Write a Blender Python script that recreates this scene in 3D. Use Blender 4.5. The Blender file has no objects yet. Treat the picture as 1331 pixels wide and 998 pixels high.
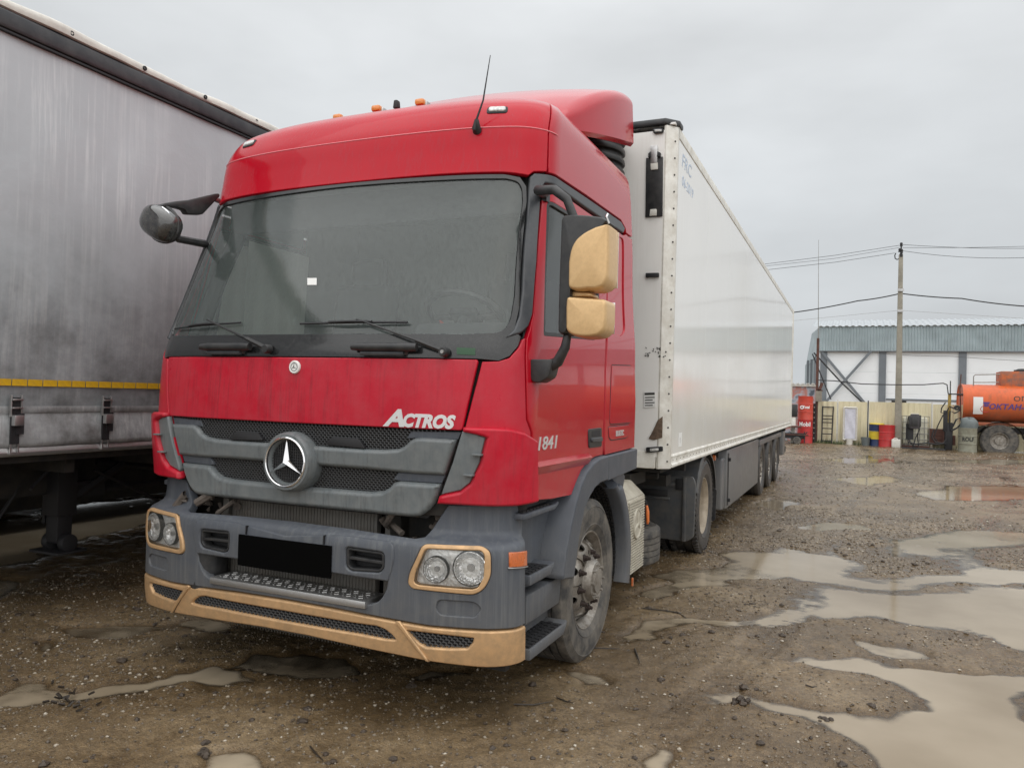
import bpy, bmesh, math, random
import numpy as np
from mathutils import Vector, Matrix
from mathutils.geometry import delaunay_2d_cdt
from math import sin, cos, pi, radians, sqrt, atan2
random.seed(7); rng = np.random.default_rng(7)
sc = bpy.context.scene; COL = sc.collection

# ------------------------------------------------------------- camera
CAMF, CAMP = 1000.19, np.array([2.6459, -3.1606, 1.6233])
YAW, PIT, ROL = .417, .0141, .0284
_f = np.array([-sin(YAW)*cos(PIT), cos(YAW)*cos(PIT), sin(PIT)])
_r0 = np.array([cos(YAW), sin(YAW), 0.]); _u0 = np.cross(_r0, _f)
_r = _r0*cos(ROL)+_u0*sin(ROL); _u = -_r0*sin(ROL)+_u0*cos(ROL)
cam = bpy.data.cameras.new('camera'); camo = bpy.data.objects.new('camera', cam); COL.objects.link(camo)
m4 = Matrix.Identity(4)
for i in range(3):
    m4[i][0] = _r[i]; m4[i][1] = _u[i]; m4[i][2] = -_f[i]; m4[i][3] = CAMP[i]
camo.matrix_world = m4
cam.sensor_width = 36; cam.lens = CAMF/1331*36; cam.clip_start = .05; cam.clip_end = 4000
sc.camera = camo

# ------------------------------------------------------------- sky and light (overcast, rain)
SUN_EL, SUN_ROT = radians(52), radians(150)
w = bpy.data.worlds.new("World"); sc.world = w; w.use_nodes = True
nt = w.node_tree; nt.nodes.clear()
def N(nt, t, **k):
    n = nt.nodes.new(t)
    for a, v in k.items():
        if a.startswith('_'): setattr(n, a[1:], v)
        else: n.inputs[a.replace('__', ' ')].default_value = v
    return n
L = lambda nt, a, b: nt.links.new(a, b)
out = N(nt, 'ShaderNodeOutputWorld'); bg = N(nt, 'ShaderNodeBackground'); bg2 = N(nt, 'ShaderNodeBackground')
sky = N(nt, 'ShaderNodeTexSky'); sky.sky_type = 'NISHITA'; sky.sun_disc = False
sky.sun_elevation = SUN_EL; sky.sun_rotation = SUN_ROT; sky.dust_density = 6; sky.air_density = 1.5
L(nt, sky.outputs[0], bg.inputs[0]); bg.inputs[1].default_value = .05
tc = N(nt, 'ShaderNodeTexCoord'); sep = N(nt, 'ShaderNodeSeparateXYZ'); L(nt, tc.outputs['Generated'], sep.inputs[0])
mp = N(nt, 'ShaderNodeMapping'); mp.inputs['Scale'].default_value = (1.2, 1.2, 3.2); L(nt, tc.outputs['Generated'], mp.inputs[0])
no = N(nt, 'ShaderNodeTexNoise', Scale=1.6, Detail=5., Roughness=.5); L(nt, mp.outputs[0], no.inputs[0])
cr = N(nt, 'ShaderNodeValToRGB'); L(nt, sep.outputs['Z'], cr.inputs[0])
e = cr.color_ramp.elements; e[0].position = 0; e[0].color = (.52, .545, .565, 1)
e[1].position = 1; e[1].color = (1.30, 1.33, 1.35, 1)
x = cr.color_ramp.elements.new(.18); x.color = (.555, .58, .60, 1)
x = cr.color_ramp.elements.new(.42); x.color = (.675, .695, .71, 1)
x = cr.color_ramp.elements.new(.62); x.color = (.90, .92, .935, 1)
cl = N(nt, 'ShaderNodeMapRange'); L(nt, no.outputs[0], cl.inputs[0])
cl.inputs['From Min'].default_value = .3; cl.inputs['From Max'].default_value = .7
cl.inputs['To Min'].default_value = .83; cl.inputs['To Max'].default_value = 1.12
mu = N(nt, 'ShaderNodeMix', _data_type='RGBA', _blend_type='MULTIPLY'); mu.inputs[0].default_value = 1
L(nt, cr.outputs[0], mu.inputs[6]); L(nt, cl.outputs[0], mu.inputs[7]); L(nt, mu.outputs[2], bg2.inputs[0])
bg2.inputs[1].default_value = 1.0
mx = N(nt, 'ShaderNodeMixShader'); mx.inputs[0].default_value = .93
L(nt, bg.outputs[0], mx.inputs[1]); L(nt, bg2.outputs[0], mx.inputs[2]); L(nt, mx.outputs[0], out.inputs[0])
sl = bpy.data.lights.new('sun', 'SUN'); sl.energy = 1.5; sl.angle = radians(120); sl.color = (1, .97, .93)
so = bpy.data.objects.new('sun', sl); COL.objects.link(so)
sd = Vector((sin(SUN_ROT)*cos(SUN_EL), cos(SUN_ROT)*cos(SUN_EL), sin(SUN_EL)))
so.rotation_euler = (-sd).to_track_quat('-Z', 'Y').to_euler()
sc.view_settings.view_transform = 'Standard'; sc.view_settings.look = 'None'
sc.view_settings.gamma = 1; sc.view_settings.use_curve_mapping = False; sc.view_settings.exposure = .30

# ------------------------------------------------------------- materials
def mat(name, base, rough=.5, metal=0., coat=0., coatr=.05, spec=.5, var=None, dirt=None, bump=None, streak=None,
        rvar=0., emit=None, trans=0., alpha=1.):
    """var=(scale, amount): value noise; dirt=(colour, amount, scale, zlo, zhi, roughness);
    streak=(colour, amount, density): vertical run marks; bump=(scale, strength, detail)."""
    m = bpy.data.materials.new(name); m.use_nodes = True; nt = m.node_tree
    b = nt.nodes['Principled BSDF']; b.inputs['Roughness'].default_value = rough; b.inputs['Metallic'].default_value = metal
    b.inputs['Coat Weight'].default_value = coat; b.inputs['Coat Roughness'].default_value = coatr
    b.inputs['Specular IOR Level'].default_value = spec; b.inputs['Transmission Weight'].default_value = trans
    b.inputs['Alpha'].default_value = alpha
    tc = N(nt, 'ShaderNodeTexCoord'); co = tc.outputs['Object']
    col = N(nt, 'ShaderNodeRGB'); col.outputs[0].default_value = (*base, 1); cur = col.outputs[0]
    ro = N(nt, 'ShaderNodeValue'); ro.outputs[0].default_value = rough; rcur = ro.outputs[0]
    def noise(s, d=6, r=.6, scl=(1, 1, 1)):
        mp = N(nt, 'ShaderNodeMapping'); mp.inputs['Scale'].default_value = scl; L(nt, co, mp.inputs[0])
        n = N(nt, 'ShaderNodeTexNoise', Scale=float(s), Detail=float(d), Roughness=r); L(nt, mp.outputs[0], n.inputs[0]); return n.outputs[0]
    def rmap(x, a, b_, c=0., d=1.):
        n = N(nt, 'ShaderNodeMapRange'); L(nt, x, n.inputs[0]); n.clamp = True
        for i, v in enumerate((a, b_, c, d)): n.inputs[i+1].default_value = v
        return n.outputs[0]
    def mul(x, y):
        n = N(nt, 'ShaderNodeMath', _operation='MULTIPLY'); L(nt, x, n.inputs[0])
        if isinstance(y, float): n.inputs[1].default_value = y
        else: L(nt, y, n.inputs[1])
        return n.outputs[0]
    def mixc(fac, c1, c2):
        n = N(nt, 'ShaderNodeMix', _data_type='RGBA'); L(nt, fac, n.inputs[0]); L(nt, c1, n.inputs[6])
        if isinstance(c2, tuple): n.inputs[7].default_value = (*c2, 1)
        else: L(nt, c2, n.inputs[7])
        return n.outputs[2]
    def mixv(fac, a, v):
        n = N(nt, 'ShaderNodeMix', _data_type='FLOAT'); L(nt, fac, n.inputs[0]); L(nt, a, n.inputs[2]); n.inputs[3].default_value = v
        return n.outputs[0]
    if var:
        f = rmap(noise(var[0]), .3, .7, 1-var[1], 1+var[1])
        n = N(nt, 'ShaderNodeMix', _data_type='RGBA', _blend_type='MULTIPLY'); n.inputs[0].default_value = 1.
        L(nt, cur, n.inputs[6]); L(nt, f, n.inputs[7]); cur = n.outputs[2]
    if streak:
        f = mul(rmap(noise(1., 4, .7, (streak[2], streak[2], streak[2]*.035)), .48, .66), rmap(noise(1.1, 3), .35, .6))
        f = mul(f, float(streak[1])); cur = mixc(f, cur, streak[0]); rcur = mixv(f, rcur, .55)
    if dirt:
        f = rmap(noise(dirt[2], 8, .68), .38, .68)
        if dirt[3] is not None:
            sp = N(nt, 'ShaderNodeSeparateXYZ'); L(nt, co, sp.inputs[0])
            z = rmap(sp.outputs[2], dirt[3], dirt[4], 1., 0.)
            a = N(nt, 'ShaderNodeMath', _operation='ADD'); L(nt, mul(f, .55), a.inputs[0]); L(nt, mul(z, .6), a.inputs[1])
            f = mul(a.outputs[0], rmap(z, 0., .6))
        f = mul(f, float(dirt[1])); cur = mixc(f, cur, dirt[0]); rcur = mixv(f, rcur, dirt[5])
    if rvar:
        a = N(nt, 'ShaderNodeMath', _operation='ADD'); a.use_clamp = True
        L(nt, rcur, a.inputs[0]); L(nt, rmap(noise(9.), .3, .7, -rvar, rvar), a.inputs[1]); rcur = a.outputs[0]
    L(nt, cur, b.inputs['Base Color']); L(nt, rcur, b.inputs['Roughness'])
    if bump:
        bu = N(nt, 'ShaderNodeBump', Strength=float(bump[1]), Distance=.01)
        L(nt, noise(bump[0], bump[2] if len(bump) > 2 else 4), bu.inputs['Height']); L(nt, bu.outputs[0], b.inputs['Normal'])
    if emit: b.inputs['Emission Color'].default_value = (*emit[0], 1); b.inputs['Emission Strength'].default_value = emit[1]
    return m

MUD = (.17, .135, .095); DUST = (.30, .27, .23)
RED = mat('red_paint', (.47, .003, .016), .22, coat=.35, coatr=.03, spec=.08, var=(1.5, .06), streak=((.36, .03, .045), .35, 55), dirt=((.30, .08, .08), .4, 9, 1.0, 1.9, .5), rvar=.03)
REDSIDE = mat('red_paint_side', (.46, .004, .017), .2, coat=.45, coatr=.02, spec=.2, var=(1.5, .06), dirt=((.34, .10, .10), .25, 14, .9, 1.8, .45))
REDH = mat('red_paint_dusty', (.50, .005, .024), .30, coat=.15, coatr=.2, spec=.3, var=(1.5, .05), streak=((.28, .008, .02), .75, 45), dirt=((.42, .07, .085), .4, 6, None, 0, .6), rvar=.05)
GREYP = mat('grey_plastic', (.080, .090, .108), .42, spec=.35, var=(5, .10), streak=((.17, .18, .185), .5, 40), dirt=((.15, .14, .125), .5, 11, .2, 1.1, .7), bump=(350, .12, 2), rvar=.08)
GREYG = mat('grille_grey_paint', (.14, .158, .165), .36, var=(4, .08), streak=((.065, .072, .076), .7, 45), dirt=((.24, .24, .23), .35, 16, None, 0, .6), rvar=.06)
TRIM = mat('dark_grey_trim', (.050, .055, .062), .38, var=(6, .12), dirt=((.14, .14, .14), .3, 20, None, 0, .6))
BLACK = mat('black_gloss', (.009, .010, .011), .16, dirt=((.07, .07, .07), .22, 60, None, 0, .5), coat=.3)
BLKP = mat('black_plastic', (.018, .019, .021), .4, var=(8, .2), dirt=((.08, .075, .07), .4, 18, None, 0, .7))
DARK = mat('dark_underbody', (.012, .012, .012), .8, var=(6, .3), dirt=((.055, .045, .035), .6, 9, None, 0, .9))
RUB = mat('tyre_rubber', (.036, .036, .037), .62, var=(7, .2), dirt=((.22, .195, .16), .75, 8, None, 0, .85), bump=(70, .25))
RUBW = mat('tyre_rubber_wet', (.026, .026, .027), .38, var=(7, .2), dirt=((.12, .105, .09), .6, 11, None, 0, .7), bump=(70, .3))
STEEL = mat('dirty_rim_steel', (.33, .31, .28), .42, metal=.55, var=(9, .25), dirt=((.14, .11, .08), .75, 14, None, 0, .8), bump=(40, .2))
BEIGE = mat('muddy_rim', (.40, .34, .26), .6, var=(5, .25), dirt=((.20, .155, .11), .7, 7, None, 0, .85))
RUST = mat('rusty_nut', (.026, .018, .016), .6, metal=.1, var=(60, .4), dirt=((.05, .03, .022), .5, 40, None, 0, .8))
GOLD = mat('gold_paint', (.62, .39, .20), .36, metal=.35, var=(6, .08), dirt=((.32, .22, .13), .55, 22, None, 0, .7), bump=(300, .1), rvar=.08)
GOLDM = mat('gold_mirror_paint', (.71, .475, .235), .34, metal=.2, var=(5, .04), dirt=((.35, .22, .10), .22, 60, None, 0, .6))
CHROME = mat('chrome', (.75, .75, .76), .12, metal=1., rvar=.05)
ALU = mat('aluminium', (.5, .5, .5), .35, metal=.9, dirt=((.25, .23, .2), .4, 20, None, 0, .7))
ENG = mat('engine_grime', (.12, .10, .085), .8, var=(10, .5), bump=(25, .8))
RAD = mat('radiator_core', (.13, .125, .115), .7, var=(3, .25), dirt=((.11, .09, .07), .6, 5, None, 0, .9))
AMBER = mat('amber_lens', (.75, .17, .03), .25, coat=1., trans=.15, dirt=((.25, .08, .04), .5, 30, None, 0, .6))
AMBERR = mat('amber_roof_lens', (.85, .30, .04), .25, coat=1., trans=.15)
CLEARL = mat('clear_marker_lens', (.55, .55, .53), .15, coat=1., var=(90, .4))
WHITE = mat('white_panel', (.87, .87, .85), .09, spec=.42, var=(1.2, .02), streak=((.64, .63, .58), .22, 30), dirt=((.60, .57, .47), .4, 3, 1.0, 2.4, .25))
WHITEF = mat('white_front_panel', (.87, .86, .83), .3, coat=.3, var=(2, .03), streak=((.7, .66, .62), .3, 22), dirt=((.68, .64, .58), .2, 4, 1.0, 2.4, .5))
RAILW = mat('cream_rail', (.76, .75, .70), .4, var=(4, .08), dirt=((.35, .30, .22), .5, 9, None, 0, .6))
CAPK = mat('black_cap', (.03, .032, .035), .45, dirt=((.12, .12, .12), .4, 12, None, 0, .7))
RIVET = mat('rivet', (.05, .045, .04), .5, metal=.3)
BROWNH = mat('torn_foam', (.14, .095, .065), .85, var=(25, .4), bump=(50, .8))
SKIRT = mat('grey_box_plastic', (.125, .13, .14), .30, var=(3, .08), dirt=((.22, .20, .17), .5, 6, .1, 1.3, .6), rvar=.05)
FEND = mat('fender_plastic', (.060, .066, .074), .36, var=(4, .15), dirt=((.17, .15, .12), .4, 9, None, 0, .6))
CREAMB = mat('cream_louvre_plastic', (.50, .47, .39), .55, var=(8, .08), dirt=((.25, .21, .15), .5, 12, None, 0, .7))
CURT = mat('curtain_tarpaulin', (.475, .50, .525), .34, var=(1.0, .08), streak=((.74, .75, .76), .6, 22), dirt=((.078, .082, .081), .97, 2.2, 1.0, 3.0, .40), bump=(2.2, .9, 7), rvar=.06)
CURTL = mat('curtain_lower_hem', (.40, .41, .42), .28, var=(2., .15), streak=((.62, .62, .62), .7, 45), dirt=((.055, .050, .045), .8, 4, None, 0, .4), rvar=.08)
ROOFW = mat('white_roof_sheet', (.62, .60, .55), .5, var=(6, .08), dirt=((.33, .30, .26), .4, 9, None, 0, .7), bump=(8, .5))
RAILG = mat('dark_rail', (.040, .044, .050), .42, dirt=((.12, .12, .12), .4, 10, None, 0, .6))
YEL = mat('yellow_reflective_tape', (.72, .43, .02), .28, coat=.4, var=(12, .12), dirt=((.34, .20, .04), .5, 25, None, 0, .6))
FENCE = mat('cream_profiled_sheet', (.68, .62, .43), .5, var=(2, .07), dirt=((.38, .32, .20), .5, 6, -.2, .8, .7))
WPAN = mat('white_sandwich_panel', (.83, .86, .88), .5, var=(.8, .04), dirt=((.60, .62, .62), .3, 2, 0, 3, .6)); SILV = mat('silver_lettering', (.68, .68, .68), .3, metal=.3)
WCOL = mat('grey_steel_column', (.16, .18, .20), .5, var=(2, .1))
CORR = mat('galvanised_sheet', (.38, .45, .47), .42, metal=.3, var=(1.5, .14))
CORRL = mat('galvanised_roof_sheet', (.45, .48, .50), .42, metal=.3, var=(1.5, .1))
CONC = mat('concrete_pole_grey', (.27, .25, .205), .85, var=(5, .2), bump=(30, .4))
ORG = mat('orange_tank_paint', (.60, .105, .022), .38, var=(2.5, .15), streak=((.30, .10, .04), .7, 9), dirt=((.11, .07, .045), .75, 5, 1.0, 2.0, .7), bump=(20, .15))
ORGR = mat('orange_rusty_paint', (.50, .12, .03), .6, var=(4, .2), dirt=((.14, .13, .12), .95, 5, None, 0, .8))
BARR = mat('red_barrel_paint', (.50, .025, .028), .4, var=(4, .12), dirt=((.25, .06, .05), .5, 9, None, 0, .6))
BARR2 = mat('orange_red_barrel_paint', (.58, .06, .035), .42, var=(4, .12), dirt=((.30, .07, .05), .5, 9, None, 0, .6))
BARB = mat('navy_barrel_paint', (.022, .04, .11), .4, var=(4, .12))
BARY = mat('yellow_barrel_paint', (.58, .44, .03), .45, var=(4, .12))
BARG = mat('grey_green_barrel_paint', (.26, .26, .20), .5, var=(4, .15), dirt=((.12, .10, .07), .6, 6, None, 0, .7))
GREYR = mat('grey_sack', (.12, .14, .14), .6, var=(6, .2))
IBCW = mat('ibc_plastic', (.62, .60, .48), .4, var=(3, .08))
GALV = mat('galvanised_wire', (.30, .30, .28), .5, metal=.5, dirt=((.12, .08, .05), .5, 30, None, 0, .8))
RUSTB = mat('rusty_brown_steel', (.10, .042, .030), .7, var=(8, .3))
BLKM = mat('black_steel', (.016, .016, .018), .6)
WPLAS = mat('white_plastic', (.70, .69, .64), .45, var=(6, .08), dirt=((.4, .36, .3), .5, 12, None, 0, .7))
SIGNW = mat('white_paper', (.78, .78, .76), .6)
SHEETW = mat('weathered_white_sheet', (.52, .52, .58), .5, var=(7, .15), bump=(12, .8))
BLUEL = mat('purple_lettering', (.07, .045, .22), .5)
BLUET = mat('faded_blue_print', (.48, .56, .68), .5)
WLET = mat('white_lettering', (.8, .8, .8), .5)
KLET = mat('dark_lettering', (.04, .04, .035), .6)
YPOST = mat('yellow_post', (.40, .27, .06), .6, dirt=((.08, .06, .04), .6, 14, None, 0, .8))
SEAT = mat('dark_seat_fabric', (.05, .052, .055), .9)
INTG = mat('interior_grey', (.27, .28, .28), .8)
INTD = mat('interior_dark', (.05, .052, .055), .8)
CURTN = mat('cab_curtain_pale', (.34, .38, .34), .9)
REDC = mat('red_wheel_cover', (.95, .10, .06), .8, bump=(90, .8))
MIRG = mat('mirror_glass', (.8, .8, .8), .02, metal=1.)
TWIG = mat('wet_twig', (.025, .018, .012), .5)
GREENST = mat('green_sticker', (.02, .07, .03), .5)

def glass_mat(name, tint, film, filmcol=(.40, .47, .45), rough=.02, wash=False):
    m = bpy.data.materials.new(name); m.use_nodes = True; nt = m.node_tree; nt.nodes.clear()
    o = N(nt, 'ShaderNodeOutputMaterial'); t = N(nt, 'ShaderNodeBsdfTransparent'); t.inputs[0].default_value = (*tint, 1)
    g = N(nt, 'ShaderNodeBsdfGlossy', Roughness=rough); d = N(nt, 'ShaderNodeBsdfDiffuse'); d.inputs[0].default_value = (*filmcol, 1)
    fr = N(nt, 'ShaderNodeFresnel', IOR=1.62)
    tc = N(nt, 'ShaderNodeTexCoord'); mp = N(nt, 'ShaderNodeMapping'); mp.inputs['Scale'].default_value = (60, 60, 3.)
    L(nt, tc.outputs['Object'], mp.inputs[0]); n = N(nt, 'ShaderNodeTexNoise', Scale=1.6, Detail=9., Roughness=.75); L(nt, mp.outputs[0], n.inputs[0])
    mr = N(nt, 'ShaderNodeMapRange'); L(nt, n.outputs[0], mr.inputs[0])
    for i, v in enumerate((.35, .68, film*.65, film*1.5)): mr.inputs[i+1].default_value = v
    n2 = N(nt, 'ShaderNodeTexNoise', Scale=160., Detail=2.); L(nt, tc.outputs['Object'], n2.inputs[0])
    bu = N(nt, 'ShaderNodeBump', Strength=.06, Distance=.002); L(nt, n2.outputs[0], bu.inputs['Height'])
    L(nt, bu.outputs[0], g.inputs['Normal'])
    m1 = N(nt, 'ShaderNodeMixShader'); L(nt, mr.outputs[0], m1.inputs[0]); L(nt, t.outputs[0], m1.inputs[1]); L(nt, d.outputs[0], m1.inputs[2])
    m2 = N(nt, 'ShaderNodeMixShader'); L(nt, fr.outputs[0], m2.inputs[0]); L(nt, m1.outputs[0], m2.inputs[1]); L(nt, g.outputs[0], m2.inputs[2])
    L(nt, m2.outputs[0], o.inputs[0]); return m
WGLASS = glass_mat('wet_windscreen_glass', (.94, .98, .96), .125, rough=.045)
SGLASS = glass_mat('side_window_glass', (.88, .92, .90), .08)
LGLASS = glass_mat('headlight_glass', (.97, .97, .97), .03, rough=.01)
MESHM = mat('mesh_plastic', (.075, .078, .082), .4)
REDL = mat('red_paint_highlight', (.80, .22, .25), .25); LBOWL = mat('lamp_bowl', (.90, .90, .88), .3, metal=.3, var=(22, .3), bump=(26, 1.)); LCHR = mat('lamp_chrome', (.94, .94, .93), .2, metal=.5, var=(45, .25), bump=(55, 1., 1))  # the crease red is paler, a sky highlight put into the colour

# ------------------------------------------------------------- mesh helpers
ORGN = {}
def prop(o, label=None, cat=None, group=None, kind=None):
    if label: o['label'] = label
    if cat: o['category'] = cat
    if group: o['group'] = group
    if kind: o['kind'] = kind
    return o
def thing(name, loc, label, cat, group=None, rz=0):
    o = bpy.data.objects.new(name, None); COL.objects.link(o); o.location = loc; o.rotation_euler.z = rz
    o.empty_display_size = .2; ORGN[o.name] = Vector(loc); return prop(o, label, cat, group)
def link(name, me, parent=None, loc=None):
    o = bpy.data.objects.new(name, me); COL.objects.link(o)
    if parent: o.parent = parent; ORGN[o.name] = ORGN.get(parent.name, Vector((0, 0, 0)))
    if loc is not None: o.location = loc
    return o
class M:
    def __init__(s): s.v = []; s.f = []; s.n = {}; s.mi = []
    def add(s, vs, fs, mi=0):
        b = len(s.v); s.v += [tuple(map(float, v)) for v in vs]; s.f += [tuple(b+i for i in f) for f in fs]; s.mi += [mi]*len(fs); return b
    def box(s, c, d, R=None, mi=0, taper=1.):
        vs = []
        for z in (-1, 1):
            k = taper if z > 0 else 1
            for y in (-1, 1):
                for x in (-1, 1):
                    p = Vector((x*d[0]/2*k, y*d[1]/2*k, z*d[2]/2)); p = R @ p if R is not None else p; vs.append(Vector(c)+p)
        s.add(vs, [(0, 2, 3, 1), (4, 5, 7, 6), (0, 1, 5, 4), (2, 6, 7, 3), (0, 4, 6, 2), (1, 3, 7, 5)], mi); return s
    def bb(s, x0, x1, y0, y1, z0, z1, mi=0): return s.box(((x0+x1)/2, (y0+y1)/2, (z0+z1)/2), (abs(x1-x0), abs(y1-y0), abs(z1-z0)), mi=mi)
    def tube(s, pts, r, n=8, caps=True, mi=0):
        pts = [Vector(p) for p in pts]; rs = r if isinstance(r, (list, tuple)) else [r]*len(pts)
        rings = []; up = None
        for i, p in enumerate(pts):
            d = (pts[min(i+1, len(pts)-1)]-pts[max(i-1, 0)]).normalized()
            if up is None: up = Vector((0, 0, 1)) if abs(d.z) < .9 else Vector((1, 0, 0))
            a = d.cross(up).normalized(); b = a.cross(d).normalized(); up = b
            rings.append([p+a*rs[i]*cos(2*pi*k/n)+b*rs[i]*sin(2*pi*k/n) for k in range(n)])
        b0 = len(s.v); s.v += [tuple(q) for R_ in rings for q in R_]
        for i in range(len(pts)-1):
            for k in range(n):
                k2 = (k+1) % n; s.f.append((b0+i*n+k, b0+(i+1)*n+k, b0+(i+1)*n+k2, b0+i*n+k2)); s.mi.append(mi)
        if caps:
            s.f.append(tuple(b0+k for k in range(n))); s.mi.append(mi)
            s.f.append(tuple(b0+(len(pts)-1)*n+k for k in range(n-1, -1, -1))); s.mi.append(mi)
        return s
    def lathe(s, prof, c=(0, 0, 0), ax='X', n=32, a0=0, a1=2*pi, mi=0):
        full = abs(a1-a0-2*pi) < 1e-6; k = n if full else n+1; b0 = len(s.v); c = Vector(c)
        for r, h in prof:
            for i in range(k):
                a = a0+(a1-a0)*i/n; u, v_ = r*cos(a), r*sin(a)
                s.v.append(tuple(c+Vector({'X': (h, u, v_), 'Y': (v_, h, u), 'Z': (u, v_, h)}[ax])))
        for j in range(len(prof)-1):
            for i in range(n):
                i2 = (i+1) % k; s.f.append((b0+j*k+i, b0+j*k+i2, b0+(j+1)*k+i2, b0+(j+1)*k+i)); s.mi.append(mi)
        return s
    def grid(s, P, mi=0, flip=False):
        h, w_ = len(P), len(P[0]); b = len(s.v); s.v += [tuple(map(float, p)) for r in P for p in r]
        for i in range(h-1):
            for j in range(w_-1):
                q = (b+i*w_+j, b+i*w_+j+1, b+(i+1)*w_+j+1, b+(i+1)*w_+j); s.f.append(q[::-1] if flip else q); s.mi.append(mi)
        return s
    def prism(s, poly, fn, d0, d1, mi=0):
        """poly: 2-D outline; fn(u, v, d) -> point; solid between depth d0 and d1"""
        n = len(poly); b = len(s.v)
        s.v += [tuple(fn(u, v, d0)) for u, v in poly]+[tuple(fn(u, v, d1)) for u, v in poly]
        s.f += [tuple(b+i for i in range(n)), tuple(b+n+i for i in range(n-1, -1, -1))]; s.mi += [mi]*2
        for i in range(n): s.f.append((b+i, b+n+i, b+n+(i+1) % n, b+(i+1) % n)); s.mi.append(mi)
        return s
    def mesh(s, name, mats, bevel=0, smooth=35, fixn=True, seg=2):
        me = bpy.data.meshes.new(name); me.from_pydata(s.v, [], s.f); me.update()
        if not isinstance(mats, (list, tuple)): mats = [mats]
        for m in mats: me.materials.append(m)
        if len(mats) > 1: me.polygons.foreach_set('material_index', s.mi)
        if fixn or bevel:
            bm = bmesh.new(); bm.from_mesh(me)
            if fixn: bmesh.ops.recalc_face_normals(bm, faces=bm.faces)
            if bevel:
                bm.edges.ensure_lookup_table()
                es = [e for e in bm.edges if len(e.link_faces) == 2 and e.calc_face_angle(0) > .6]
                bmesh.ops.bevel(bm, geom=es, offset=bevel, segments=seg, profile=.5, affect='EDGES', clamp_overlap=True)
            bm.to_mesh(me); bm.free()
        if smooth:
            me.polygons.foreach_set('use_smooth', [True]*len(me.polygons)); me.set_sharp_from_angle(angle=radians(smooth))
        return me
    def build(s, name, mats, parent=None, loc=None, **k):
        if parent is not None and loc is None:
            o = ORGN.get(parent.name, Vector((0, 0, 0)))
            if o.length: s.v = [(a-o.x, b-o.y, c-o.z) for a, b, c in s.v]
        return link(name, s.mesh(name, mats, **k), parent, loc)

def rotm(rx=0, ry=0, rz=0): return Matrix.Rotation(rz, 3, 'Z') @ Matrix.Rotation(ry, 3, 'Y') @ Matrix.Rotation(rx, 3, 'X')
def area2(p): return sum(p[i][0]*p[(i+1) % len(p)][1]-p[(i+1) % len(p)][0]*p[i][1] for i in range(len(p)))/2
def ccw(p): p = [tuple(q) for q in p]; return p if area2(p) > 0 else p[::-1]
def densify(p, g, closed=True):
    o = []; n = len(p)
    for i in range(n if closed else n-1):
        a, b = p[i], p[(i+1) % n]; k = max(1, int(math.ceil(math.hypot(b[0]-a[0], b[1]-a[1])/g)))
        o += [(a[0]+(b[0]-a[0])*j/k, a[1]+(b[1]-a[1])*j/k) for j in range(k)]
    if not closed: o.append(tuple(p[-1]))
    return o
def fillet(p, r, n=4):
    """round every corner of a closed outline by about r"""
    o = []; m = len(p)
    for i in range(m):
        a, b, c = np.array(p[i-1]), np.array(p[i]), np.array(p[(i+1) % m]); u, v = a-b, c-b; lu, lv = np.linalg.norm(u), np.linalg.norm(v)
        ang = np.dot(u, v)/(lu*lv+1e-12)
        if ang < -.97: o.append(tuple(b)); continue
        k = min(r, lu*.45, lv*.45); s, e_ = b+u/lu*k, b+v/lv*k
        for j in range(n+1):
            t = j/n; o.append(tuple(s*(1-t)**2+2*b*t*(1-t)+e_*t*t))
    return o
def offset2(p, d):
    """move a counter-clockwise outline inward by d"""
    o = []; n = len(p)
    for i in range(n):
        a, b, c = np.array(p[i-1]), np.array(p[i]), np.array(p[(i+1) % n])
        e1, e2 = b-a, c-b; e1 = e1/(np.linalg.norm(e1)+1e-9); e2 = e2/(np.linalg.norm(e2)+1e-9)
        nn = np.array([-e1[1]-e2[1], e1[0]+e2[0]]); l = np.linalg.norm(nn)
        if l < .3: nn = np.array([-e1[1], e1[0]]); l = 1
        nn = nn/l; o.append(tuple(b+nn*d))
    return o
def inside(poly, X, Y):
    X = np.asarray(X, float); Y = np.asarray(Y, float); c = np.zeros(X.shape, bool); n = len(poly)
    for i in range(n):
        x1, y1 = poly[i]; x2, y2 = poly[(i+1) % n]
        if y1 == y2: continue
        k = ((y1 > Y) != (y2 > Y)) & (X < (x2-x1)*(Y-y1)/(y2-y1)+x1); c ^= k
    return c
def segdist(poly, X, Y):
    X = np.asarray(X, float); Y = np.asarray(Y, float); d = np.full(X.shape, 1e9); n = len(poly)
    for i in range(n):
        x1, y1 = poly[i]; x2, y2 = poly[(i+1) % n]; dx, dy = x2-x1, y2-y1; l = dx*dx+dy*dy+1e-12
        t = np.clip(((X-x1)*dx+(Y-y1)*dy)/l, 0, 1); d = np.minimum(d, np.hypot(X-x1-t*dx, Y-y1-t*dy))
    return d
def snorm(S, a, v, h=.004):
    da = S(a+h, v)-S(a-h, v); dv = S(a, v+h)-S(a, v-h); n = np.cross(da, dv); return n/(np.linalg.norm(n, axis=-1, keepdims=True)+1e-12)
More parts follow.
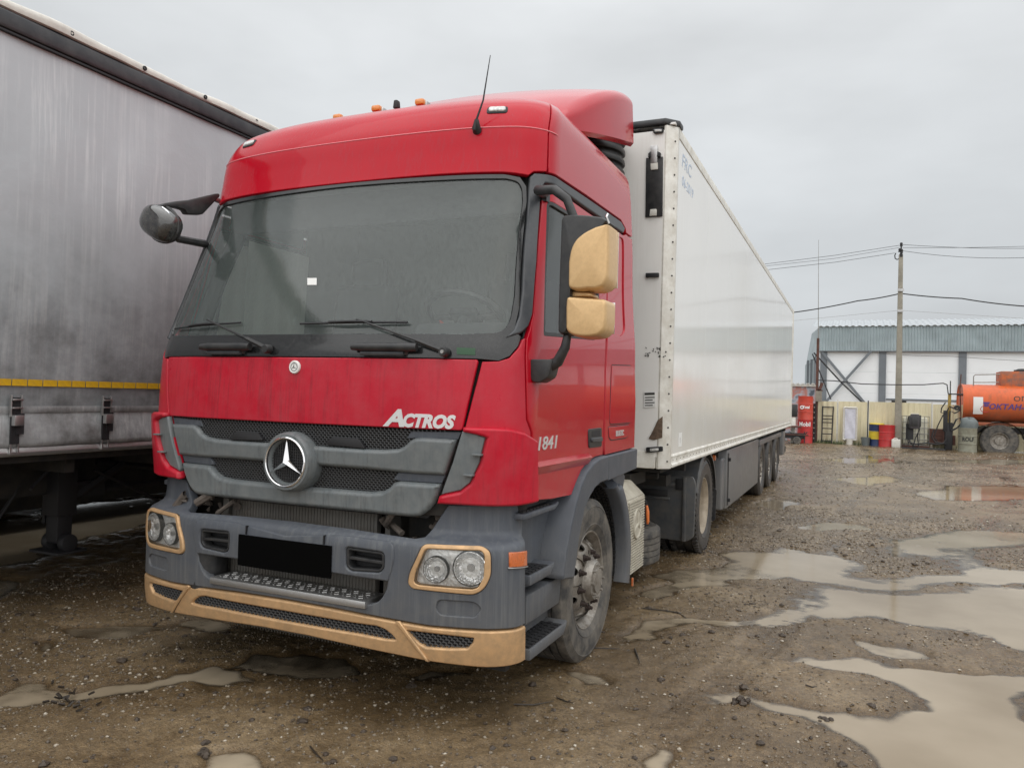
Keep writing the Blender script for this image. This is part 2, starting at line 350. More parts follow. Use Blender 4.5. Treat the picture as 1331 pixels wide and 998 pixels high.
def patch(name, S, outline, mats, parent, holes=(), off=0., thick=.02, bev=(.004, .004), g=.05, flip=False, gh=None):
    """sheet-metal panel lying on the curved surface S(a, v), with rolled edges and true thickness"""
    if flip: outline = [(-a, v) for a, v in outline]; holes = [[(-a, v) for a, v in h] for h in holes]
    rings = [ccw(densify(ccw(outline), g*.6))]+[densify(ccw(h), g*.4)[::-1] for h in holes]
    tops = [offset2(r, bev[0]) for r in rings]
    pts = []; edges = []
    for t in tops:
        b = len(pts); pts += t; edges += [(b+i, b+(i+1) % len(t)) for i in range(len(t))]
    A = np.array(tops[0]); gx = np.arange(A[:, 0].min(), A[:, 0].max(), g); gy = np.arange(A[:, 1].min(), A[:, 1].max(), gh or g)
    X, Y = np.meshgrid(gx+g*.37, gy+g*.31); X = X.ravel(); Y = Y.ravel()
    k = inside(tops[0], X, Y)
    for h in tops[1:]: k &= ~inside(h, X, Y)
    X, Y = X[k], Y[k]; dd = np.full(X.shape, 1e9)
    for t in tops: dd = np.minimum(dd, segdist(t, X, Y))
    k = dd > g*.3; pts += list(zip(X[k], Y[k]))
    vs, _, fs, *_ = delaunay_2d_cdt([Vector(p) for p in pts], edges, [], 0, 1e-6)
    V = np.array([tuple(v) for v in vs]); F = [tuple(f) for f in fs]
    C = np.array([V[list(f)].mean(0) for f in F]); k = inside(tops[0], C[:, 0], C[:, 1])
    for h in tops[1:]: k &= ~inside(h, C[:, 0], C[:, 1])
    F = [f if area2([V[i] for i in f]) > 0 else f[::-1] for f, q in zip(F, k) if q]
    Nn = snorm(S, V[:, 0], V[:, 1]); P = S(V[:, 0], V[:, 1])+Nn*off
    VV = [P]; NN = [Nn]; faces = list(F); base = len(V)
    for r, t in zip(rings, tops):
        r = np.array(r); t = np.array(t); nr = snorm(S, r[:, 0], r[:, 1]); pr = S(r[:, 0], r[:, 1]); nt_ = snorm(S, t[:, 0], t[:, 1]); pt = S(t[:, 0], t[:, 1])
        p0 = pt+nt_*off; p1 = pr+nr*(off-bev[1]); p2 = pr+nr*(off-thick)
        o_ = p1-p0+nr*bev[1]; o_ /= np.linalg.norm(o_, axis=1, keepdims=True)+1e-9
        n1 = o_*.9+nr*.4; n1 /= np.linalg.norm(n1, axis=1, keepdims=True)
        VV += [p0, p1, p2]; NN += [nt_, n1, o_]; m_ = len(r)
        for i in range(m_):
            j = (i+1) % m_; faces.append((base+i, base+m_+i, base+m_+j, base+j)); faces.append((base+m_+i, base+2*m_+i, base+2*m_+j, base+m_+j))
        base += 3*m_
    VV = np.concatenate(VV); NN = np.concatenate(NN)
    if parent is not None: VV = VV-np.array(ORGN[parent.name])
    me = bpy.data.meshes.new(name); me.from_pydata(VV.tolist(), [], faces); me.update()
    for m in (mats if isinstance(mats, (list, tuple)) else [mats]): me.materials.append(m)
    me.polygons.foreach_set('use_smooth', [True]*len(me.polygons))
    me.normals_split_custom_set_from_vertices([tuple(n) for n in NN])
    return link(name, me, parent)
def pchip(xs, ys, n=600):
    xs = np.array(xs, float); ys = np.array(ys, float); h = np.diff(xs); d = np.diff(ys)/h; m = np.zeros(len(xs))
    for i in range(1, len(xs)-1):
        if d[i-1]*d[i] > 0: w1, w2 = 2*h[i]+h[i-1], h[i]+2*h[i-1]; m[i] = (w1+w2)/(w1/d[i-1]+w2/d[i])
    m[0], m[-1] = d[0], d[-1]; X = np.linspace(xs[0], xs[-1], n); k = np.clip(np.searchsorted(xs, X)-1, 0, len(h)-1)
    t = (X-xs[k])/h[k]; Y = (2*t**3-3*t**2+1)*ys[k]+(t**3-2*t**2+t)*h[k]*m[k]+(-2*t**3+3*t**2)*ys[k+1]+(t**3-t**2)*h[k]*m[k+1]
    return lambda q: np.interp(q, X, Y)
CW = 1.0; CC = .35     # arc lengths given to the front half and to the corner
def contour_surface(tab):
    cols = list(zip(*tab)); vv = cols[0]; fz, fy, fw, fr, fb = [pchip(vv, c) for c in cols[1:]]
    def S(a, v):
        a = np.asarray(a, float); v = np.asarray(v, float); sg = np.sign(a)+(a == 0); a = np.abs(a)
        yf, w_, rc, bo = fy(v), fw(v), fr(v), fb(v); x1 = w_-rc; t = np.clip(a/CW, 0, 1)
        x = t*x1; y = yf+bo*(.5*t*t+.5*t**5); mm = 3.5*bo/x1
        c = np.clip((a-CW)/CC, 0, 1); P0x, P0y = x1, yf+bo; P3x, P3y = w_, yf+bo+mm*rc*.6+rc
        P1x, P1y = P0x+.55*rc, P0y+.55*rc*mm; P2x, P2y = w_, P3y-.55*rc
        bx = (1-c)**3*P0x+3*c*(1-c)**2*P1x+3*c*c*(1-c)*P2x+c**3*P3x; by = (1-c)**3*P0y+3*c*(1-c)**2*P1y+3*c*c*(1-c)*P2y+c**3*P3y
        k = a > CW; x = np.where(k, bx, x); y = np.where(k, by, y); y = y+np.maximum(a-CW-CC, 0)
        return np.stack([x*sg, y, fz(v)+0*x], -1)
    S.y3 = lambda v: fy(v)+fb(v)+3.5*fb(v)/(fw(v)-fr(v))*fr(v)*.6+fr(v)
    S.side = lambda y, v: (y-float(S.y3(v))+CW+CC, v)
    S.vr = (vv[0], vv[-1]); return S
def project(P):
    d = P-CAMP; k = d @ _f; return np.stack([1331/2+CAMF*(d @ _r)/k, 998/2-CAMF*(d @ _u)/k], -1)
def hits(S, pts, o=(0, 0), s=1., off=0., lo=-1.3, hi=3.9):
    """where points measured on the photograph fall on the modelled body surface, as (a, v)"""
    if not hasattr(S, 'tab') or S.tabk != (off, lo, hi):
        A, V = np.meshgrid(np.arange(lo, hi, .02), np.arange(S.vr[0]+.01, S.vr[1]-.01, .02)); A = A.ravel(); V = V.ravel()
        n = snorm(S, A, V); P = S(A, V)+n*off; k = ((CAMP-P)*n).sum(1) > 0; S.tab = (A[k], V[k], project(P[k])); S.tabk = (off, lo, hi)
    A, V, Q = S.tab; res = []
    for px, py in pts:
        t = np.array([o[0]+px/s, o[1]+py/s]); i = ((Q-t)**2).sum(1).argmin(); q = np.array([A[i], V[i]])
        for _ in range(12):
            f = lambda q: project(S(q[0], q[1])+snorm(S, q[0], q[1])*off)
            r = f(q)-t; h = 1e-4; J = np.stack([(f(q+[h, 0])-f(q))/h, (f(q+[0, h])-f(q))/h], 1)
            try: dq = np.linalg.solve(J.T @ J+1e-3*np.eye(2), -J.T @ r)
            except Exception: break
            q = q+np.clip(dq, -.05, .05)
        if np.linalg.norm(project(S(q[0], q[1]))-t) > 6: q = np.array([A[i], V[i]])
        res.append((float(q[0]), float(q[1])))
    return res
U = lambda px, py, y: (lambda d: CAMP+d*(y-CAMP[1])/d[1])(_f+_r*(px-1331/2)/CAMF-_u*(py-499)/CAMF)
def mirror(pts): return [(-a, v) for a, v in pts[::-1]]
def hexmesh(name, S, poly, mat_, parent, cw=.0135, ch=.0092, r=.0016, off=-.03, flip=False, dep=.008):
    if flip: poly = [(-a, v) for a, v in poly]
    A = np.array(poly); x0, x1, y0, y1 = A[:, 0].min(), A[:, 0].max(), A[:, 1].min(), A[:, 1].max(); E = []
    ny = int((y1-y0)/ch)+2; nx = int((x1-x0)/cw)+2
    for j in range(ny):
        for i in range(nx):
            cx, cy = x0+(i+(j % 2)*.5)*cw, y0+j*ch
            p = [(cx-cw*.28, cy+ch*.5), (cx+cw*.28, cy+ch*.5), (cx+cw*.5-cw*.0, cy)]
            E += [(p[0], p[1]), (p[1], p[2]), (p[2], (cx+cw*.28, cy-ch*.5))]
    E = np.array(E); mid = E.mean(1); k = inside(poly, mid[:, 0], mid[:, 1]); E = E[k]
    a, b = E[:, 0], E[:, 1]; d = b-a; l = np.linalg.norm(d, axis=1, keepdims=True); n2 = np.stack([-d[:, 1], d[:, 0]], 1)/l*r
    vs = []; n = len(E)
    for q, o_ in ((a-n2, off), (a+n2, off), (b+n2, off), (b-n2, off), (a-n2, off-dep), (a+n2, off-dep), (b+n2, off-dep), (b-n2, off-dep)):
        vs.append(S(q[:, 0], q[:, 1])+snorm(S, q[:, 0], q[:, 1])*o_)
    V = np.stack(vs, 1).reshape(-1, 3)-np.array(ORGN[parent.name]); F = []
    for i in range(n):
        b0 = i*8; F += [(b0, b0+3, b0+2, b0+1), (b0+1, b0+2, b0+6, b0+5), (b0+3, b0, b0+4, b0+7)]
    me = bpy.data.meshes.new(name); me.from_pydata(V.tolist(), [], F); me.materials.append(mat_); me.update()
    return prop(link(name, me, parent), kind='stuff')
def textmesh(s, size, depth=.002, shear=0., sx=1., bold=0.):
    cu = bpy.data.curves.new('lettering', 'FONT'); cu.body = s; cu.size = size; cu.extrude = depth/2; cu.shear = shear; cu.offset = bold
    cu.resolution_u = 3; ob = bpy.data.objects.new('lettering', cu); COL.objects.link(ob); bpy.context.view_layer.update()
    me = bpy.data.meshes.new_from_object(ob.evaluated_get(bpy.context.evaluated_depsgraph_get())); bpy.data.objects.remove(ob)
    V = np.array([tuple(v.co) for v in me.vertices]); F = [tuple(p.vertices) for p in me.polygons]; bpy.data.meshes.remove(me)
    if len(V): V[:, 0] *= sx
    return V, F
def text_on(name, s, size, fn, mats, parent, depth=.002, shear=0., sx=1., bold=0., width=None):
    """lettering placed by fn(x, y, z) -> world point"""
    V, F = textmesh(s, size, depth, shear, sx, bold)
    if width: V[:, 0] *= width/(V[:, 0].max()-V[:, 0].min()); V[:, 0] -= V[:, 0].min()
    m = M(); m.add([fn(*v) for v in V], F); return m.build(name, mats, parent, smooth=0, fixn=False)
def on_surface(S, a0, v0, off=0.): return lambda x, y, z: (S(a0+x, v0+y)+snorm(S, a0+x, v0+y)*(off+z))
# ============================================================= THE TRACTOR UNIT
truck = thing('semi_truck', (0, 1.2, 0), 'red tractor unit with grey bumper, gold bumper lip and gold mirror caps', 'truck')
#      v     z     yf    w     rc   bow
CAB = contour_surface([
    (.20, .20, .07, 1.20, .20, .09), (1.0, 1.0, .07, 1.205, .20, .09), (1.45, 1.45, .035, 1.21, .20, .09), (1.79, 1.79, .05, 1.205, .20, .09),
    (1.92, 1.92, .085, 1.20, .20, .09), (2.35, 2.35, .24, 1.168, .20, .09), (2.77, 2.77, .400, 1.152, .19, .09), (2.90, 2.90, .430, 1.145, .18, .09),
    (3.05, 3.045, .460, 1.135, .17, .09), (3.13, 3.125, .500, 1.127, .17, .09), (3.21, 3.20, .555, 1.108, .17, .09),
    (3.32, 3.28, .68, 1.04, .18, .085), (3.47, 3.33, .84, .94, .18, .08), (3.72, 3.366, 1.10, .7, .2, .06), (4.2, 3.378, 1.5, .30, .15, .03)])
Z6 = ((640, 200), 6.655); Z6b = ((640, 400), 6.655); Z6c = ((640, 540), 6.655); Z3 = ((480, 540), 2.934); Z1 = ((180, 440), 3.915); Z2 = ((180, 620), 3.838)
H = lambda pts, o=(0, 0), s=1., S=CAB: hits(S, pts, o, s)
# hidden structure behind the panels
inner = patch('inner_shell', CAB, [(-1.5, 1.02), (1.35, 1.02), (1.45, 1.86), (-1.45, 1.86)], DARK, truck, off=-.035, thick=.01, g=.12)
fl = M().bb(-1.14, 1.14, .3, 2.2, 1.05, 1.12).bb(-1.12, 1.12, 2.16, 2.2, 1.1, 3.2); fl.build('cab_floor', INTD, truck)
# bonnet flap
ht, hb = H([(622, 470), (601, 560)])
hood = patch('bonnet_flap', CAB, fillet([(-hb[0], 1.447), (hb[0], 1.447), (ht[0], 1.785), (-ht[0], 1.785)], .012), REDH, truck, off=.012, thick=.03, bev=(.006, .006), g=.04)
# windscreen surround with the cowl under it
gl = H([(520, 434), (600, 434.5), (645, 433), (657, 428), (664, 415), (669, 385), (679.5, 262), (678.5, 245), (673, 236.5), (658, 232.8), (615, 233.2), (570, 235), (500, 239), (453, 242.8)])
print('glass top', gl[-4:]); gl = [p for p in gl if p[0] > .02]; gl = [(0, gl[0][1])]+gl+[(0, gl[-1][1])]
glass_o = fillet(ccw(gl+mirror(gl[1:-1])), .03, 3)
so_ = H([(560, 469.5), (622, 469.5), (648, 469), (662, 463), (673, 450), (677, 438), (668, 430), (675, 400), (684.5, 262), (684, 243), (676, 231), (655, 227), (615, 227.5), (570, 229.5), (500, 234.2), (455, 238)])
so_ = [p for p in so_ if p[0] > .02]
so_ = [(0, 1.79)]+[(so_[0][0], 1.79), (so_[1][0], 1.79)]+so_[2:]; so_.append((0, so_[-1][1]))
sur = patch('windscreen_surround', CAB, so_+mirror(so_[1:-1]), BLACK, truck, holes=[glass_o], off=.004, thick=.014, bev=(.002, .002), g=.03)
ws = patch('windscreen', CAB, offset2(ccw(glass_o), .001), WGLASS, truck, off=-.006, thick=.004, bev=(.001, .001), g=.05)
# corner trim that runs up the pillar and back over the door
tr = H([(657, 439.5), (676, 433.5), (685.5, 424), (690.5, 408), (696, 340), (701, 262), (703, 245), (707, 239), (714, 240), (760, 271), (808, 303.5), (810, 297), (805, 288),
        (760, 257), (714, 228.5), (704, 227), (694, 226.5), (688.5, 231), (686.5, 248), (684, 290), (678, 380), (674, 412), (667, 430)])
for s in (0, 1): patch('pillar_trim', CAB, tr, TRIM, truck, off=.016, thick=.03, bev=(.009, .009), g=.05, flip=bool(s))
# roof
rb = H([(570, 228), (655, 225), (686, 229), (693, 224), (709, 224)])
seam = [(rb[4][0], v) for v in (rb[4][1], 3.0, 3.2, 3.5, 4.15)]
ro = [(0, rb[0][1])]+rb[:4]+seam+[(0, 4.15)]
roof = patch('roof_front', CAB, ro+mirror(ro[1:-1]), RED, truck, off=.012, thick=.03, bev=(.004, .004), g=.05, gh=.03)
sd_ = H([(711, 225), (760, 254), (805, 286), (811, 297), (812, 303)])
rear = lambda v: CAB.side(2.26, v)
so2 = [sd_[0], sd_[1], sd_[2], sd_[3], sd_[4], rear(sd_[4][1]), rear(2.9), rear(3.05), rear(3.2), rear(3.5), (rear(4.)[0]-.3, 4.15), (seam[0][0]+.006, 4.15)]
for s in (0, 1): patch('roof_side', CAB, so2, REDSIDE, truck, off=.012, thick=.03, bev=(.004, .004), g=.06, gh=.03, flip=bool(s))
# raised crease on the roof, its sky highlight painted in as paler red
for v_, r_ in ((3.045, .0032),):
    m = M(); A = np.linspace(-1.34, 1.34, 70); P = CAB(A, A*0+v_)+snorm(CAB, A, A*0+v_)*.0125; m.tube(P, r_, 6); m.build('roof_crease_highlight', REDL, truck)
# doors
do = H([(683.5, 441), (683, 500), (684, 545), (690, 562), (691, 600), (691, 650), (715, 648), (740, 643), (746, 627), (753, 611), (762, 599.5), (771, 593.5), (781, 591), (781.5, 560), (783.5, 500), (785, 440), (786.5, 380), (788, 294), (760, 275), (712, 243.5), (708, 243), (704.5, 248), (702.5, 266), (697, 340), (692, 408), (687, 430)])
wi = H([(704, 436), (771, 442), (776, 430), (780, 309), (777, 304), (735, 275), (716, 263.5), (711, 263), (709, 268), (707, 330)])
wi = fillet(wi, .02)
for s in (0, 1):
    dr = patch('door', CAB, do, REDSIDE, truck, holes=[wi], off=.012, thick=.035, bev=(.004, .005), g=.06, flip=bool(s))
    rg = patch('window_seal', CAB, offset2(ccw(wi), -.002), BLKP, dr if False else truck, holes=[offset2(ccw(wi), .02)], off=.011, thick=.02, bev=(.002, .002), g=.05, flip=bool(s))
    patch('door_window', CAB, offset2(ccw(wi), .02), SGLASS, truck, off=-.002, thick=.004, bev=(.001, .001), g=.1, flip=bool(s))
# sleeper wall behind the door
sf = H([(784, 591), (787.5, 440), (790.5, 294), (808, 306), (812, 305)])
slo = [sf[0], sf[1], sf[2], sf[3], sf[4], rear(sf[4][1]-.005), rear(2.4), rear(2.0), rear(1.6), rear(1.27)]
rec = fillet(H([(790, 436), (806, 437), (810.5, 430), (808.5, 311), (793, 303)]), .04)
for s in (0, 1):
    patch('sleeper_wall', CAB, slo, REDSIDE, truck, holes=[rec], off=.012, thick=.035, bev=(.004, .005), g=.06, flip=bool(s))
    patch('recessed_panel', CAB, offset2(ccw(rec), -.005), REDSIDE, truck, off=.004, thick=.02, g=.06, flip=bool(s))
    fo = fillet(H([(792.5, 475), (817, 475.5), (818.5, 480), (817, 549), (790, 551)]), .02)
    patch('locker_flap', CAB, fo, REDSIDE, truck, off=.017, thick=.006, bev=(.003, .003), g=.06, flip=bool(s))
    patch('flap_gap', CAB, offset2(ccw(fo), -.006), BLKM, truck, off=.0135, thick=.004, bev=(.001, .001), g=.08, flip=bool(s))
    fo = fillet(H([(788, 555), (815, 552), (814, 566), (811, 568.5), (792, 571.5), (789, 569)]), .015)
    patch('locker_flap', CAB, fo, REDSIDE, truck, off=.017, thick=.006, bev=(.003, .003), g=.06, flip=bool(s))
    patch('flap_gap', CAB, offset2(ccw(fo), -.006), BLKM, truck, off=.0135, thick=.004, bev=(.001, .001), g=.08, flip=bool(s))
# cab corner between bonnet and door, and the swollen lower corner with its grey air vane
ck = H([(627, 470.5), (648, 470), (662, 465.5), (674, 452), (679, 441), (682, 440), (681.5, 500), (682.5, 545), (688, 561), (689, 652), (668, 654), (572, 650), (575, 643), (604, 560)])
bu_o = H([(604.5, 555), (640, 556), (660, 557), (676, 562), (690.5, 573), (691, 651), (680, 653.5), (668, 655.5), (640, 656), (600, 654), (571.5, 652.5), (574, 643), (600, 637.5), (613, 627), (625, 602), (633, 568), (620, 564), (603.5, 560.5)])
du = H([(602, 560.5), (618, 563), (631, 568), (624, 600), (612, 626), (600, 636), (575, 641.5), (590, 600)])
for s in (0, 1):
    patch('cab_corner', CAB, ck, REDH, truck, off=.010, thick=.03, bev=(.005, .005), g=.04, flip=bool(s))
    bu_ = patch('corner_fairing', CAB, bu_o, REDH, truck, off=.048, thick=.05, bev=(.014, .014), g=.03, flip=bool(s))
    dv = patch('air_vane', CAB, du, GREYG, truck, off=.022, thick=.03, bev=(.006, .006), g=.04, flip=bool(s))
    for q in ((617, 590, 629, 589), (607, 615, 617, 616)):
        a, b = H([(q[0], q[1]), (q[2], q[3])]); sg = -1 if s else 1
        m = M(); P = CAB(np.array([a[0]*sg, b[0]*sg]), np.array([a[1], b[1]])); n = snorm(CAB, np.array([a[0]*sg, b[0]*sg]), np.array([a[1], b[1]]))
        m.box(tuple((P[0]+P[1])/2+n[0]*.03), (.05, .05, .008)); m.build('vane_fin', GREYG, truck, bevel=.002)
# light strip pressed into the door below the number
pk = H([(691, 600.5), (762, 588.5), (758, 594), (691, 606)])
m = M(); A = np.linspace(pk[0][0], pk[1][0], 8); vt_ = np.linspace(pk[0][1], pk[1][1], 8); vb_ = np.linspace(pk[3][1], pk[2][1], 8); n_ = snorm(CAB, A, vt_)
m.grid([CAB(A, vt_)+n_*.0125, CAB(A, vb_)+n_*.040, CAB(A, vb_-.012)+n_*.034, CAB(A, vb_-.045)+n_*.0125]); m.build('door_swage', REDSIDE, truck, smooth=25)
# door handle
hd = fillet(H([(761.5, 557.5), (778.5, 555.5), (778.5, 580), (762, 582)]), .02)
for s in (0, 1):
    h_ = patch('door_handle', CAB, hd, BLKP, truck, off=.020, thick=.01, bev=(.004, .004), g=.05, flip=bool(s))
    patch('handle_bowl', CAB, fillet(H([(765, 560), (776, 558.5), (776, 566), (765, 567)]), .01), BLKM, truck, off=.0215, thick=.004, bev=(.001, .001), flip=bool(s))
    patch('handle_grip', CAB, fillet(H([(764, 569), (777, 567.5), (777, 573), (764, 574.5)]), .01), TRIM, truck, off=.034, thick=.014, bev=(.004, .004), flip=bool(s))
# grey sill behind the door and the wheel arch
sk = [H([(783.5, 592.5)])[0], rear(1.262), rear(1.12), H([(784, 624.5)])[0]]
ar = H([(782.5, 591.5), (772, 594.5), (763, 601), (754, 612.5), (747, 628), (740, 651), (732, 686), (726, 718), (722, 752), (737, 750), (743.5, 700), (746, 686), (751, 661), (758, 645), (765, 633.5), (773, 626.5), (782.5, 623)])
for s in (0, 1):
    patch('sill_skirt', CAB, sk, GREYP, truck, off=.035, thick=.06, bev=(.008, .010), g=.07, flip=bool(s))
    patch('wheel_arch', CAB, ar, GREYP, truck, off=.045, thick=.30, bev=(.012, .010), g=.05, flip=bool(s))
# --------- grille: recess, mesh, two grey slats
def xz(pts, o, s): return hits(CAB, pts, o, s)
rc_ = [(-.96, 1.445), (-.90, 1.24), (-.82, 1.07), (-.74, 1.0), (.74, 1.0), (.82, 1.07), (.90, 1.24), (.96, 1.445)]
patch('grille_backing', CAB, rc_, BLKM, truck, off=-.06, thick=.02, g=.08)
# slats: half outline, right side, then mirrored
s1 = H([(0, 130), (60, 132), (112, 128), (135, 118), (158, 96), (178, 86), (200, 84), (333, 92), (288, 226), (200, 222), (100, 214), (0, 203)], *Z3)
e0 = H([(384, 585)])[0][1]; vt = s1[0][1]; vb = s1[-1][1]
s1 = [(0, vt)]+s1+[(0, vb)]; sl1 = s1+mirror(s1[1:-1])
s2 = H([(0, 293), (50, 290), (80, 275), (98, 256), (118, 252), (272, 262), (262, 300), (246, 335), (225, 362), (195, 382), (170, 385), (90, 378), (0, 368)], *Z3)
s2 = [(0, s2[0][1]-.002)]+s2+[(0, s2[-1][1])]; sl2 = s2+mirror(s2[1:-1])
patch('grille_slat', CAB, sl1, GREYG, truck, off=.016, thick=.08, bev=(.020, .014), g=.04)
patch('grille_slat', CAB, sl2, GREYG, truck, off=.020, thick=.10, bev=(.022, .016), g=.04)
en1 = H([(155, 62), (349, 63), (338, 92), (178, 86), (140, 88)], *Z3); en2 = H([(108, 218), (287, 228), (275, 260), (110, 250), (88, 245)], *Z3)
for s in (0, 1):
    patch('grille_end', CAB, en1, GREYP, truck, off=-.008, thick=.05, g=.05, flip=bool(s)); patch('grille_end', CAB, en2, GREYP, truck, off=-.008, thick=.05, g=.05, flip=bool(s))
um = [(-.86, 1.442), (-.80, vt-.005), (-.5, vt-.02), (.5, vt-.02), (.80, vt-.005), (.86, 1.442)]
hexmesh('grille_mesh', CAB, um, MESHM, truck, cw=.0225, ch=.0115, r=.0019, off=-.012)
lmz = s2[0][1]; lm = [(-.82, vb+.01), (-.76, lmz-.03), (.76, lmz-.03), (.82, vb+.01)]
hexmesh('grille_mesh', CAB, lm, MESHM, truck, cw=.0225, ch=.0115, r=.0019, off=-.02)
for sx_ in (-1, 1):
    m = M(); m.prism(fillet([(.20, .02), (.44, .01), (.40, .06), (.24, .06)], .012), lambda u, v, d: (sx_*u, .045+d+.05*u*u, 1.325+v), -.012, .03); m.build('mesh_scoop', BLKM, truck, bevel=.003)
# star emblem: dish, ring, three-pointed star
ey, ez = .0, 1.247
m = M(); m.lathe([(.105, .035), (.108, .0), (.125, -.022), (.142, -.022), (.152, -.006), (.156, .04), (.156, .09)], (0, ey, ez), 'Y', 64); m.build('emblem_housing', GREYG, truck)
m = M(); m.lathe([(.117, -.018), (.119, -.028), (.124, -.031), (.129, -.026), (.129, -.018)], (0, ey, ez), 'Y', 72); ring = m.build('emblem_ring', CHROME, truck)
m = M(); m.lathe([(.001, .012), (.12, .012)], (0, ey, ez), 'Y', 48); m.build('emblem_dish', BLKM, truck)
m = M()
for k in range(3):
    a = radians(90+120*k); tip = (cos(a)*.119, sin(a)*.119); b1 = (cos(a+radians(60))*.019, sin(a+radians(60))*.019); b2 = (cos(a-radians(60))*.019, sin(a-radians(60))*.019)
    q = lambda p, d: (p[0], ey+d, ez+p[1])
    m.add([q(tip, -.012), q(b1, -.012), q(b2, -.012), q((0, 0), -.04), q((0, 0), .0), q(tip, -.016)], [(5, 1, 3), (5, 3, 2), (0, 1, 5), (0, 5, 2), (0, 4, 1), (0, 2, 4)])
m.build('emblem_star', CHROME, truck, smooth=0)
m = M()
for i in range(-7, 8):
    for (p, q_) in (((i*.014, -.1), (i*.014, .1)), ((-.1, i*.014), (.1, i*.014))):
        h_ = sqrt(max(.0, .112**2-(i*.014)**2)); p = tuple(h_*(1 if c > 0 else -1) if abs(c) == .1 else c for c in p); q_ = tuple(h_*(1 if c > 0 else -1) if abs(c) == .1 else c for c in q_)
        m.tube([(p[0], ey+.004, ez+p[1]), (q_[0], ey+.004, ez+q_[1])], .0018, 4)
prop(m.build('emblem_mesh', BLKP, truck, smooth=0), kind='stuff')
# round bonnet badge
m = M(); bz_ = 1.735; by_ = float(CAB(0., bz_)[1])-.012
m.lathe([(.034, .0), (.034, -.010), (.030, -.014), (.022, -.012), (.001, -.014)], (0, by_, bz_), 'Y', 32); bd = m.build('bonnet_badge', SIGNW, truck)
m = M(); m.lathe([(.0175, -.0115), (.0205, -.0135), (.0235, -.0115)], (0, by_, bz_), 'Y', 32)
for k in range(3):
    a = radians(90+120*k); m.tube([(0, by_-.0135, bz_), (cos(a)*.019, by_-.0125, bz_+sin(a)*.019)], [.003, .0006], 5)
m.build('badge_star', TRIM, truck)
# lettering
a0, a1 = H([(502, 552), (593, 557)]); wid = a1[0]-a0[0]
f_ = on_surface(CAB, a0[0], a0[1]-.002, .013)
V1 = textmesh('A', .112, .004, .28, 1.3, .0045); V2 = textmesh('CTROS', .084, .004, .28, 1.5, .0045)
w1 = V1[0][:, 0].max(); w2 = V2[0][:, 0].max()-V2[0][:, 0].min(); k_ = (wid-w1*.93)/w2
m = M(); m.add([f_(*v) for v in V1[0]], V1[1]); V2[0][:, 0] = (V2[0][:, 0]-V2[0][:, 0].min())*k_+w1*.93; m.add([f_(*v) for v in V2[0]], V2[1])
m.build('bonnet_lettering', SILV, truck, smooth=0, fixn=False)
a0, a1 = H([(696, 584.5), (721, 580)])
text_on('door_number', '1841', .095, on_surface(CAB, a0[0], a0[1]-.002, .0145), SILV, truck, .003, .2, 1., .0008, width=a1[0]-a0[0])
a0, a1 = H([(797, 566), (807, 564)])
text_on('locker_lettering', 'BLUETEC', .05, on_surface(CAB, a0[0], a0[1]-.002, .02), SILV, truck, .003, 0, 1., .001, width=a1[0]-a0[0])
# --------- bumper
BUM = contour_surface([(.20, .20, .09, 1.175, .17, .085), (.30, .30, .035, 1.208, .17, .085), (.36, .36, .018, 1.216, .17, .085), (.46, .46, .006, 1.219, .17, .085), (.60, .60, .0, 1.216, .17, .085),
    (.84, .84, -.002, 1.212, .17, .085), (.885, .885, .002, 1.208, .17, .085), (.915, .905, .014, 1.202, .17, .085), (.985, .94, .075, 1.165, .16, .08), (1.02, .965, .092, 1.16, .16, .08), (1.20, 1.14, .10, 1.155, .16, .08)])
B = lambda pts, o=(0, 0), s=1.: hits(BUM, pts, o, s)
be = BUM.side(.30, .6)[0]
print('bumper hits', B([(600, 656.5), (583, 656), (572, 672), (559, 690), (552, 697), (540, 699), (500, 693)]), be)
# outline from the middle of the lower edge, counter-clockwise
lowr = B([(430, 789), (520, 806.5), (558, 813), (620, 817.5), (652, 817.5), (672, 815.5)])
lb = [(0, lowr[0][1]+.004)]+lowr[:1]+lowr[1:]+[(be, lowr[-1][1])]
upr = [(be, .84), (be, .885), (be, .92), (be, .985), (be, 1.19)]+B([(600, 656.5), (583, 656), (572, 672), (559, 690), (552, 697), (540, 699), (500, 693), (455, 686), (385, 677)])
out_b = lb+upr+[(0, upr[-1][1]+.001)]
out_b = out_b+mirror(out_b[1:-1])
opn = B([(350, 392), (420, 402), (510, 416), (640, 438), (760, 456), (880, 470), (985, 490), (1100, 503), (1243, 521), (1232, 570), (1205, 612), (1180, 632), (1150, 638), (1088, 640)], *Z2)
# symmetric lower opening: use its right half
oh = [p for p in opn if p[0] > .05]; top_o = [p for p in oh[:-5]]; 
opr = B([(975, 476), (1100, 500), (1243, 521), (1236, 560), (1215, 600), (1190, 626), (1150, 638), (1060, 634), (900, 608)], *Z2)
opr = [(0, opr[0][1])]+opr+[(0, opr[-1][1])]; open_o = opr+mirror(opr[1:-1])
vent = fillet(B([(1038, 348), (1226, 376), (1227, 452), (1205, 475), (1062, 466), (1038, 445)], *Z2), .02)
hlo = fillet(B([(208, 488), (430, 496), (464, 518), (466, 610), (440, 662), (400, 685), (165, 661), (146, 640), (152, 600)], *Z3), .03)
hli = fillet(B([(216, 507), (425, 515), (439, 530), (437, 615), (415, 656), (390, 661), (188, 644), (172, 634), (178, 595)], *Z3), .02)
rcs = fillet(B([(262, 703), (400, 712), (428, 735), (405, 770), (268, 760), (252, 735)], *Z3), .02)
neg = lambda h: [(-a, v) for a, v in h]
patch('bumper', BUM, out_b, GREYP, truck, holes=[open_o, vent, neg(vent), hlo, neg(hlo), rcs, neg(rcs)], off=0, thick=.05, bev=(.006, .006), g=.035)
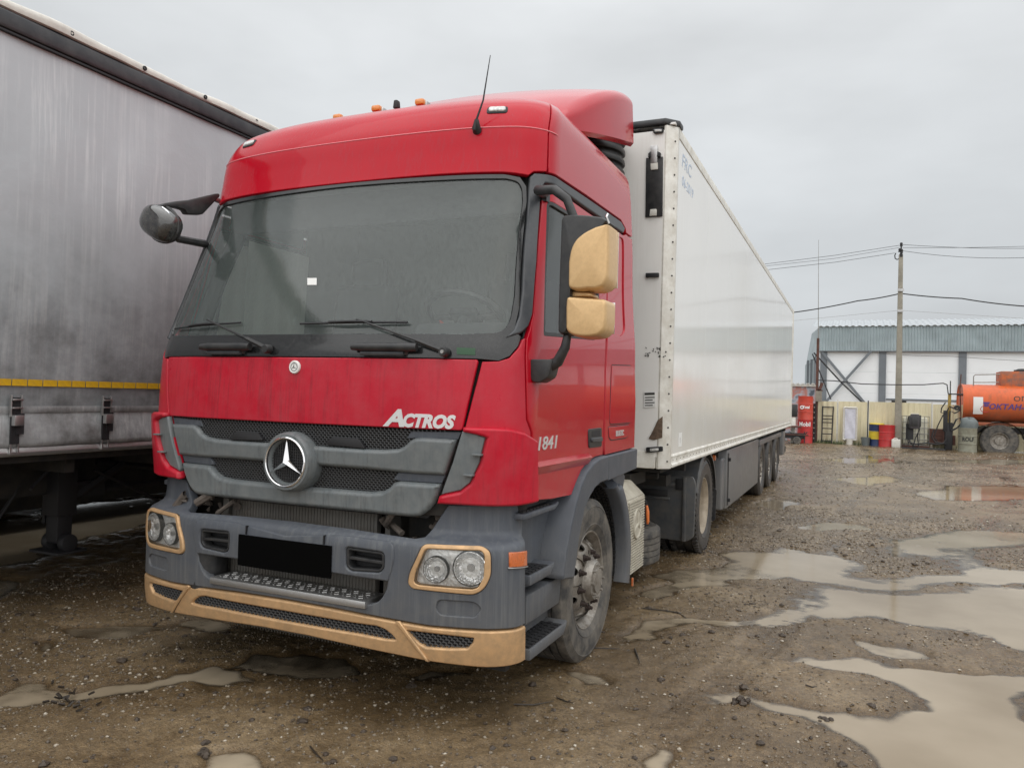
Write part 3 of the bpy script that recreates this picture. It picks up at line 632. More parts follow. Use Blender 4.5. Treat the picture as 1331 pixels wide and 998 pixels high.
# inner moulding around vents and plate
inn = B([(350, 388), (328, 330), (306, 255), (318, 238)], *Z2)
for s in (0, 1):
    fb = bool(s); sg = -1 if s else 1
    patch('bumper_recess', BUM, offset2(ccw(rcs), -.003), GREYP, truck, off=-.012, thick=.02, bev=(.001, .001), flip=fb)
    hf = patch('headlight_frame', BUM, offset2(ccw(hlo), .003), GOLD, truck, holes=[hli], off=.010, thick=.06, bev=(.006, .006), g=.03, flip=fb)
    # headlight: reflector bowls, bulb, clear cover
    hc = np.array(hli); ca, cv = hc[:, 0].mean(), hc[:, 1].mean()
    head = patch('headlight', BUM, offset2(ccw(hli), -.002), LBOWL, truck, off=-.026, thick=.02, g=.03, flip=fb)
    for (px, py, rr) in ((384, 583, .080), (252, 588, .060)):
        (aa, vv_), = B([(px, py)], *Z3); c0 = BUM(aa*sg, vv_); n0 = snorm(BUM, aa*sg, vv_); n0 = n0/np.linalg.norm(n0)
        q = Vector(n0).to_track_quat('Y', 'Z').to_matrix(); m = M()
        m.lathe([(rr, 0.), (rr*.98, .006), (rr*.93, .006), (rr*.9, -.008), (rr*.72, -.018), (rr*.4, -.024), (rr*.12, -.025)], (0, 0, 0), 'Y', 36)
        m.v = [tuple(q @ Vector(v)+Vector(c0-n0*.006)) for v in m.v]; m.build('reflector', LCHR, head)
        m = M(); m.lathe([(.001, .0), (rr*.2, .0), (rr*.24, -.01), (rr*.24, -.05)], (0, 0, 0), 'Y', 16); m.v = [tuple(q @ Vector(v)+Vector(c0-n0*.012)) for v in m.v]; m.build('bulb_cap', ALU, head)
        m = M(); m.lathe([(rr*1.0, .0), (rr*1.03, .004), (rr*1.06, .0), (rr*1.06, -.02)], (0, 0, 0), 'Y', 36); m.v = [tuple(q @ Vector(v)+Vector(c0-n0*.004)) for v in m.v]; m.build('reflector_rim', BLKP, head)
    patch('headlight_cover', BUM, offset2(ccw(hli), .0), LGLASS, truck, off=.006, thick=.004, bev=(.004, .003), flip=fb)
    # slotted vent
    vb_ = patch('vent_bowl', BUM, offset2(ccw(vent), -.004), BLKM, truck, off=-.07, thick=.02, flip=fb)
    va = np.array(vent); v0, v1, u0, u1 = va[:, 1].min(), va[:, 1].max(), va[:, 0].min(), va[:, 0].max()
    patch('vent_frame', BUM, offset2(ccw(vent), .001), BLKP, truck, holes=[offset2(ccw(vent), .012)], off=.002, thick=.06, bev=(.003, .003), g=.03, flip=fb)
    patch('vent_slat', BUM, [(u0+.01, v0+(v1-v0)*.48), (u1-.01, v0+(v1-v0)*.42), (u1-.01, v0+(v1-v0)*.55), (u0+.01, v0+(v1-v0)*.61)], BLKP, truck, off=-.004, thick=.05, bev=(.003, .004), flip=fb)
    # side marker lamp in the bumper corner
    am = B([(532, 521), (596, 514), (596, 572), (532, 577)], *Z3)
    patch('side_lamp', BUM, am, AMBER, truck, off=.010, thick=.02, bev=(.005, .005), flip=fb)
    patch('lamp_ledge', BUM, B([(528, 578), (598, 572), (598, 576), (528, 583)], *Z3), ALU, truck, off=.012, thick=.015, bev=(.002, .002), flip=fb)
    # seams in the bumper (joint strips)
# plate holder band pressed proud of the bumper, blank black plate
pl = B([(321, 690), (436, 703), (434, 744), (313, 727)])
patch('number_plate', BUM, [(-.285, .688), (.285, .688), (.285, .848), (-.285, .848)], mat('black_plate', (.002, .002, .002), .9, spec=.05), truck, off=.020, thick=.012, bev=(.001, .001))
beam = B([(1040, 292), (1262, 322), (1275, 342), (1278, 400), (1262, 470), (1246, 518)], *Z2)
bo_ = [(0, beam[0][1]+.012), (.3, beam[0][1]+.012)]+beam+[(.72, opr[3][1]+.004), (0, opr[1][1]+.004)]
print('beam', beam, 'vent', vent[0], 'opr', opr[:6])
bo_ = [(0, .868)]+[(a, v) for a, v in beam]+[(0, opr[0][1]+.004)]
bo2 = bo_+mirror(bo_[1:-1])
vt_h = [vent, neg(vent)]
patch('bumper_beam', BUM, bo2, GREYP, truck, holes=[offset2(ccw(h), -.002) for h in vt_h], off=.009, thick=.012, bev=(.009, .007), g=.04)
for xx in (-.25, .25):
    m = M(); m.box((xx, -.008, .875), (.004, .02, .045)); m.build('beam_joint', BLKM, truck)
# step inside the lower opening, radiator behind
m = M(); st = .598
m.bb(-.50, .50, -.006, .18, st-.035, st); m.build('bumper_step', ALU, truck, bevel=.004)
m = M()
for i in range(26):
    for j in range(4):
        m.box((-.47+i*.0365+(j % 2)*.016, .04+j*.032, st+.001), (.022, .005, .004), rotm(rz=.6 if (i+j) % 2 else -.6))
prop(m.build('step_tread', ALU, truck, smooth=0), kind='stuff')
m = M(); m.bb(-.55, .42, .20, .24, .30, 1.02); m.bb(-.62, -.58, .2, .3, .3, 1.02); m.bb(.47, .5, .2, .3, .3, 1.02); m.build('radiator', RAD, truck)
m = M()
for i in range(48): m.box((-.54+i*.02, .198, .64), (.003, .006, .7))
prop(m.build('radiator_fins', RAD, truck, smooth=0), kind='stuff')
m = M()
for i in range(34):
    x_ = random.choice((-1, 1))*random.uniform(.45, .85); p = Vector((x_, random.uniform(.13, .28), random.uniform(.86, 1.04)))
    pts = [p+Vector((random.uniform(-.07, .07)*k, random.uniform(-.02, .02)*k, random.uniform(-.04, .04)*k)) for k in range(3)]; m.tube(pts, random.uniform(.008, .03), 7)
prop(m.build('engine_hoses', ENG, truck), kind='stuff')
m = M(); m.bb(-1.1, 1.1, .35, .4, .25, 1.1); m.bb(-.9, -.55, .3, .36, .4, 1.0).bb(.55, .9, .3, .36, .4, 1.0); m.build('engine_bulkhead', DARK, truck)
m = M(); m.lathe([(.001, -.13), (.10, -.13), (.10, .1), (.001, .1)], (-.63, .12, .64), 'Z', 24); m.build('washer_bottle', BLKP, truck)
m = M(); m.bb(.60, .76, .10, .2, .50, .70); m.build('horn_box', BLKP, truck, bevel=.01)
# gold lip
gt = B([(430, 791.5), (520, 809), (558, 815.5), (620, 820), (652, 820), (672, 818), (681, 817)])
gbp = B([(678, 862), (655, 866.5), (620, 867), (560, 860), (515, 851), (400, 826)])
lip = [(0, gt[0][1]+.004)]+gt[:6]+[(be, gt[5][1]), (be, .335), (gbp[1][0], gbp[1][1]), (gbp[2][0], gbp[2][1]), gbp[3], gbp[4], gbp[5], (0, gbp[5][1])]
lip = lip+mirror(lip[1:-1])
cm = B([(1040, 722), (1150, 738), (1185, 742), (1230, 760), (1262, 785), (1285, 812), (1230, 808), (1100, 783), (900, 748)], *Z2)
cm = [(0, cm[0][1]+.002)]+cm[:8]+[(0, cm[8][1]-.002)]; cmo = cm+mirror(cm[1:-1])
sm_ = B([(141, 819), (220, 828), (320, 840), (398, 849), (395, 866), (374, 888), (300, 889), (215, 883), (190, 868), (165, 845)], *Z3)
patch('bumper_lip', BUM, lip, GOLD, truck, holes=[cmo, sm_, neg(sm_)], off=.004, thick=.05, bev=(.010, .009), g=.035)
hexmesh('lip_mesh', BUM, offset2(ccw(cmo), -.004), MESHM, truck, cw=.026, ch=.0135, r=.0028, off=-.012)
patch('lip_backing', BUM, offset2(ccw(cmo), -.012), BLKM, truck, off=-.035, thick=.01, g=.08)
for s in (0, 1):
    hexmesh('lip_mesh', BUM, offset2(ccw(sm_), -.004), MESHM, truck, cw=.026, ch=.0135, r=.0028, off=-.012, flip=bool(s))
    patch('lip_backing', BUM, offset2(ccw(sm_), -.012), BLKM, truck, off=-.035, thick=.01, g=.08, flip=bool(s))
    rib = B([(100, 781), (120, 782), (232, 934), (218, 932)], *Z3); patch('lip_rib', BUM, rib, GOLD, truck, off=.016, thick=.014, bev=(.006, .006), flip=bool(s))
    patch('lip_seam', BUM, B([(101, 781), (104, 781), (220, 932), (217, 932)], *Z3), BLKM, truck, off=.0085, thick=.006, bev=(.0005, .0005), flip=bool(s))
# --------- entry steps
for s in (1, -1):
    m = M()
    m.bb(s*1.0, s*1.10, .40, .98, .30, 1.09); m.bb(s*1.10, s*1.13, .45, .92, .52, .60)
    m.build('step_panel', GREYP, truck, bevel=.01)
    for (y0, y1, z, d, x1) in ((.36, .90, .375, .055, 1.225), (.36, .70, .735, .05, 1.215), (.30, .78, 1.045, .03, 1.20)):
        m = M(); pl_ = [(y0, 0), (y1-.05, 0), (y1, .012), (y1, -.01), (y1-.06, -d), (y0, -d)]
        m.prism(pl_, lambda u, v, dd: (s*dd, u, z+v), 1.06, x1); m.build('step', GREYP, truck, bevel=.008)
        m = M(); nx = int((y1-y0-.08)/.045)
        for i in range(nx):
            for j in range(3):
                m.box((s*(x1-.03-j*.045), y0+.04+i*.045+(j % 2)*.012, z+.004), (.026, .030, .009))
        m.bb(s*1.08, s*(x1-.012), y0+.01, y1-.06, z-.002, z+.0015)
        m.build('step_grip', BLKM, truck, smooth=0)
    m = M(); m.prism([(.42, .47), (.90, .47), (.93, .615), (.90, .62), (.42, .62)], lambda u, v, d: (s*d, u, v), 1.10, 1.175); m.build('step_pocket', GREYP, truck, bevel=.012)
    m = M()
    for q in ((.55, .66, .03), (.64, .665, .022), (.72, .66, .035), (.60, .645, .018)): m.lathe([(.001, 1.108*s), (q[2], 1.108*s), (q[2], 1.09*s)], (0, q[0], q[1]), 'X', 14)
    m.build('pocket_holes', BLKM, truck)
# --------- wheels
def tyre_mesh(W, R_, r, tread='rib', mt=None, n=72):
    w_ = W/2; p = [(r, -w_*.72), (r+.006, -w_*.80), (r+.03, -w_*.90), (r+.05, -w_*.95), (r+.054, -w_*.965), (r+.058, -w_*.95), (r+(R_-r)*.55, -w_), (r+(R_-r)*.76, -w_*.97), (r+(R_-r)*.78, -w_*.985), (r+(R_-r)*.80, -w_*.965),
        (R_-.022, -w_*.90), (R_-.006, -w_*.84), (R_-.001, -w_*.78)]
    gs = (-.46, -.16, .16, .46) if tread == 'rib' else (-.5, 0, .5)
    for g_ in gs: c = g_*w_*1.05; p += [(R_, c-.006), (R_-.013, c-.004), (R_-.013, c+.004), (R_, c+.006)]
    p += [(a, -b) for a, b in p[12::-1]]
    m = M(); m.lathe(p, n=n)
    if tread == 'lug':
        for i in range(60):
            a = 2*pi*i/60
            for side in (-1, 1):
                c = (side*w_*.78, cos(a)*(R_+.002), sin(a)*(R_+.002)); m.box(c, (w_*.36, .022, .02), rotm(rx=a-pi/2))
    return m.mesh('tyre', mt or RUB, smooth=30)
def polar_disc(prof, holes, n, mt, name, par, hr=.022, ring=.22, hn=8):
    pr = sorted(prof); rr = np.array([p[0] for p in pr]); hh = np.array([p[1] for p in pr]); f = pchip(rr, hh)
    R0 = 1.0
    def S(a, v):
        a = np.asarray(a, float); v = np.asarray(v, float); th = a/ring
        return np.stack([f(v)+0*th, v*np.cos(th), v*np.sin(th)], -1)
    vs = []; fs = []; tot = 0
    for k in range(hn):
        c = 2*pi*(k+.5)/hn*ring; hw = pi/hn*ring
        out_ = [(c-hw, pr[0][0]), (c+hw, pr[0][0]), (c+hw, pr[-1][0]), (c-hw, pr[-1][0])]
        hole = [(c+hr*cos(t), ring+hr*.82*sin(t)) for t in np.linspace(0, 2*pi, 13)[:-1]]
        o = patch('tmp', S, out_, mt, None, holes=[hole], off=0, thick=.012, bev=(.0003, .0003), g=.022)
        me = o.data; b = tot; vs += [tuple(v.co) for v in me.vertices]; fs += [tuple(b+i for i in p.vertices) for p in me.polygons]; tot = len(vs)
        bpy.data.objects.remove(o); bpy.data.meshes.remove(me)
    m = M(); m.add(vs, fs); return m
TY = {}
def wheel(par, c, side, kind, face=RUB):
    """thing > wheel > tyre, rim, nuts"""
    e = bpy.data.objects.new('wheel', None); COL.objects.link(e); e.parent = par; e.empty_display_size = .2
    e.location = Vector(c)-ORGN[par.name]; e.rotation_euler = (random.uniform(0, 6) if kind != 'steer' else 0, 0, 0 if side > 0 else pi)
    if kind not in TY:
        d = {}; r = .286; W, R_ = {'steer': (.315, .495), 'drive': (.31, .495), 'single': (.385, .50)}[kind]
        d['tyre'] = tyre_mesh(W, R_, r, 'rib' if kind != 'drive' else 'lug', face)
        m = M(); h = W/2*.80
        m.lathe([(.296, h-.004), (.300, h+.002), (.296, h+.008), (.288, h+.004), (.281, h-.014), (.268, h-.026), (.262, h-.045), (.256, -h+.05), (.266, -h+.03), (.29, -h)], n=56)
        d['rim'] = m.mesh('rim', STEEL if kind != 'drive' else BEIGE)
        if kind == 'steer': pr = [(.258, .055), (.245, .066), (.225, .092), (.205, .118), (.19, .128), (.15, .130), (.135, .130)]; zn = .130
        elif kind == 'single': pr = [(.258, .05), (.245, .07), (.225, .10), (.205, .122), (.19, .130), (.15, .132), (.135, .132)]; zn = .132
        else: pr = [(.262, -.035), (.24, -.075), (.21, -.095), (.19, -.10), (.15, -.10), (.13, -.10)]; zn = -.10
        d['disc'] = polar_disc(pr, 8, 0, STEEL if kind != 'drive' else BEIGE, 'disc', None, hr=.026, ring=.222, hn=8 if kind != 'single' else 10).mesh('wheel_disc', STEEL if kind != 'drive' else BEIGE, smooth=40)
        m = M(); ho = zn+{'steer': .055, 'drive': .10, 'single': .03}[kind]
        m.lathe([(.142, zn-.02), (.142, zn+.012), (.128, zn+.018), (.122, ho-.015), (.112, ho), (.075, ho), (.072, ho+.012), (.03, ho+.016), (.001, ho+.016)], n=36)
        for k in range(8):
            a = 2*pi*k/8; m.lathe([(.001, ho+.02), (.008, ho+.02), (.009, ho-.005)], (0, .096*cos(a), .096*sin(a)), 'X', 8)
        d['hub'] = m.mesh('hub', STEEL if kind != 'drive' else BEIGE)
        m = M(); m.lathe([(.001, .040), (.010, .040), (.011, .026), (.0155, .024), (.017, .006), (.024, .003), (.024, -.004)], (0, 0, 0), 'X', 9); d['nut'] = m.mesh('wheel_nut', RUST); d['zn'] = zn
        m = M(); m.lathe([(.255, -.14), (.16, -.15), (.15, .0), (.001, .0)], n=24); d['drum'] = m.mesh('brake_drum', DARK)
        TY[kind] = d
    d = TY[kind]
    for k in ('tyre', 'rim', 'disc', 'hub', 'drum'):
        o = bpy.data.objects.new({'disc': 'wheel_disc', 'drum': 'brake_drum'}.get(k, k), d[k]); COL.objects.link(o); o.parent = e
    for k in range(10):
        a = 2*pi*k/10+.2; o = bpy.data.objects.new('wheel_nut', d['nut']); COL.objects.link(o); o.parent = e; o.location = (d['zn'], .1675*cos(a), .1675*sin(a))
    return e
for s in (1, -1):
    wheel(truck, (s*1.045, 1.40, .50), s, 'steer')
    wheel(truck, (s*1.08, 5.22, .50), s, 'drive', RUBW); wheel(truck, (s*.74, 5.22, .50), s, 'drive', RUBW)
m = M(); m.tube([(-.9, 1.4, .5), (.9, 1.4, .5)], .06, 10).bb(-.5, .5, 1.3, 1.5, .45, .6); m.tube([(-.9, 5.22, .5), (.9, 5.22, .5)], .09, 12); m.lathe([(.001, -.2), (.2, -.12), (.25, 0), (.2, .12), (.001, .2)], (0, 5.2, .5), 'X', 20); m.build('axle', DARK, truck)
# front mudguard: inner liner (ribbed) and grey rear quarter
for s in (1, -1):
    cy, cz, Rm = 1.42, .50, .62
    m = M(); pr = []
    n = 46
    for i in range(n+1):
        a = radians(135-(135+12)*i/n); pr.append((cy+Rm*cos(a)*1.12, cz+Rm*sin(a)))
    for j in range(len(pr)-1):
        (y0, z0), (y1, z1) = pr[j], pr[j+1]
        for x0, x1 in ((.72, 1.17),): m.add([(s*x0, y0, z0), (s*x1, y0, z0), (s*x1, y1, z1), (s*x0, y1, z1)], [(0, 1, 2, 3)])
    m.build('wheel_arch_liner', BLKP, truck)
    m = M()
    for j in range(10, len(pr)-1):
        for q in range(14):
            y0, z0 = pr[j]; dx = .76+q*.029+(j % 2)*.0; a = atan2(z0-cz, y0-cy); m.box((s*dx, y0-.006*cos(a), z0-.006*sin(a)), (.018, .016, .022), rotm(rx=a))
    prop(m.build('liner_studs', BLKP, truck, smooth=0), kind='stuff')
    m = M(); P = []
    for i in range(23):
        a = radians(58-(58+15)*i/22); c_, s__ = cos(a), sin(a)
        ri, ro_ = Rm-.005, Rm+.10*(1 if i > 2 else .5)
        k = 1.12
        P.append([(s*1.14, cy+ri*c_*k, cz+ri*s__), (s*1.215, cy+ri*c_*k, cz+ri*s__), (s*1.23, cy+(ri+.015)*c_*k, cz+(ri+.015)*s__), (s*1.23, cy+(ro_-.02)*c_*k, cz+(ro_-.02)*s__), (s*1.21, cy+ro_*c_*k, cz+ro_*s__), (s*1.14, cy+ro_*c_*k, cz+ro_*s__)])
    m.grid(P); m.add(P[0], [tuple(range(6))]); m.add(P[-1], [tuple(range(5, -1, -1))]); m.build('rear_mudguard', GREYP, truck, smooth=50)
    m = M(); m.prism([(1.86, 1.20), (2.12, 1.08), (2.06, .98), (1.80, 1.08)], lambda u, v, d: (s*d, u, v), 1.0, 1.20); m.build('mudguard_bracket', GREYP, truck, bevel=.015)
    m = M(); m.prism(fillet([(2.245, .28), (2.27, .28), (2.27, .34), (2.245, .34)], .01), lambda u, v, d: (s*d, u, v), 1.228, 1.237); m.build('side_reflector', AMBER, truck)
    # ribbed exhaust box behind the wheel with the embossed star
    m = M(); bx = [(2.42, .27), (2.92, .27), (2.92, .86), (2.80, .955), (2.42, .955)]
    m.prism([(2.42, .29), (2.92, .29), (2.95, .86), (2.42, .86)], lambda u, v, d: (s*d, u, v), .55, 1.135)
    m.prism([(.55, .86), (1.135, .86), (1.02, .965), (.55, .965)], lambda u, v, d: (s*u, d, v), 2.42, 2.94)
    m.build('exhaust_box', CREAMB, truck, bevel=.012)
    m = M()
    for i in range(27):
        z = .305+i*.0205; m.box((s*1.137, 2.68, z), (.02, .46, .009)); m.box((s*.85, 2.415, z), (.54, .016, .009))
    prop(m.build('exhaust_box_louvres', CREAMB, truck, bevel=0, smooth=0), kind='stuff')
    m = M(); m.lathe([(.001, s*1.15), (.10, s*1.15), (.105, s*1.156), (.115, s*1.156), (.12, s*1.145), (.12, s*1.13)], (0, 2.68, .66), 'X', 32)
    for k in range(3):
        a = radians(90+120*k); m.tube([(s*1.15, 2.68, .66), (s*1.15, 2.68+.1*cos(a), .66+.1*sin(a))], [.016, .003], 5)
    m.build('embossed_star', CREAMB, truck)
# chassis rails, cross members, tanks
m = M()
for s in (1, -1):
    m.bb(s*.38, s*.46, .4, 6.0, .78, 1.02); m.bb(s*.30, s*.46, .4, 6.0, .78, .80)
for y in (2.4, 3.4, 4.3, 5.8): m.bb(-.4, .4, y, y+.1, .8, 1.0)
m.bb(-1.0, 1.0, 2.35, 2.42, .95, 1.25); m.bb(-.7, .7, 4.6, 5.7, 1.02, 1.08); m.bb(-1.05, 1.05, 4.10, 4.30, .8, .9)
m.build('chassis_frame', DARK, truck)
m = M(); m.lathe([(.001, -.35), (.2, -.33), (.22, -.28), (.22, .28), (.2, .33), (.001, .35)], (.62, 3.1, .84), 'Y', 24); m.tube([(.5, 2.3, 1.1), (.8, 2.6, 1.25), (.6, 3.0, 1.15)], .03, 8).tube([(.3, 2.3, 1.2), (.55, 2.7, 1.3), (.2, 3.1, 1.1)], .025, 8)
m.bb(.5, 1.0, 2.98, 3.5, .9, 1.0).tube([(.4, 3.5, .95), (1.1, 3.55, .95)], .03); m.build('air_tank', DARK, truck, bevel=0)
# spare tyre slung flat under the frame
m = M(); me = tyre_mesh(.33, .48, .286, 'rib', RUB)
o = link('spare_tyre', me, truck); o.rotation_euler = (0, pi/2, 0); o.location = Vector((.63, 3.60, .335))-ORGN[truck.name]
m = M(); m.bb(.2, 1.0, 3.55, 3.65, .50, .54).bb(.58, .68, 3.2, 4.0, .5, .53); m.tube([(.45, 3.6, .5), (.45, 3.6, .8)], .03); m.build('spare_carrier', DARK, truck)
m = M(); m.tube([(1.02, 3.0, .80), (1.08, 3.05, .81), (1.115, 3.08, .78), (1.12, 3.08, .74)], .008); m.tube([(1.05, 3.05, .52), (1.10, 3.05, .56), (1.115, 3.06, .64)], .009); m.build('cable', BLKM, truck)
m = M(); m.tube([(1.12, 3.08, .75), (1.128, 3.08, .70), (1.132, 3.08, .62), (1.128, 3.085, .60)], [.010, .015, .013, .009], 8); m.build('cable_grip', mat('orange_plastic', (.75, .20, .05), .4), truck)
# rear mudguards over the drive wheels
for s in (1, -1):
    cy, cz = 5.22, .50; P = []
    angs = [radians(a) for a in np.linspace(160, 12, 40)]
    for i, a in enumerate(angs):
        R0_ = .60+(.012 if (i % 4) < 2 and 4 < i < 22 else 0); P.append([(s*x_, cy+R0_*cos(a)*1.04, cz+R0_*sin(a)) for x_ in (.55, .6, .9, 1.2, 1.235)]+[(s*1.25, cy+(R0_-.03)*cos(a)*1.04, cz+(R0_-.03)*sin(a)), (s*1.25, cy+(R0_-.055)*cos(a)*1.04, cz+(R0_-.055)*sin(a))])
    m = M(); m.grid(P); m.build('rear_wheel_mudguard', FEND, truck, smooth=40)
    m = M(); pf = fillet([(.60, .24), (1.17, .22), (1.24, .27), (1.25, .80), (1.22, .87), (.60, .86)], .03)
    m.prism(pf, lambda u, v, d: (s*u, d-.03*(v-.5), v), 4.53, 4.57)
    m.prism(fillet([(1.13, .225), (1.165, .225), (1.165, .86), (1.13, .86)], .01), lambda u, v, d: (s*u, d-.03*(v-.5), v), 4.49, 4.53)
    m.bb(s*.65, s*1.10, 4.505, 4.53, .755, .80); m.bb(s*.72, s*1.0, 4.51, 4.53, .62, .65)
    m.build('mud_flap_panel', FEND, truck, bevel=.006)
    m = M(); m.bb(s*1.06, s*1.15, 4.49, 4.51, .73, .84).bb(s*.72, s*.98, 4.505, 4.515, .655, .72); m.build('bracket', BLKM, truck, bevel=.004)
    m = M(); m.prism(fillet([(.62, .25), (1.24, .25), (1.25, .62), (.62, .62)], .03), lambda u, v, d: (s*u, d, v), 5.84, 5.86); m.build('mud_flap', BLKP, truck)
# --------- main mirror (driver side) with gold cap
def rbox_grid(x0, x1, z0, z1, yb, yf_, rad, n=6, bulge=.02):
    """soft-cornered mirror shell: front skin bulging toward -y"""
    pass
def shell(name, outline, y_back, depth, mats, parent, bulge=.03, rim=.012, inset=.035):
    """closed outline in (x, z); front face rounds over toward -y"""
    o = ccw(fillet(outline, .03)); o = densify(o, .03); rings = []
    prev = o; d = 0
    for k, (i_, f_) in enumerate(((0, 0), (0, .72), (.10, .86), (.32, .95), (.62, .99), (1.0, 1.0))):
        rings.append(([tuple(p) for p in offset2(o, inset*i_)], y_back-depth*f_))
    m = M(); n = len(o)
    for r, y in rings: m.v += [(p[0], y, p[1]) for p in r]
    for j in range(len(rings)-1):
        for i in range(n): m.f.append((j*n+i, j*n+(i+1) % n, (j+1)*n+(i+1) % n, (j+1)*n+i)); m.mi.append(0)
    k = len(m.v); c = np.array(rings[-1][0]).mean(0); m.v.append((c[0], y_back-depth-.002, c[1]))
    for i in range(n): m.f.append(((len(rings)-1)*n+i, (len(rings)-1)*n+(i+1) % n, k)); m.mi.append(0)
    m.f.append(tuple(range(n-1, -1, -1))); m.mi.append(0)
    return m.build(name, mats, parent, smooth=50)
mq = lambda pts, y: [(float(U(640+a/3.565, 220+b/3.565, y)[0]), float(U(640+a/3.565, 220+b/3.565, y)[2])) for a, b in pts]
blk = mq([(318, 232), (330, 212), (372, 207), (450, 212), (515, 222), (538, 240), (520, 255), (430, 300), (380, 360), (365, 480), (362, 600), (352, 740), (338, 765), (312, 765), (302, 745), (306, 560)], .29)
mh = shell('mirror_housing', blk, .42, .135, BLKP, truck, inset=.012)
gu = mq([(350, 555), (352, 430), (362, 370), (385, 325), (430, 288), (480, 265), (525, 252), (538, 256), (539, 400), (535, 505), (520, 542), (480, 558), (440, 556), (400, 562)], .27)
shell('mirror_cap', gu, .42, .160, GOLDM, truck, inset=.016)
gd = mq([(342, 588), (380, 590), (440, 595), (515, 600), (527, 618), (525, 700), (518, 748), (490, 772), (430, 780), (370, 772), (338, 748), (338, 640)], .27)
shell('mirror_cap', gd, .42, .155, GOLDM, truck, inset=.016)
nk = mq([(345, 562), (400, 566), (455, 570), (462, 588), (400, 590), (345, 590)], .31); shell('mirror_neck', nk, .42, .10, GOLDM, truck, inset=.005)
m = M(); m.bb(1.39, 1.60, .421, .425, 2.15, 2.42).bb(1.39, 1.59, .421, .425, 1.93, 2.08); m.build('mirror_glass', MIRG, truck)
m = M(); m.tube([(1.595, .27, 2.43), (1.585, .26, 2.46), (1.588, .27, 2.475)], .006, 6); m.build('mirror_clip', CHROME, truck)
pa = CAB(*H([(708, 252)])[0]); pb = CAB(*H([(711, 478)])[0])
m = M(); m.tube([tuple(pa), (1.20, .36, 2.64), (1.30, .32, 2.625), (1.37, .31, 2.57), (1.405, .32, 2.48)], [.026, .026, .024, .022, .022], 10)
m.box(tuple(pa+np.array([.005, -.01, -.01])), (.04, .05, .075)); m.build('mirror_arm', BLKP, truck, smooth=50)
m = M(); m.tube([(1.385, .33, 1.92), (1.375, .33, 1.86), (1.335, .34, 1.79), (1.28, .35, 1.765), (1.215, .38, 1.76)], [.02, .024, .028, .034, .034], 10)
m.prism(fillet([(1.215, 1.69), (1.25, 1.685), (1.30, 1.715), (1.32, 1.80), (1.20, 1.80), (1.20, 1.72)], .015), lambda u, v, d: (u, d, v), .31, .42); m.build('mirror_arm', BLKP, truck, bevel=.006, smooth=50)
# --------- kerb mirror on the passenger side
mc = Vector((-1.150, .17, 2.585)); tilt = rotm(ry=radians(28))
def ell(m, c, a, b, d, Rm, n=24, k=12):
    P = []
    for i in range(k+1):
        t = pi*i/k-pi/2; pw = lambda v, e: abs(v)**e*(1 if v > 0 else -1); P.append([Vector(c)+Rm @ Vector((a*cos(t)**.6*pw(cos(u), .75), d*pw(sin(t), .8), b*cos(t)**.6*pw(sin(u), .75))) for u in np.linspace(0, 2*pi, n+1)])
    m.grid(P)
m = M(); ell(m, mc, .135, .098, .085, tilt); m.build('kerb_mirror_housing', mat('gloss_black_dome', (.02, .02, .022), .05, coat=1., dirt=((.09, .085, .075), .6, 30, None, 0, .6)), truck, smooth=80)
m = M(); A = np.linspace(0, 2*pi, 40); pts = [mc+tilt @ Vector((.138*cos(t), .012, .101*sin(t))) for t in A]; m.tube(pts, .011, 6); m.build('kerb_mirror_rim', BLKP, truck)
m = M(); pts = [mc+tilt @ Vector((.130*cos(t), -.030, .096*sin(t))) for t in np.linspace(.25, 1.75, 14)]; m.tube(pts, [.002]+[.006]*12+[.002], 6); m.build('mirror_trim_strip', CHROME, truck)
aL = CAB(*H([(281, 259)])[0]); aL2 = CAB(*H([(252, 312)])[0])
# flat arm: outline in the upright plane that runs from the pillar top to the mirror
pd = np.array([mc[0]-aL[0], mc[1]-aL[1]]); pd = pd/np.linalg.norm(pd); pn = np.array([pd[1], -pd[0], 0.])
def armpt(px, py): d = _f+_r*(170+px/9.977-1331/2)/CAMF-_u*(240+py/9.977-499)/CAMF; return CAMP+d*((aL-CAMP) @ pn)/(d @ pn)
def armslab(name, pts, hw): q = [armpt(*p) for p in pts]; m = M(); n = len(q); m.add([p+pn*hw for p in q]+[p-pn*hw for p in q], [tuple(range(n)), tuple(range(2*n-1, n-1, -1))]+[(i, (i+1) % n, n+(i+1) % n, n+i) for i in range(n)]); return m.build(name, BLKP, truck, bevel=.008)
armslab('kerb_mirror_arm', [(1115, 122), (1060, 124), (720, 205), (560, 222), (420, 245), (340, 285), (420, 300), (560, 300), (670, 330), (700, 385), (800, 392), (900, 395), (1000, 290), (1090, 195), (1125, 160)], .030)
m = M(); m.tube([mc+Vector((.02, .02, -.05)), mc+Vector((.08, .06, -.085)), tuple(aL2+np.array([-.005, -.012, 0]))], [.02, .022, .024], 8); m.build('arm_stay', BLKP, truck)
m = M(); m.tube([(aL[0], aL[1]-.02, aL[2]-.005), (aL[0]-.005, aL[1]-.07, aL[2])], .016, 10); m.build('arm_bolt', ALU, truck)
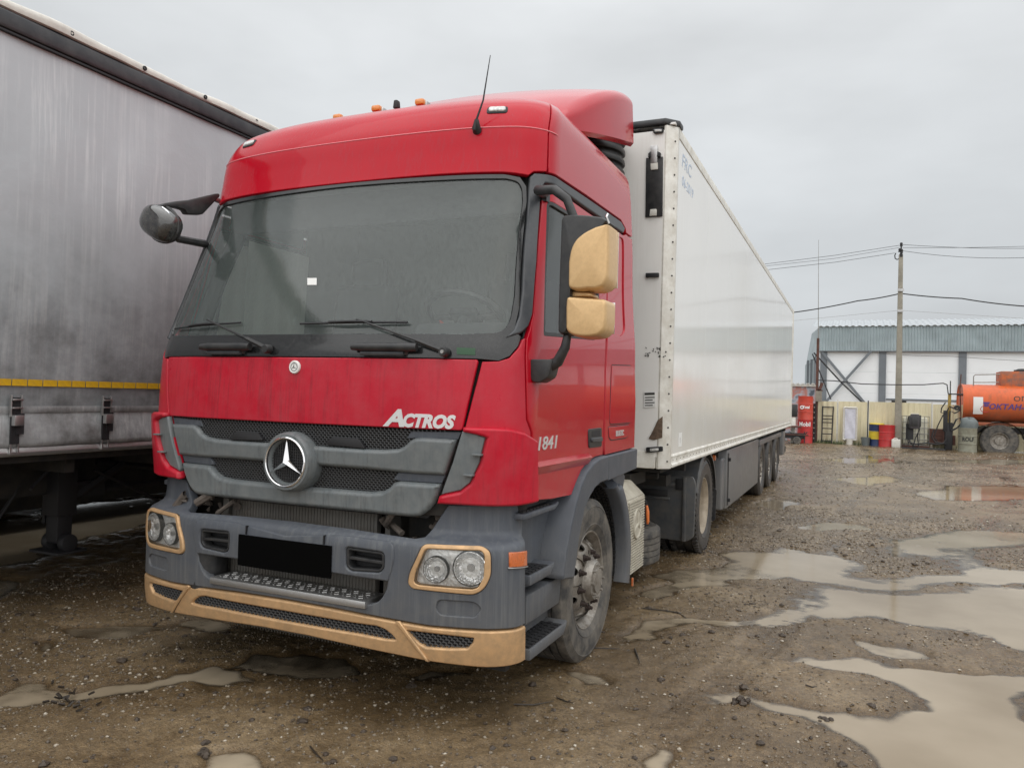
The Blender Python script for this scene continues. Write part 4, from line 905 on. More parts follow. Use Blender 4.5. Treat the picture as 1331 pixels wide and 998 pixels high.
# --------- wipers, washer bars, grab handles
def wiper(piv, tip, b0, b1):
    P = lambda q, o: CAB(*q)+snorm(CAB, *q)*o
    p, t, c0, c1 = [H([q])[0] for q in (piv, tip, b0, b1)]
    m = M(); m.lathe([(.001, -.03), (.020, -.03), (.024, -.02), (.024, .01)], tuple(P(p, .02)), 'Y', 14)
    mid = ((p[0]*.72+t[0]*.28), (p[1]*.72+t[1]*.28)); m.tube([P(p, .035), P(mid, .045)], [.014, .011], 6); m.tube([P(mid, .045), P(t, .028)], [.007, .005], 6)
    m.build('wiper_arm', BLKP, truck)
    m = M(); pts = [P((c0[0]+(c1[0]-c0[0])*k/10, c0[1]+(c1[1]-c0[1])*k/10), .018-.006*abs(k-5)/5) for k in range(11)]; m.tube(pts, .006, 5)
    pts = [P((c0[0]+(c1[0]-c0[0])*k/10, c0[1]+(c1[1]-c0[1])*k/10), .026+.006*(1-abs(k-5)/2)) for k in range(3, 8)]; m.tube(pts, .007, 5); m.build('wiper_blade', BLKM, truck)
wiper((580, 459), (467, 417.5), (392, 422), (531, 420)); wiper((352, 455), (274, 418), (230, 428.5), (315, 420.5))
cc = H([(581, 459)])[0]; pc = CAB(*cc)+snorm(CAB, *cc)*.02
m = M(); m.lathe([(.001, -.04), (.009, -.04), (.010, -.02)], tuple(pc), 'Y', 10); m.build('wiper_nut', ALU, truck)
for (x0, x1) in ((462, 545), (267, 330)):
    q0, q1 = H([(x0, 455), (x1, 457)]); vv_ = 1.832
    A = np.linspace(q0[0], q1[0], 8); pts = CAB(A, A*0+vv_)+snorm(CAB, A, A*0+vv_)*.035
    m = M(); m.tube(pts, [.016, .021, .021, .021, .021, .021, .023, .02], 12); m.build('grab_handle', BLKP, truck)
    A = np.linspace(q0[0]+.05, q1[0]-.07, 6); m = M()
    p_ = CAB(A, A*0+1.805)+snorm(CAB, A, A*0+1.805)*.022; m.tube(p_, .012, 6)
    for k in (0, -1): m.tube([pts[1 if k == 0 else -2], CAB(A[k], 1.81)], .012, 6)
    m.build('handle_bracket', TRIM, truck)
patch('cowl_sticker', CAB, H([(594, 452), (618, 453), (618, 462), (594, 461)]), GREENST, truck, off=.0065, thick=.003, bev=(.0005, .0005))
# windscreen paper sticker and interior
q = H([(399, 361), (411, 361), (411, 370), (399, 370)]); patch('windscreen_sticker', CAB, q, SIGNW, truck, off=-.003, thick=.0015, bev=(.0003, .0003))
# --------- roof marker lamps, aerial, air horns bar
for s in (1, -1):
    c_ = H([(646.8, 146)])[0]; R_ = lambda a, b: fillet([(c_[0]-a, c_[1]-b), (c_[0]+a, c_[1]-b), (c_[0]+a, c_[1]+b), (c_[0]-a, c_[1]+b)], .018)
    patch('roof_marker', CAB, R_(.058, .024), BLKM, truck, off=.018, thick=.02, bev=(.004, .004), g=.02, flip=s < 0)
    patch('roof_marker_lens', CAB, R_(.047, .015), CLEARL, truck, off=.027, thick=.02, bev=(.005, .004), g=.02, flip=s < 0)
q = H([(621, 173)])[0]; p0 = CAB(*q); n0 = snorm(CAB, *q)
m = M(); m.tube([p0-n0*.02, p0+n0*.03+np.array([0, 0, .01]), p0+n0*.04+np.array([0.004, 0, .05])], [.028, .024, .011], 10); m.build('aerial_foot', BLKP, truck, smooth=50)
d_ = p0+n0*.04+np.array([.004, 0, .05]); m = M(); m.tube([d_, d_+np.array([.03, .01, .10]), d_+np.array([.055, .03, .345])], [.006, .0045, .002], 6); m.build('aerial', BLKM, truck)
bz = lambda x_: 3.415-.05*(x_*x_)
for x_ in (-.47, -.155, .165):
    m = M(); yy = .93+.12*x_*x_-.012; m.box((x_, yy, bz(x_)-.0), (.062, .05, .038)); m.build('roof_lamp', AMBERR, truck, bevel=.012)
    m = M(); m.box((x_+.0, yy+.03, bz(x_)-.012), (.085, .05, .045)); m.build('lamp_foot', ALU, truck, bevel=.008)
m = M(); m.box((.0, .91, bz(0)+.0), (.032, .05, .055), taper=.8); m.build('roof_camera', BLKM, truck, bevel=.008)
# --------- roof spoiler
def spoil_sec(t):
    """t runs from the front lip (0) to the rear edge (1)"""
    P = []; top = 3.352+.578*(1-(1-t)**1.55); bot = 3.30+.285*t; wd = .93+.135*(1-(1-t)**2.2); r = min(.075, max(.008, (top-bot)*.4))
    yy = lambda x_, z_: .975+(2.52-.975)*t+(1-t)*.34*abs(x_/wd)**2.3+.07*t*(top-z_)/.35
    def add(x_, z_): P.append((x_, yy(x_, z_), z_))
    if t < .25: bot = min(bot, top-.02-.1*t)
    for k in range(5): add(-wd, bot+(top-r-bot)*k/4)
    for k in range(1, 7): a = pi-pi/2*k/6; add(-wd+r+r*cos(a), top-r+r*sin(a))
    for k in range(1, 14): x_ = (-wd+r)+(2*(wd-r))*k/14; add(x_, top+(.02+.03*t)*(1-(x_/wd)**2))
    for k in range(0, 7): a = pi/2-pi/2*k/6; add(wd-r+r*cos(a), top-r+r*sin(a))
    for k in range(3, -1, -1): add(wd, bot+(top-r-bot)*k/4)
    return P
P = [spoil_sec(t) for t in list(np.linspace(0, 1, 26))]
m = M(); m.grid(P)
q2 = [[(a*.975, b_+.012, c-.022) for a, b_, c in r] for r in P]; m.grid(q2, flip=True)
n = len(P[0]); b1 = len(P)*n
for i in range(len(P)-1):
    for e_ in (0, n-1): m.f.append((i*n+e_, (i+1)*n+e_, b1+(i+1)*n+e_, b1+i*n+e_)); m.mi.append(0)
for i_ in (0, len(P)-1):
    for j in range(n-1): m.f.append((i_*n+j, i_*n+j+1, b1+i_*n+j+1, b1+i_*n+j)); m.mi.append(0)
m.build('roof_spoiler', REDSIDE, truck, smooth=40)
m = M(); F0 = P[0]; m.tube([(a, b_-.004, c-.004) for a, b_, c in F0[5:-5]], .011, 6); m.build('spoiler_seal', TRIM, truck)
for s in (1, -1):
    for q in (((s*.8, 1.35, 3.28), (s*.85, 1.6, 3.45)), ((s*.8, 2.0, 3.2), (s*.85, 2.2, 3.65))): m = M(); m.tube(q, .02); m.build('spoiler_strut', BLKM, truck)
m = M(); m.bb(-1.0, 1.0, 2.18, 2.24, 3.0, 3.33); m.build('roof_rear_wall', DARK, truck)
# --------- cab interior
m = M(); m.prism(fillet([(.28, 1.45), (.78, 1.5), (.82, 1.86), (.70, 1.965), (.40, 1.93), (.26, 1.88)], .05), lambda u, v, d: (d, u, v), -1.08, 1.08); m.build('dashboard', INTG, truck, smooth=50)
m = M(); m.prism(fillet([(.52, 1.9), (.80, 1.9), (.76, 2.0), (.62, 2.02)], .03), lambda u, v, d: (d, u, v), .38, .95); m.build('instrument_cowl', INTD, truck, smooth=50)
for x_ in (-.62, .62):
    se = M(); se.box((x_, 1.25, 1.62), (.52, .52, .16)); sto = se.build('seat', SEAT, truck, bevel=.05, seg=3)
    m = M(); m.box((x_, 1.52, 2.02), (.50, .16, .74), rotm(rx=-.12)); m.build('seat_back', SEAT, truck, bevel=.06, seg=3)
    m = M(); m.box((x_, 1.58, 2.48), (.28, .10, .20)); m.build('headrest', SEAT, truck, bevel=.04, seg=3)
sw = bpy.data.objects.new('steering_wheel', None); 
Rw = rotm(rx=radians(-32)); cw_ = Vector((.62, .74, 2.06)); m = M(); m2 = M()
for (a0_, a1_, mm) in ((20, 75, m2), (75, 130, m), (130, 165, m2), (165, 380, m)):
    mm.tube([cw_+Rw @ Vector((.225*cos(radians(a)), .0+.0, .0))*1+Rw @ Vector((0, .225*sin(radians(a)), 0)) for a in np.linspace(a0_, a1_, 14)], .030 if mm is m2 else .022, 8)
m.box(tuple(cw_), (.16, .12, .04), Rw).tube([cw_+Rw @ Vector((-.2, 0, 0)), cw_+Rw @ Vector((.2, 0, 0))], .018); m.build('steering_wheel', BLKP, truck); m2.build('steering_wheel_cover', REDC, truck)
m = M(); m.tube([cw_, cw_+Rw @ Vector((0, 0, -.5))], .04); m.build('steering_column', INTD, truck)
m = M(); m.grid([[(-1.085+.04*(z-1.95)+.004*sin(y*40), y, z) for y in np.linspace(.80, 1.42, 24)] for z in (1.93, 2.2, 2.45, 2.6)]); m.build('window_light_sheet', mat('pale_green_window_light', (.84, .90, .80), .8), truck)  # pale sheet added inside to imitate daylight through the passenger window
nt = bpy.data.materials['pale_green_window_light'].node_tree; tl = N(nt, 'ShaderNodeBsdfTranslucent'); tl.inputs[0].default_value = (.90, .95, .86, 1); ms_ = N(nt, 'ShaderNodeMixShader'); L(nt, nt.nodes['Principled BSDF'].outputs[0], ms_.inputs[1]); L(nt, tl.outputs[0], ms_.inputs[2]); L(nt, ms_.outputs[0], nt.nodes['Material Output'].inputs[0])
for s in (1, -1): m = M(); m.tube([(s*1.07, .40, 1.93), (s*1.045, .56, 2.35), (s*1.0, .72, 2.74), (s*.98, .9, 2.9)], .05, 8); m.build('pillar_lining', INTD, truck)
m = M(); m.bb(-1.05, 1.05, .62, .66, 2.60, 2.80); m.build('sun_visor', INTD, truck, bevel=.01)
sv = lambda y, v: CAB.side(y, v)
for s in (0, 1):
    patch('side_lining', CAB, [sv(1.40, 1.88), sv(2.18, 1.88), sv(2.18, 3.1), sv(1.40, 3.1)], INTG, truck, off=-.045, thick=.01, g=.15, flip=bool(s))
    patch('side_lining', CAB, [(1.33, 2.66), sv(1.40, 2.66), sv(1.40, 3.12), (1.33, 3.12)], INTG, truck, off=-.045, thick=.01, g=.15, flip=bool(s))
patch('roof_lining', CAB, [(-1.4, 2.86), (1.4, 2.86), (1.4, 4.1), (-1.4, 4.1)], INTG, truck, off=-.05, thick=.01, g=.12)
m = M(); m.bb(-1.1, 1.1, 2.1, 2.15, 1.2, 3.1).bb(-.95, .95, .85, 2.1, 2.95, 2.98); m.build('cab_lining', INTG, truck)
m = M(); m.bb(-1.0, 1.0, 1.65, 2.1, 1.45, 1.62); m.build('bunk', SEAT, truck, bevel=.03)
# ============================================================= WHITE REFRIGERATED SEMI-TRAILER
TY0, TY1, TZ0, TZ1 = 3.0, 16.57, 1.155, 3.865
tr_ = thing('refrigerated_trailer', (0, 9, 0), 'long white box semi-trailer coupled behind the red tractor unit', 'trailer')
for s in (1, -1):
    # nine tall side panels, each its own sheet
    ed = [3.10, 4.6, 6.1, 7.6, 9.1, 10.6, 12.1, 13.6, 15.1, TY1-.06]
    for i in range(9):
        m = M(); m.bb(s*1.27, s*1.296, ed[i]+.0015, ed[i+1]-.0015, TZ0, TZ1-.09); m.build('side_panel', WHITE, tr_, bevel=.0012, seg=1)
    m = M(); m.prism([(1.25, TZ1-.095), (1.302, TZ1-.095), (1.302, TZ1-.012), (1.29, TZ1), (1.25, TZ1)], lambda u, v, d: (s*u, d, v), 3.11, TY1-.02); m.build('roof_rail', RAILW, tr_, bevel=.002, seg=1)
    m = M(); m.prism([(1.24, 1.075), (1.312, 1.068), (1.316, 1.09), (1.300, 1.10), (1.300, 1.145), (1.308, 1.155), (1.300, 1.172), (1.24, 1.172)], lambda u, v, d: (s*u, d, v), 3.12, TY1-.02); m.build('bottom_rail', RAILW, tr_, bevel=.001, seg=1)
    m = M()
    for i in range(90): m.lathe([(.001, s*1.3035), (.005, s*1.3025), (.006, s*1.299)], (0, 3.2+i*.148, 1.122), 'X', 6)
    prop(m.build('rail_rivets', RIVET, tr_, smooth=0), kind='stuff')
    # bevelled corner post with rivets
    m = M(); m.prism([(1.205, TY0+.004), (1.225, TY0-.002), (1.302, TY0+.085), (1.302, TY0+.125), (1.26, TY0+.125), (1.2, TY0+.05)], lambda u, v, d: (s*u, v, d), 1.06, TZ1-.02); m.build('corner_post', RAILW, tr_, bevel=.003)
    for i in range(20):
        if i == 0: rm = M(); rm.lathe([(.001, .008), (.006, .006), (.008, .0)], (0, 0, 0), 'X', 8); rme = rm.mesh('rivet', RIVET)
        o = bpy.data.objects.new('rivet', rme); COL.objects.link(o); o.parent = tr_; o.location = Vector((s*1.283, TY0+.062, 1.12+i*.137))-ORGN[tr_.name]; o.rotation_euler.z = radians(-48) if s > 0 else radians(228)
    m = M(); m.prism([(1.24, TY1-.06), (1.312, TY1-.06), (1.312, TY1), (1.24, TY1)], lambda u, v, d: (s*u, v, d), 1.05, TZ1-.0); m.build('rear_post', RAILW, tr_, bevel=.006)
m = M(); m.bb(-1.21, 1.21, TY0, TY0+.03, TZ0, TZ1-.06); m.build('front_wall', WHITEF, tr_)
m = M(); m.bb(-1.24, 1.24, TY1-.02, TY1, 1.1, TZ1); m.build('rear_doors', WHITEF, tr_)
m = M(); m.bb(-1.29, 1.29, TY0+.02, TY1, TZ1-.012, TZ1+.004); m.build('roof', WHITEF, tr_)
m = M(); m.prism([(-1.21, TY0-.018), (1.22, TY0-.018), (1.315, TY0+.09), (1.315, TY0+.22), (1.2, TY0+.22), (1.2, TY0+.05), (-1.2, TY0+.05), (-1.2, TY0+.22), (-1.315, TY0+.22), (-1.315, TY0+.09)], lambda u, v, d: (u, v, d), TZ1-.012, TZ1+.035); m.build('roof_cap', CAPK, tr_, bevel=.012)
m = M(); m.bb(-1.21, 1.2, TY0-.012, TY0+.1, 1.06, 1.20); m.build('front_sill', RAILW, tr_, bevel=.012)
m = M(); m.bb(-1.22, 1.22, 3.1, TY1, 1.02, 1.09); m.build('floor', DARK, tr_)
m = M()
for s in (1, -1): m.bb(s*.45, s*.55, 4, 16.3, .72, 1.03)
for y in np.arange(4.2, 16.3, 1.0): m.bb(-1.2, 1.2, y, y+.06, .95, 1.03)
m.bb(-1.2, 1.2, 16.3, 16.45, .45, .58); m.bb(.9, 1.0, 16.2, 16.4, .5, 1.03).bb(-1.0, -.9, 16.2, 16.4, .5, 1.03); m.build('chassis_frame', DARK, tr_)
# reefer unit: dark ribbed bulge on the front wall
ru = []
m = M(); m.prism(fillet([(-.88, TY0), (-.90, 2.78), (-.78, 2.58), (.78, 2.58), (.90, 2.78), (.88, TY0)], .10, 6), lambda u, v, d: (u, v, d), 2.0, 3.76); m.build('cooling_unit', BLKP, tr_, bevel=.02)
for i in range(8):
    z = 3.70-i*.085; m = M(); m.prism(fillet([(-.90, TY0), (-.925, 2.765), (-.80, 2.55), (.80, 2.55), (.925, 2.765), (.90, TY0)], .11, 6), lambda u, v, d: (u, v, d), z-.022, z+.022); m.build('cooling_rib', BLKP, tr_, bevel=.010)
m = M(); m.bb(.60, .63, 2.5, 2.56, 3.0, 3.74).bb(-.63, -.60, 2.5, 2.56, 3.0, 3.74); m.build('unit_post', BLKM, tr_)
# fittings on the front wall
fy = TY0-.004
def onwall(pts): return [(U(a, b, fy)[0], U(a, b, fy)[2]) for a, b in pts]
def plate(name, pts, d, mt, bev=.003, fl=0): m = M(); p = onwall(pts); p = fillet(p, fl) if fl else p; m.prism(p, lambda u, v, dd: (u, dd, v), fy-d, fy); return m.build(name, mt, tr_, bevel=bev)
plate('strap_mat', [(840, 206), (862, 204), (861.5, 281.5), (839, 283)], .01, BLKP, .003, .006)
plate('strap_knob', [(843.5, 201), (847, 198), (847, 206), (843.5, 206)], .03, BLKM); plate('strap_knob', [(855.5, 198), (859.5, 200), (859, 205), (855, 205)], .03, BLKM)
plate('strap_buckle', [(846.5, 190.5), (855.5, 190), (855, 212), (846, 213)], .022, ALU); plate('strap_plate', [(846, 213), (855.5, 212), (855.5, 221), (846.5, 222)], .018, WPLAS)
plate('strap_clip', [(846, 273), (854, 272.5), (854, 281), (845, 281.5)], .025, WPLAS)
plate('marker_lamp', [(848.5, 170), (851, 167.8), (861, 167.5), (863.5, 170), (862, 173.5), (850.5, 174.5)], .02, BLKM, .003, .01); plate('marker_lens', [(851.5, 169.8), (861, 169.4), (860.5, 172.3), (852, 172.8)], .026, CLEARL, .002)
plate('latch', [(840, 355.5), (857, 355), (857, 360.5), (840, 361)], .025, BLKM, .004); plate('lower_marker', [(840.5, 581), (862, 580), (862, 586.5), (841, 588)], .028, BLKM, .004, .01); plate('lower_marker_lens', [(846, 582.5), (857, 582), (857, 585.5), (846, 586)], .034, CLEARL, .002)
plate('data_label', [(837, 509), (852, 508.5), (852, 529), (837, 530)], .003, SIGNW, 0)
m = M(); p = onwall([(838, 510.5), (851, 510), (851, 513), (838, 513.5)]); m.prism(p, lambda u, v, dd: (u, dd, v), fy-.0045, fy-.002)
for k in range(4):
    y_ = 516+k*3.4; p = onwall([(838.5, y_), (851-(k % 2)*2.5, y_-.3), (851-(k % 2)*2.5, y_+1.0), (838.5, y_+1.3)]); m.prism(p, lambda u, v, dd: (u, dd, v), fy-.0045, fy-.002)
m.build('label_print', KLET, tr_, smooth=0)
hole = onwall([(861.5, 541), (855, 546), (850.5, 556), (846, 565), (843, 570), (850, 572), (854, 570.5), (861, 569)])
m = M(); m.prism(hole, lambda u, v, dd: (u, dd, v), fy-.006, fy); m.build('torn_patch', BROWNH, tr_, bevel=.002)
m = M(); rr = random.Random(3)
for k in range(26):
    a = U(838+rr.random()*28, 452+rr.random()*12, fy); m.box((a[0], fy-.0018, a[2]), (.004+rr.random()*.012, .001, .003+rr.random()*.01), rotm(ry=rr.random()*3))
prop(m.build('scuff_marks', KLET, tr_, smooth=0), kind='stuff')
# lettering near the top front of the side
sx = lambda y0, z0: (lambda x, y, z: (1.2965+z, y0+x, z0+y))
text_on('side_lettering', 'FRC', .16, sx(3.28, 3.585), BLUET, tr_, .002, .15, 1., .001, width=.42)
text_on('side_lettering', '06-2019', .12, sx(3.30, 3.43), BLUET, tr_, .002, .15, 1., .001, width=.50)
m = M(); m.bb(1.2965, 1.2975, 3.42, 3.56, 1.22, 1.34); m.build('small_sticker', SIGNW, tr_); text_on('sticker_number', '1', .07, sx(3.47, 1.25), KLET, tr_, .003)
# pallet box, side guard
for s in (1, -1):
    m = M(); m.bb(s*.75, s*1.255, 6.55, 10.0, .30, 1.02); m.build('side_box', SKIRT, tr_, bevel=.015)
    m = M(); m.prism(fillet([(6.36, .30), (6.56, .30), (6.56, .93), (6.36, .93)], .03), lambda u, v, d: (s*d, u, v), .85, 1.23); m.build('tool_box', SKIRT, tr_, bevel=.03, seg=3)
    m = M(); m.bb(s*1.262, s*1.268, 6.6, 6.63, .34, .98)
    for z in (.4, .9): m.box((s*1.27, 6.66, z), (.03, .05, .04))
    m.build('box_hinge', BLKM, tr_)
    for y in (5.9, 6.75): m = M(); m.lathe([(.001, .03), (.03, .03), (.035, 0)], (s*1.19, y, .965), 'X', 12); m.build('side_marker', AMBER, tr_)
    m = M(); m.bb(s*1.05, s*1.26, 10.15, 14.35, .90, .99); m.build('mudguard_rail', SKIRT, tr_, bevel=.01)
    m = M(); m.bb(s*.85, s*1.22, 10.08, 10.12, .35, .98).bb(s*.85, s*1.22, 14.42, 14.46, .30, .98); m.build('mud_flap', BLKP, tr_)
    m = M(); m.bb(s*.9, s*1.25, 15.0, 15.5, .45, .98); m.build('rear_box', SKIRT, tr_, bevel=.02)
    for y in (10.80, 12.22, 13.65): wheel(tr_, (s*1.05, y, .50), s, 'single', RUBW)
    m = M(); m.bb(s*.55, s*.70, 5.95, 6.1, .42, 1.0).bb(s*.5, s*.75, 5.9, 6.15, .38, .42); m.build('landing_leg', DARK, tr_)
m = M()
for y in (10.80, 12.22, 13.65): m.tube([(-1, y, .5), (1, y, .5)], .07, 10)
m.build('axle', DARK, tr_)

# ============================================================= GREY CURTAIN-SIDED TRAILER ON THE LEFT
cx = -2.15; cy0, cy1 = -2.35, 11.2
ct = thing('curtain_trailer', (-3.43, 4.4, 0), 'dirty grey curtain-sided trailer with a yellow reflective strip, standing left of the red truck', 'trailer')
ny_, nz_ = 230, 34; P = []
for j in range(nz_+1):
    z = 1.42+(3.79-1.42)*j/nz_; row = []
    for i in range(ny_+1):
        y = cy0+(cy1-cy0)*i/ny_; t = (z-1.42)/2.37; b = .02*sin(pi*t)+.006*sin(y*2.1+z*.7)*sin(pi*t)+.003*sin(y*9+sin(z*3)*2)
        row.append((cx+b, y, z))
    P.append(row)
m = M(); m.grid(P); m.grid([[(x-.02, y, z) for x, y, z in r] for r in P], flip=True); m.build('curtain', CURT, ct, smooth=60, fixn=False)
P = []; prof = [(1.465, .016), (1.43, .02), (1.415, .008), (1.405, .012), (1.34, .022), (1.28, .030), (1.235, .034), (1.215, .030), (1.205, .018), (1.20, .0)]
for z, o in prof:
    P.append([(cx+o+.005*sin(y*3.1+z*20)+.004*sin(y*11)*(1 if z < 1.40 else .3), y, z+(.004*sin(y*2.4) if z < 1.42 else 0)) for y in np.linspace(cy0, cy1, 231)])
m = M(); m.grid(P[::-1]); m.build('curtain_hem', CURTL, ct, smooth=60, fixn=False)
m = M(); m.prism([(cx-.05, 1.145), (cx+.028, 1.15), (cx+.034, 1.175), (cx+.02, 1.205), (cx-.05, 1.21)], lambda u, v, d: (u, d, v), cy0, cy1); m.build('bottom_rail', ALU, ct, bevel=.004)
m = M(); m.prism([(cx-.06, 3.765), (cx+.035, 3.772), (cx+.045, 3.79), (cx+.045, 3.872), (cx+.03, 3.886), (cx-.06, 3.89)], lambda u, v, d: (u, d, v), cy0, cy1); m.build('roof_rail', RAILG, ct, bevel=.004)
m = M(); m.bb(cx-.02, cx+.03, cy0, cy1, 3.752, 3.764); m.build('rail_lip', BLKM, ct)
P = []
for z, o in ((3.886, .034), (3.892, .05), (3.91, .052), (3.935, .044), (3.955, .02), (3.965, -.05), (3.975, -.3), (3.985, -1.275), (3.975, -2.25), (3.95, -2.55), (3.88, -2.6)):
    P.append([(cx+o+(.006*sin(y*4.3)+.004*sin(y*13) if o > 0 else 0), y, z+(.007*sin(y*3.3+1)+.004*sin(y*9) if z > 3.9 else 0)) for y in np.linspace(cy0, cy1, 200)])
m = M(); m.grid(P); m.build('roof_tarpaulin', ROOFW, ct, smooth=60)
ys_ = [U(a, b, 0)[1] for a, b in ((0, 0),)]
def Ux(px, py, x): d = _f+_r*(px-1331/2)/CAMF-_u*(py-499)/CAMF; return CAMP+d*(x-CAMP[0])/d[0]
eyes = [Ux(93, 45, cx+.05)[1], Ux(189, 95, cx+.05)[1], Ux(268, 137, cx+.05)[1], Ux(333, 171, cx+.05)[1]]; st_ = (eyes[-1]-eyes[0])/3
em = None
for k in range(-4, 20):
    y = eyes[0]+st_*k
    if not cy0 < y < cy1: continue
    if em is None: em = M().lathe([(.005, .0), (.008, .008), (.016, .006), (.018, .0)], (0, 0, 0), 'X', 12).mesh('eyelet', BLKM)
    o = bpy.data.objects.new('eyelet', em); COL.objects.link(o); o.parent = ct; o.location = Vector((cx+.05, y, 3.915))-ORGN[ct.name]
ends = [Ux(px, 498, cx)[1] for px in (2, 23.5, 44, 64, 83, 101, 118.5, 135, 151, 167.5, 182, 197, 211)]; pit = (ends[-1]-ends[0])/12
tm = M().box((0, 0, 0), (.003, pit*.93, .042)).mesh('tape_piece', YEL); y = ends[0]-pit*18
while y < cy1-.2:
    if y > cy0+.05:
        o = bpy.data.objects.new('tape_piece', tm); COL.objects.link(o); o.parent = ct; o.location = Vector((cx+.013+.02*sin(pi*(1.614-1.42)/2.37), y, 1.613))-ORGN[ct.name]
    y += pit
sy = [Ux(14, 545, cx)[1], Ux(132, 545, cx)[1]]; dy = sy[1]-sy[0]
bm_ = M().bb(-.0, .012, -.027, .027, -.27, .02).bb(.012, .020, -.0, .05, -.21, -.08).mesh('strap', BLKM)
bk = M().bb(.0, .02, -.035, -.028, -.10, .035).bb(.0, .02, .028, .035, -.10, .035).bb(.02, .035, -.034, .034, .0, .012).bb(.02, .035, -.034, .034, -.05, -.04).bb(.018, .05, -.03, .03, -.155, -.09).mesh('buckle', ALU, bevel=.002)
hk = M().bb(0, .015, -.03, .03, -.335, -.32).bb(0, .012, -.028, -.02, -.33, -.27).bb(0, .012, .02, .028, -.33, -.27).mesh('strap_hook', ALU)
for k in range(-6, 22):
    y = sy[0]+dy*k
    if not cy0+.1 < y < cy1: continue
    for nm, me in (('strap', bm_), ('buckle', bk), ('strap_hook', hk)):
        o = bpy.data.objects.new(nm, me); COL.objects.link(o); o.parent = ct; o.location = Vector((cx+.035, y, 1.50))-ORGN[ct.name]
m = M(); m.bb(-4.72, cx-.05, cy0, cy1, 1.10, 1.2); m.bb(-4.71, -2.25, cy0-.0, cy0+.04, 1.1, 3.85); m.bb(-4.72, -4.68, cy0, cy1, 1.1, 3.85); m.build('box_body', DARK, ct)
m = M(); m.bb(-2.98, -2.86, cy0+.5, cy1, .78, 1.1).bb(-4.0, -3.88, cy0+.5, cy1, .78, 1.1)
for y in np.arange(cy0+.4, cy1, .8): m.bb(-4.6, -2.3, y, y+.07, 1.0, 1.1)
m.build('chassis_frame', DARK, ct)
lx, ly = -2.82, .80
m = M(); m.bb(lx-.085, lx+.085, ly-.08, ly+.08, .62, 1.05).bb(lx-.065, lx+.065, ly-.06, ly+.06, .42, .66); m.bb(lx-.13, lx-.10, ly-.05, ly-.03, .55, 1.05)
m.lathe([(.001, -.03), (.065, -.03), (.07, 0), (.065, .03), (.001, .03)], (lx-.08, ly, .42), 'X', 20); m.lathe([(.001, -.03), (.065, -.03), (.07, 0), (.065, .03), (.001, .03)], (lx+.10, ly, .42), 'X', 20)
m.bb(lx-.16, lx+.16, ly-.12, ly+.12, .345, .365); m.tube([(lx-.1, ly, .42), (lx+.1, ly, .42)], .02); m.build('landing_leg', BLKM, ct, bevel=.006)
m = M(); m.bb(lx-1.3, lx-1.13, ly-.08, ly+.08, .62, 1.05).bb(lx-1.28, lx-1.15, ly-.06, ly+.06, .40, .66).bb(lx-1.38, lx-1.06, ly-.12, ly+.12, .345, .365); m.build('landing_leg', BLKM, ct, bevel=.006)
m = M(); m.tube([(lx+.02, ly+.06, .72), (lx+.05, ly+.5, .98)], .035, 6).tube([(lx, ly+.06, .78), (lx+.02, ly+1.5, .80)], .03, 6).tube([(lx, ly+.3, 1.0), (lx+.1, ly+1.4, .82)], .025, 6)
m.bb(lx-.04, lx+.04, ly+.05, ly+.35, .74, .86).tube([(lx+.1, ly+.2, .95), (lx+.1, ly+.9, .60), (lx+.1, ly+1.2, .62)], .012); m.build('leg_brace', BLKM, ct)
m = M(); m.tube([(lx-.08, ly-.05, .88), (lx-.05, ly-.30, .86), (lx-.05, ly-.32, .80), (lx-.04, ly-.45, .62), (lx-.04, ly-.5, .60)], .014, 8); m.build('crank_handle', BLKM, ct)
m = M(); m.tube([(lx+.3, ly-.25, 1.06), (lx+.3, ly-.42, .90), (lx+.32, ly-.45, .88)], .011, 6); m.build('rail_hook', BLKM, ct)
for s in (0, 1):
    for y in (7.2, 8.5, 9.8): wheel(ct, (-2.40 if s == 0 else -4.46, y, .5), 1 if s == 0 else -1, 'single', RUBW)

# ============================================================= trailer seen beneath it, one row farther
ft = thing('box_trailer', (-6.6, 6, 0), 'trailer in the next row, glimpsed under the grey curtain trailer as a pale rail', 'trailer')
m = M(); m.bb(-7.9, -5.45, -1.2, 14, 1.25, 3.9); m.build('box_body', RAILG, ft, bevel=.02)
m = M(); m.bb(-7.8, -5.55, -1.1, 13.9, .22, 1.24); m.build('chassis_frame', DARK, ft)  # solid dark box shaped to block the bright sky mirrored in the puddle
for z0_, z1_ in ((.80, .90), (.50, .60)): m = M(); m.bb(-5.47, -5.43, -1.0, 9.0, z0_, z1_); m.build('side_guard_rail', RAILW, ft, bevel=.005)
for y in (10., 11.3, 12.6):
    wheel(ft, (-5.68, y, .5), 1, 'single', RUBW)
m = M()
for x_ in (-6.1, -7.1): m.bb(x_-.08, x_+.08, 3.0, 3.16, .04, .95)
m.build('landing_leg', BLKM, ft)
# ============================================================= BACKGROUND YARD
YF = 31.0
XZ = lambda px, py, y=YF: (float(U(px, py, y)[0]), float(U(px, py, y)[2]))
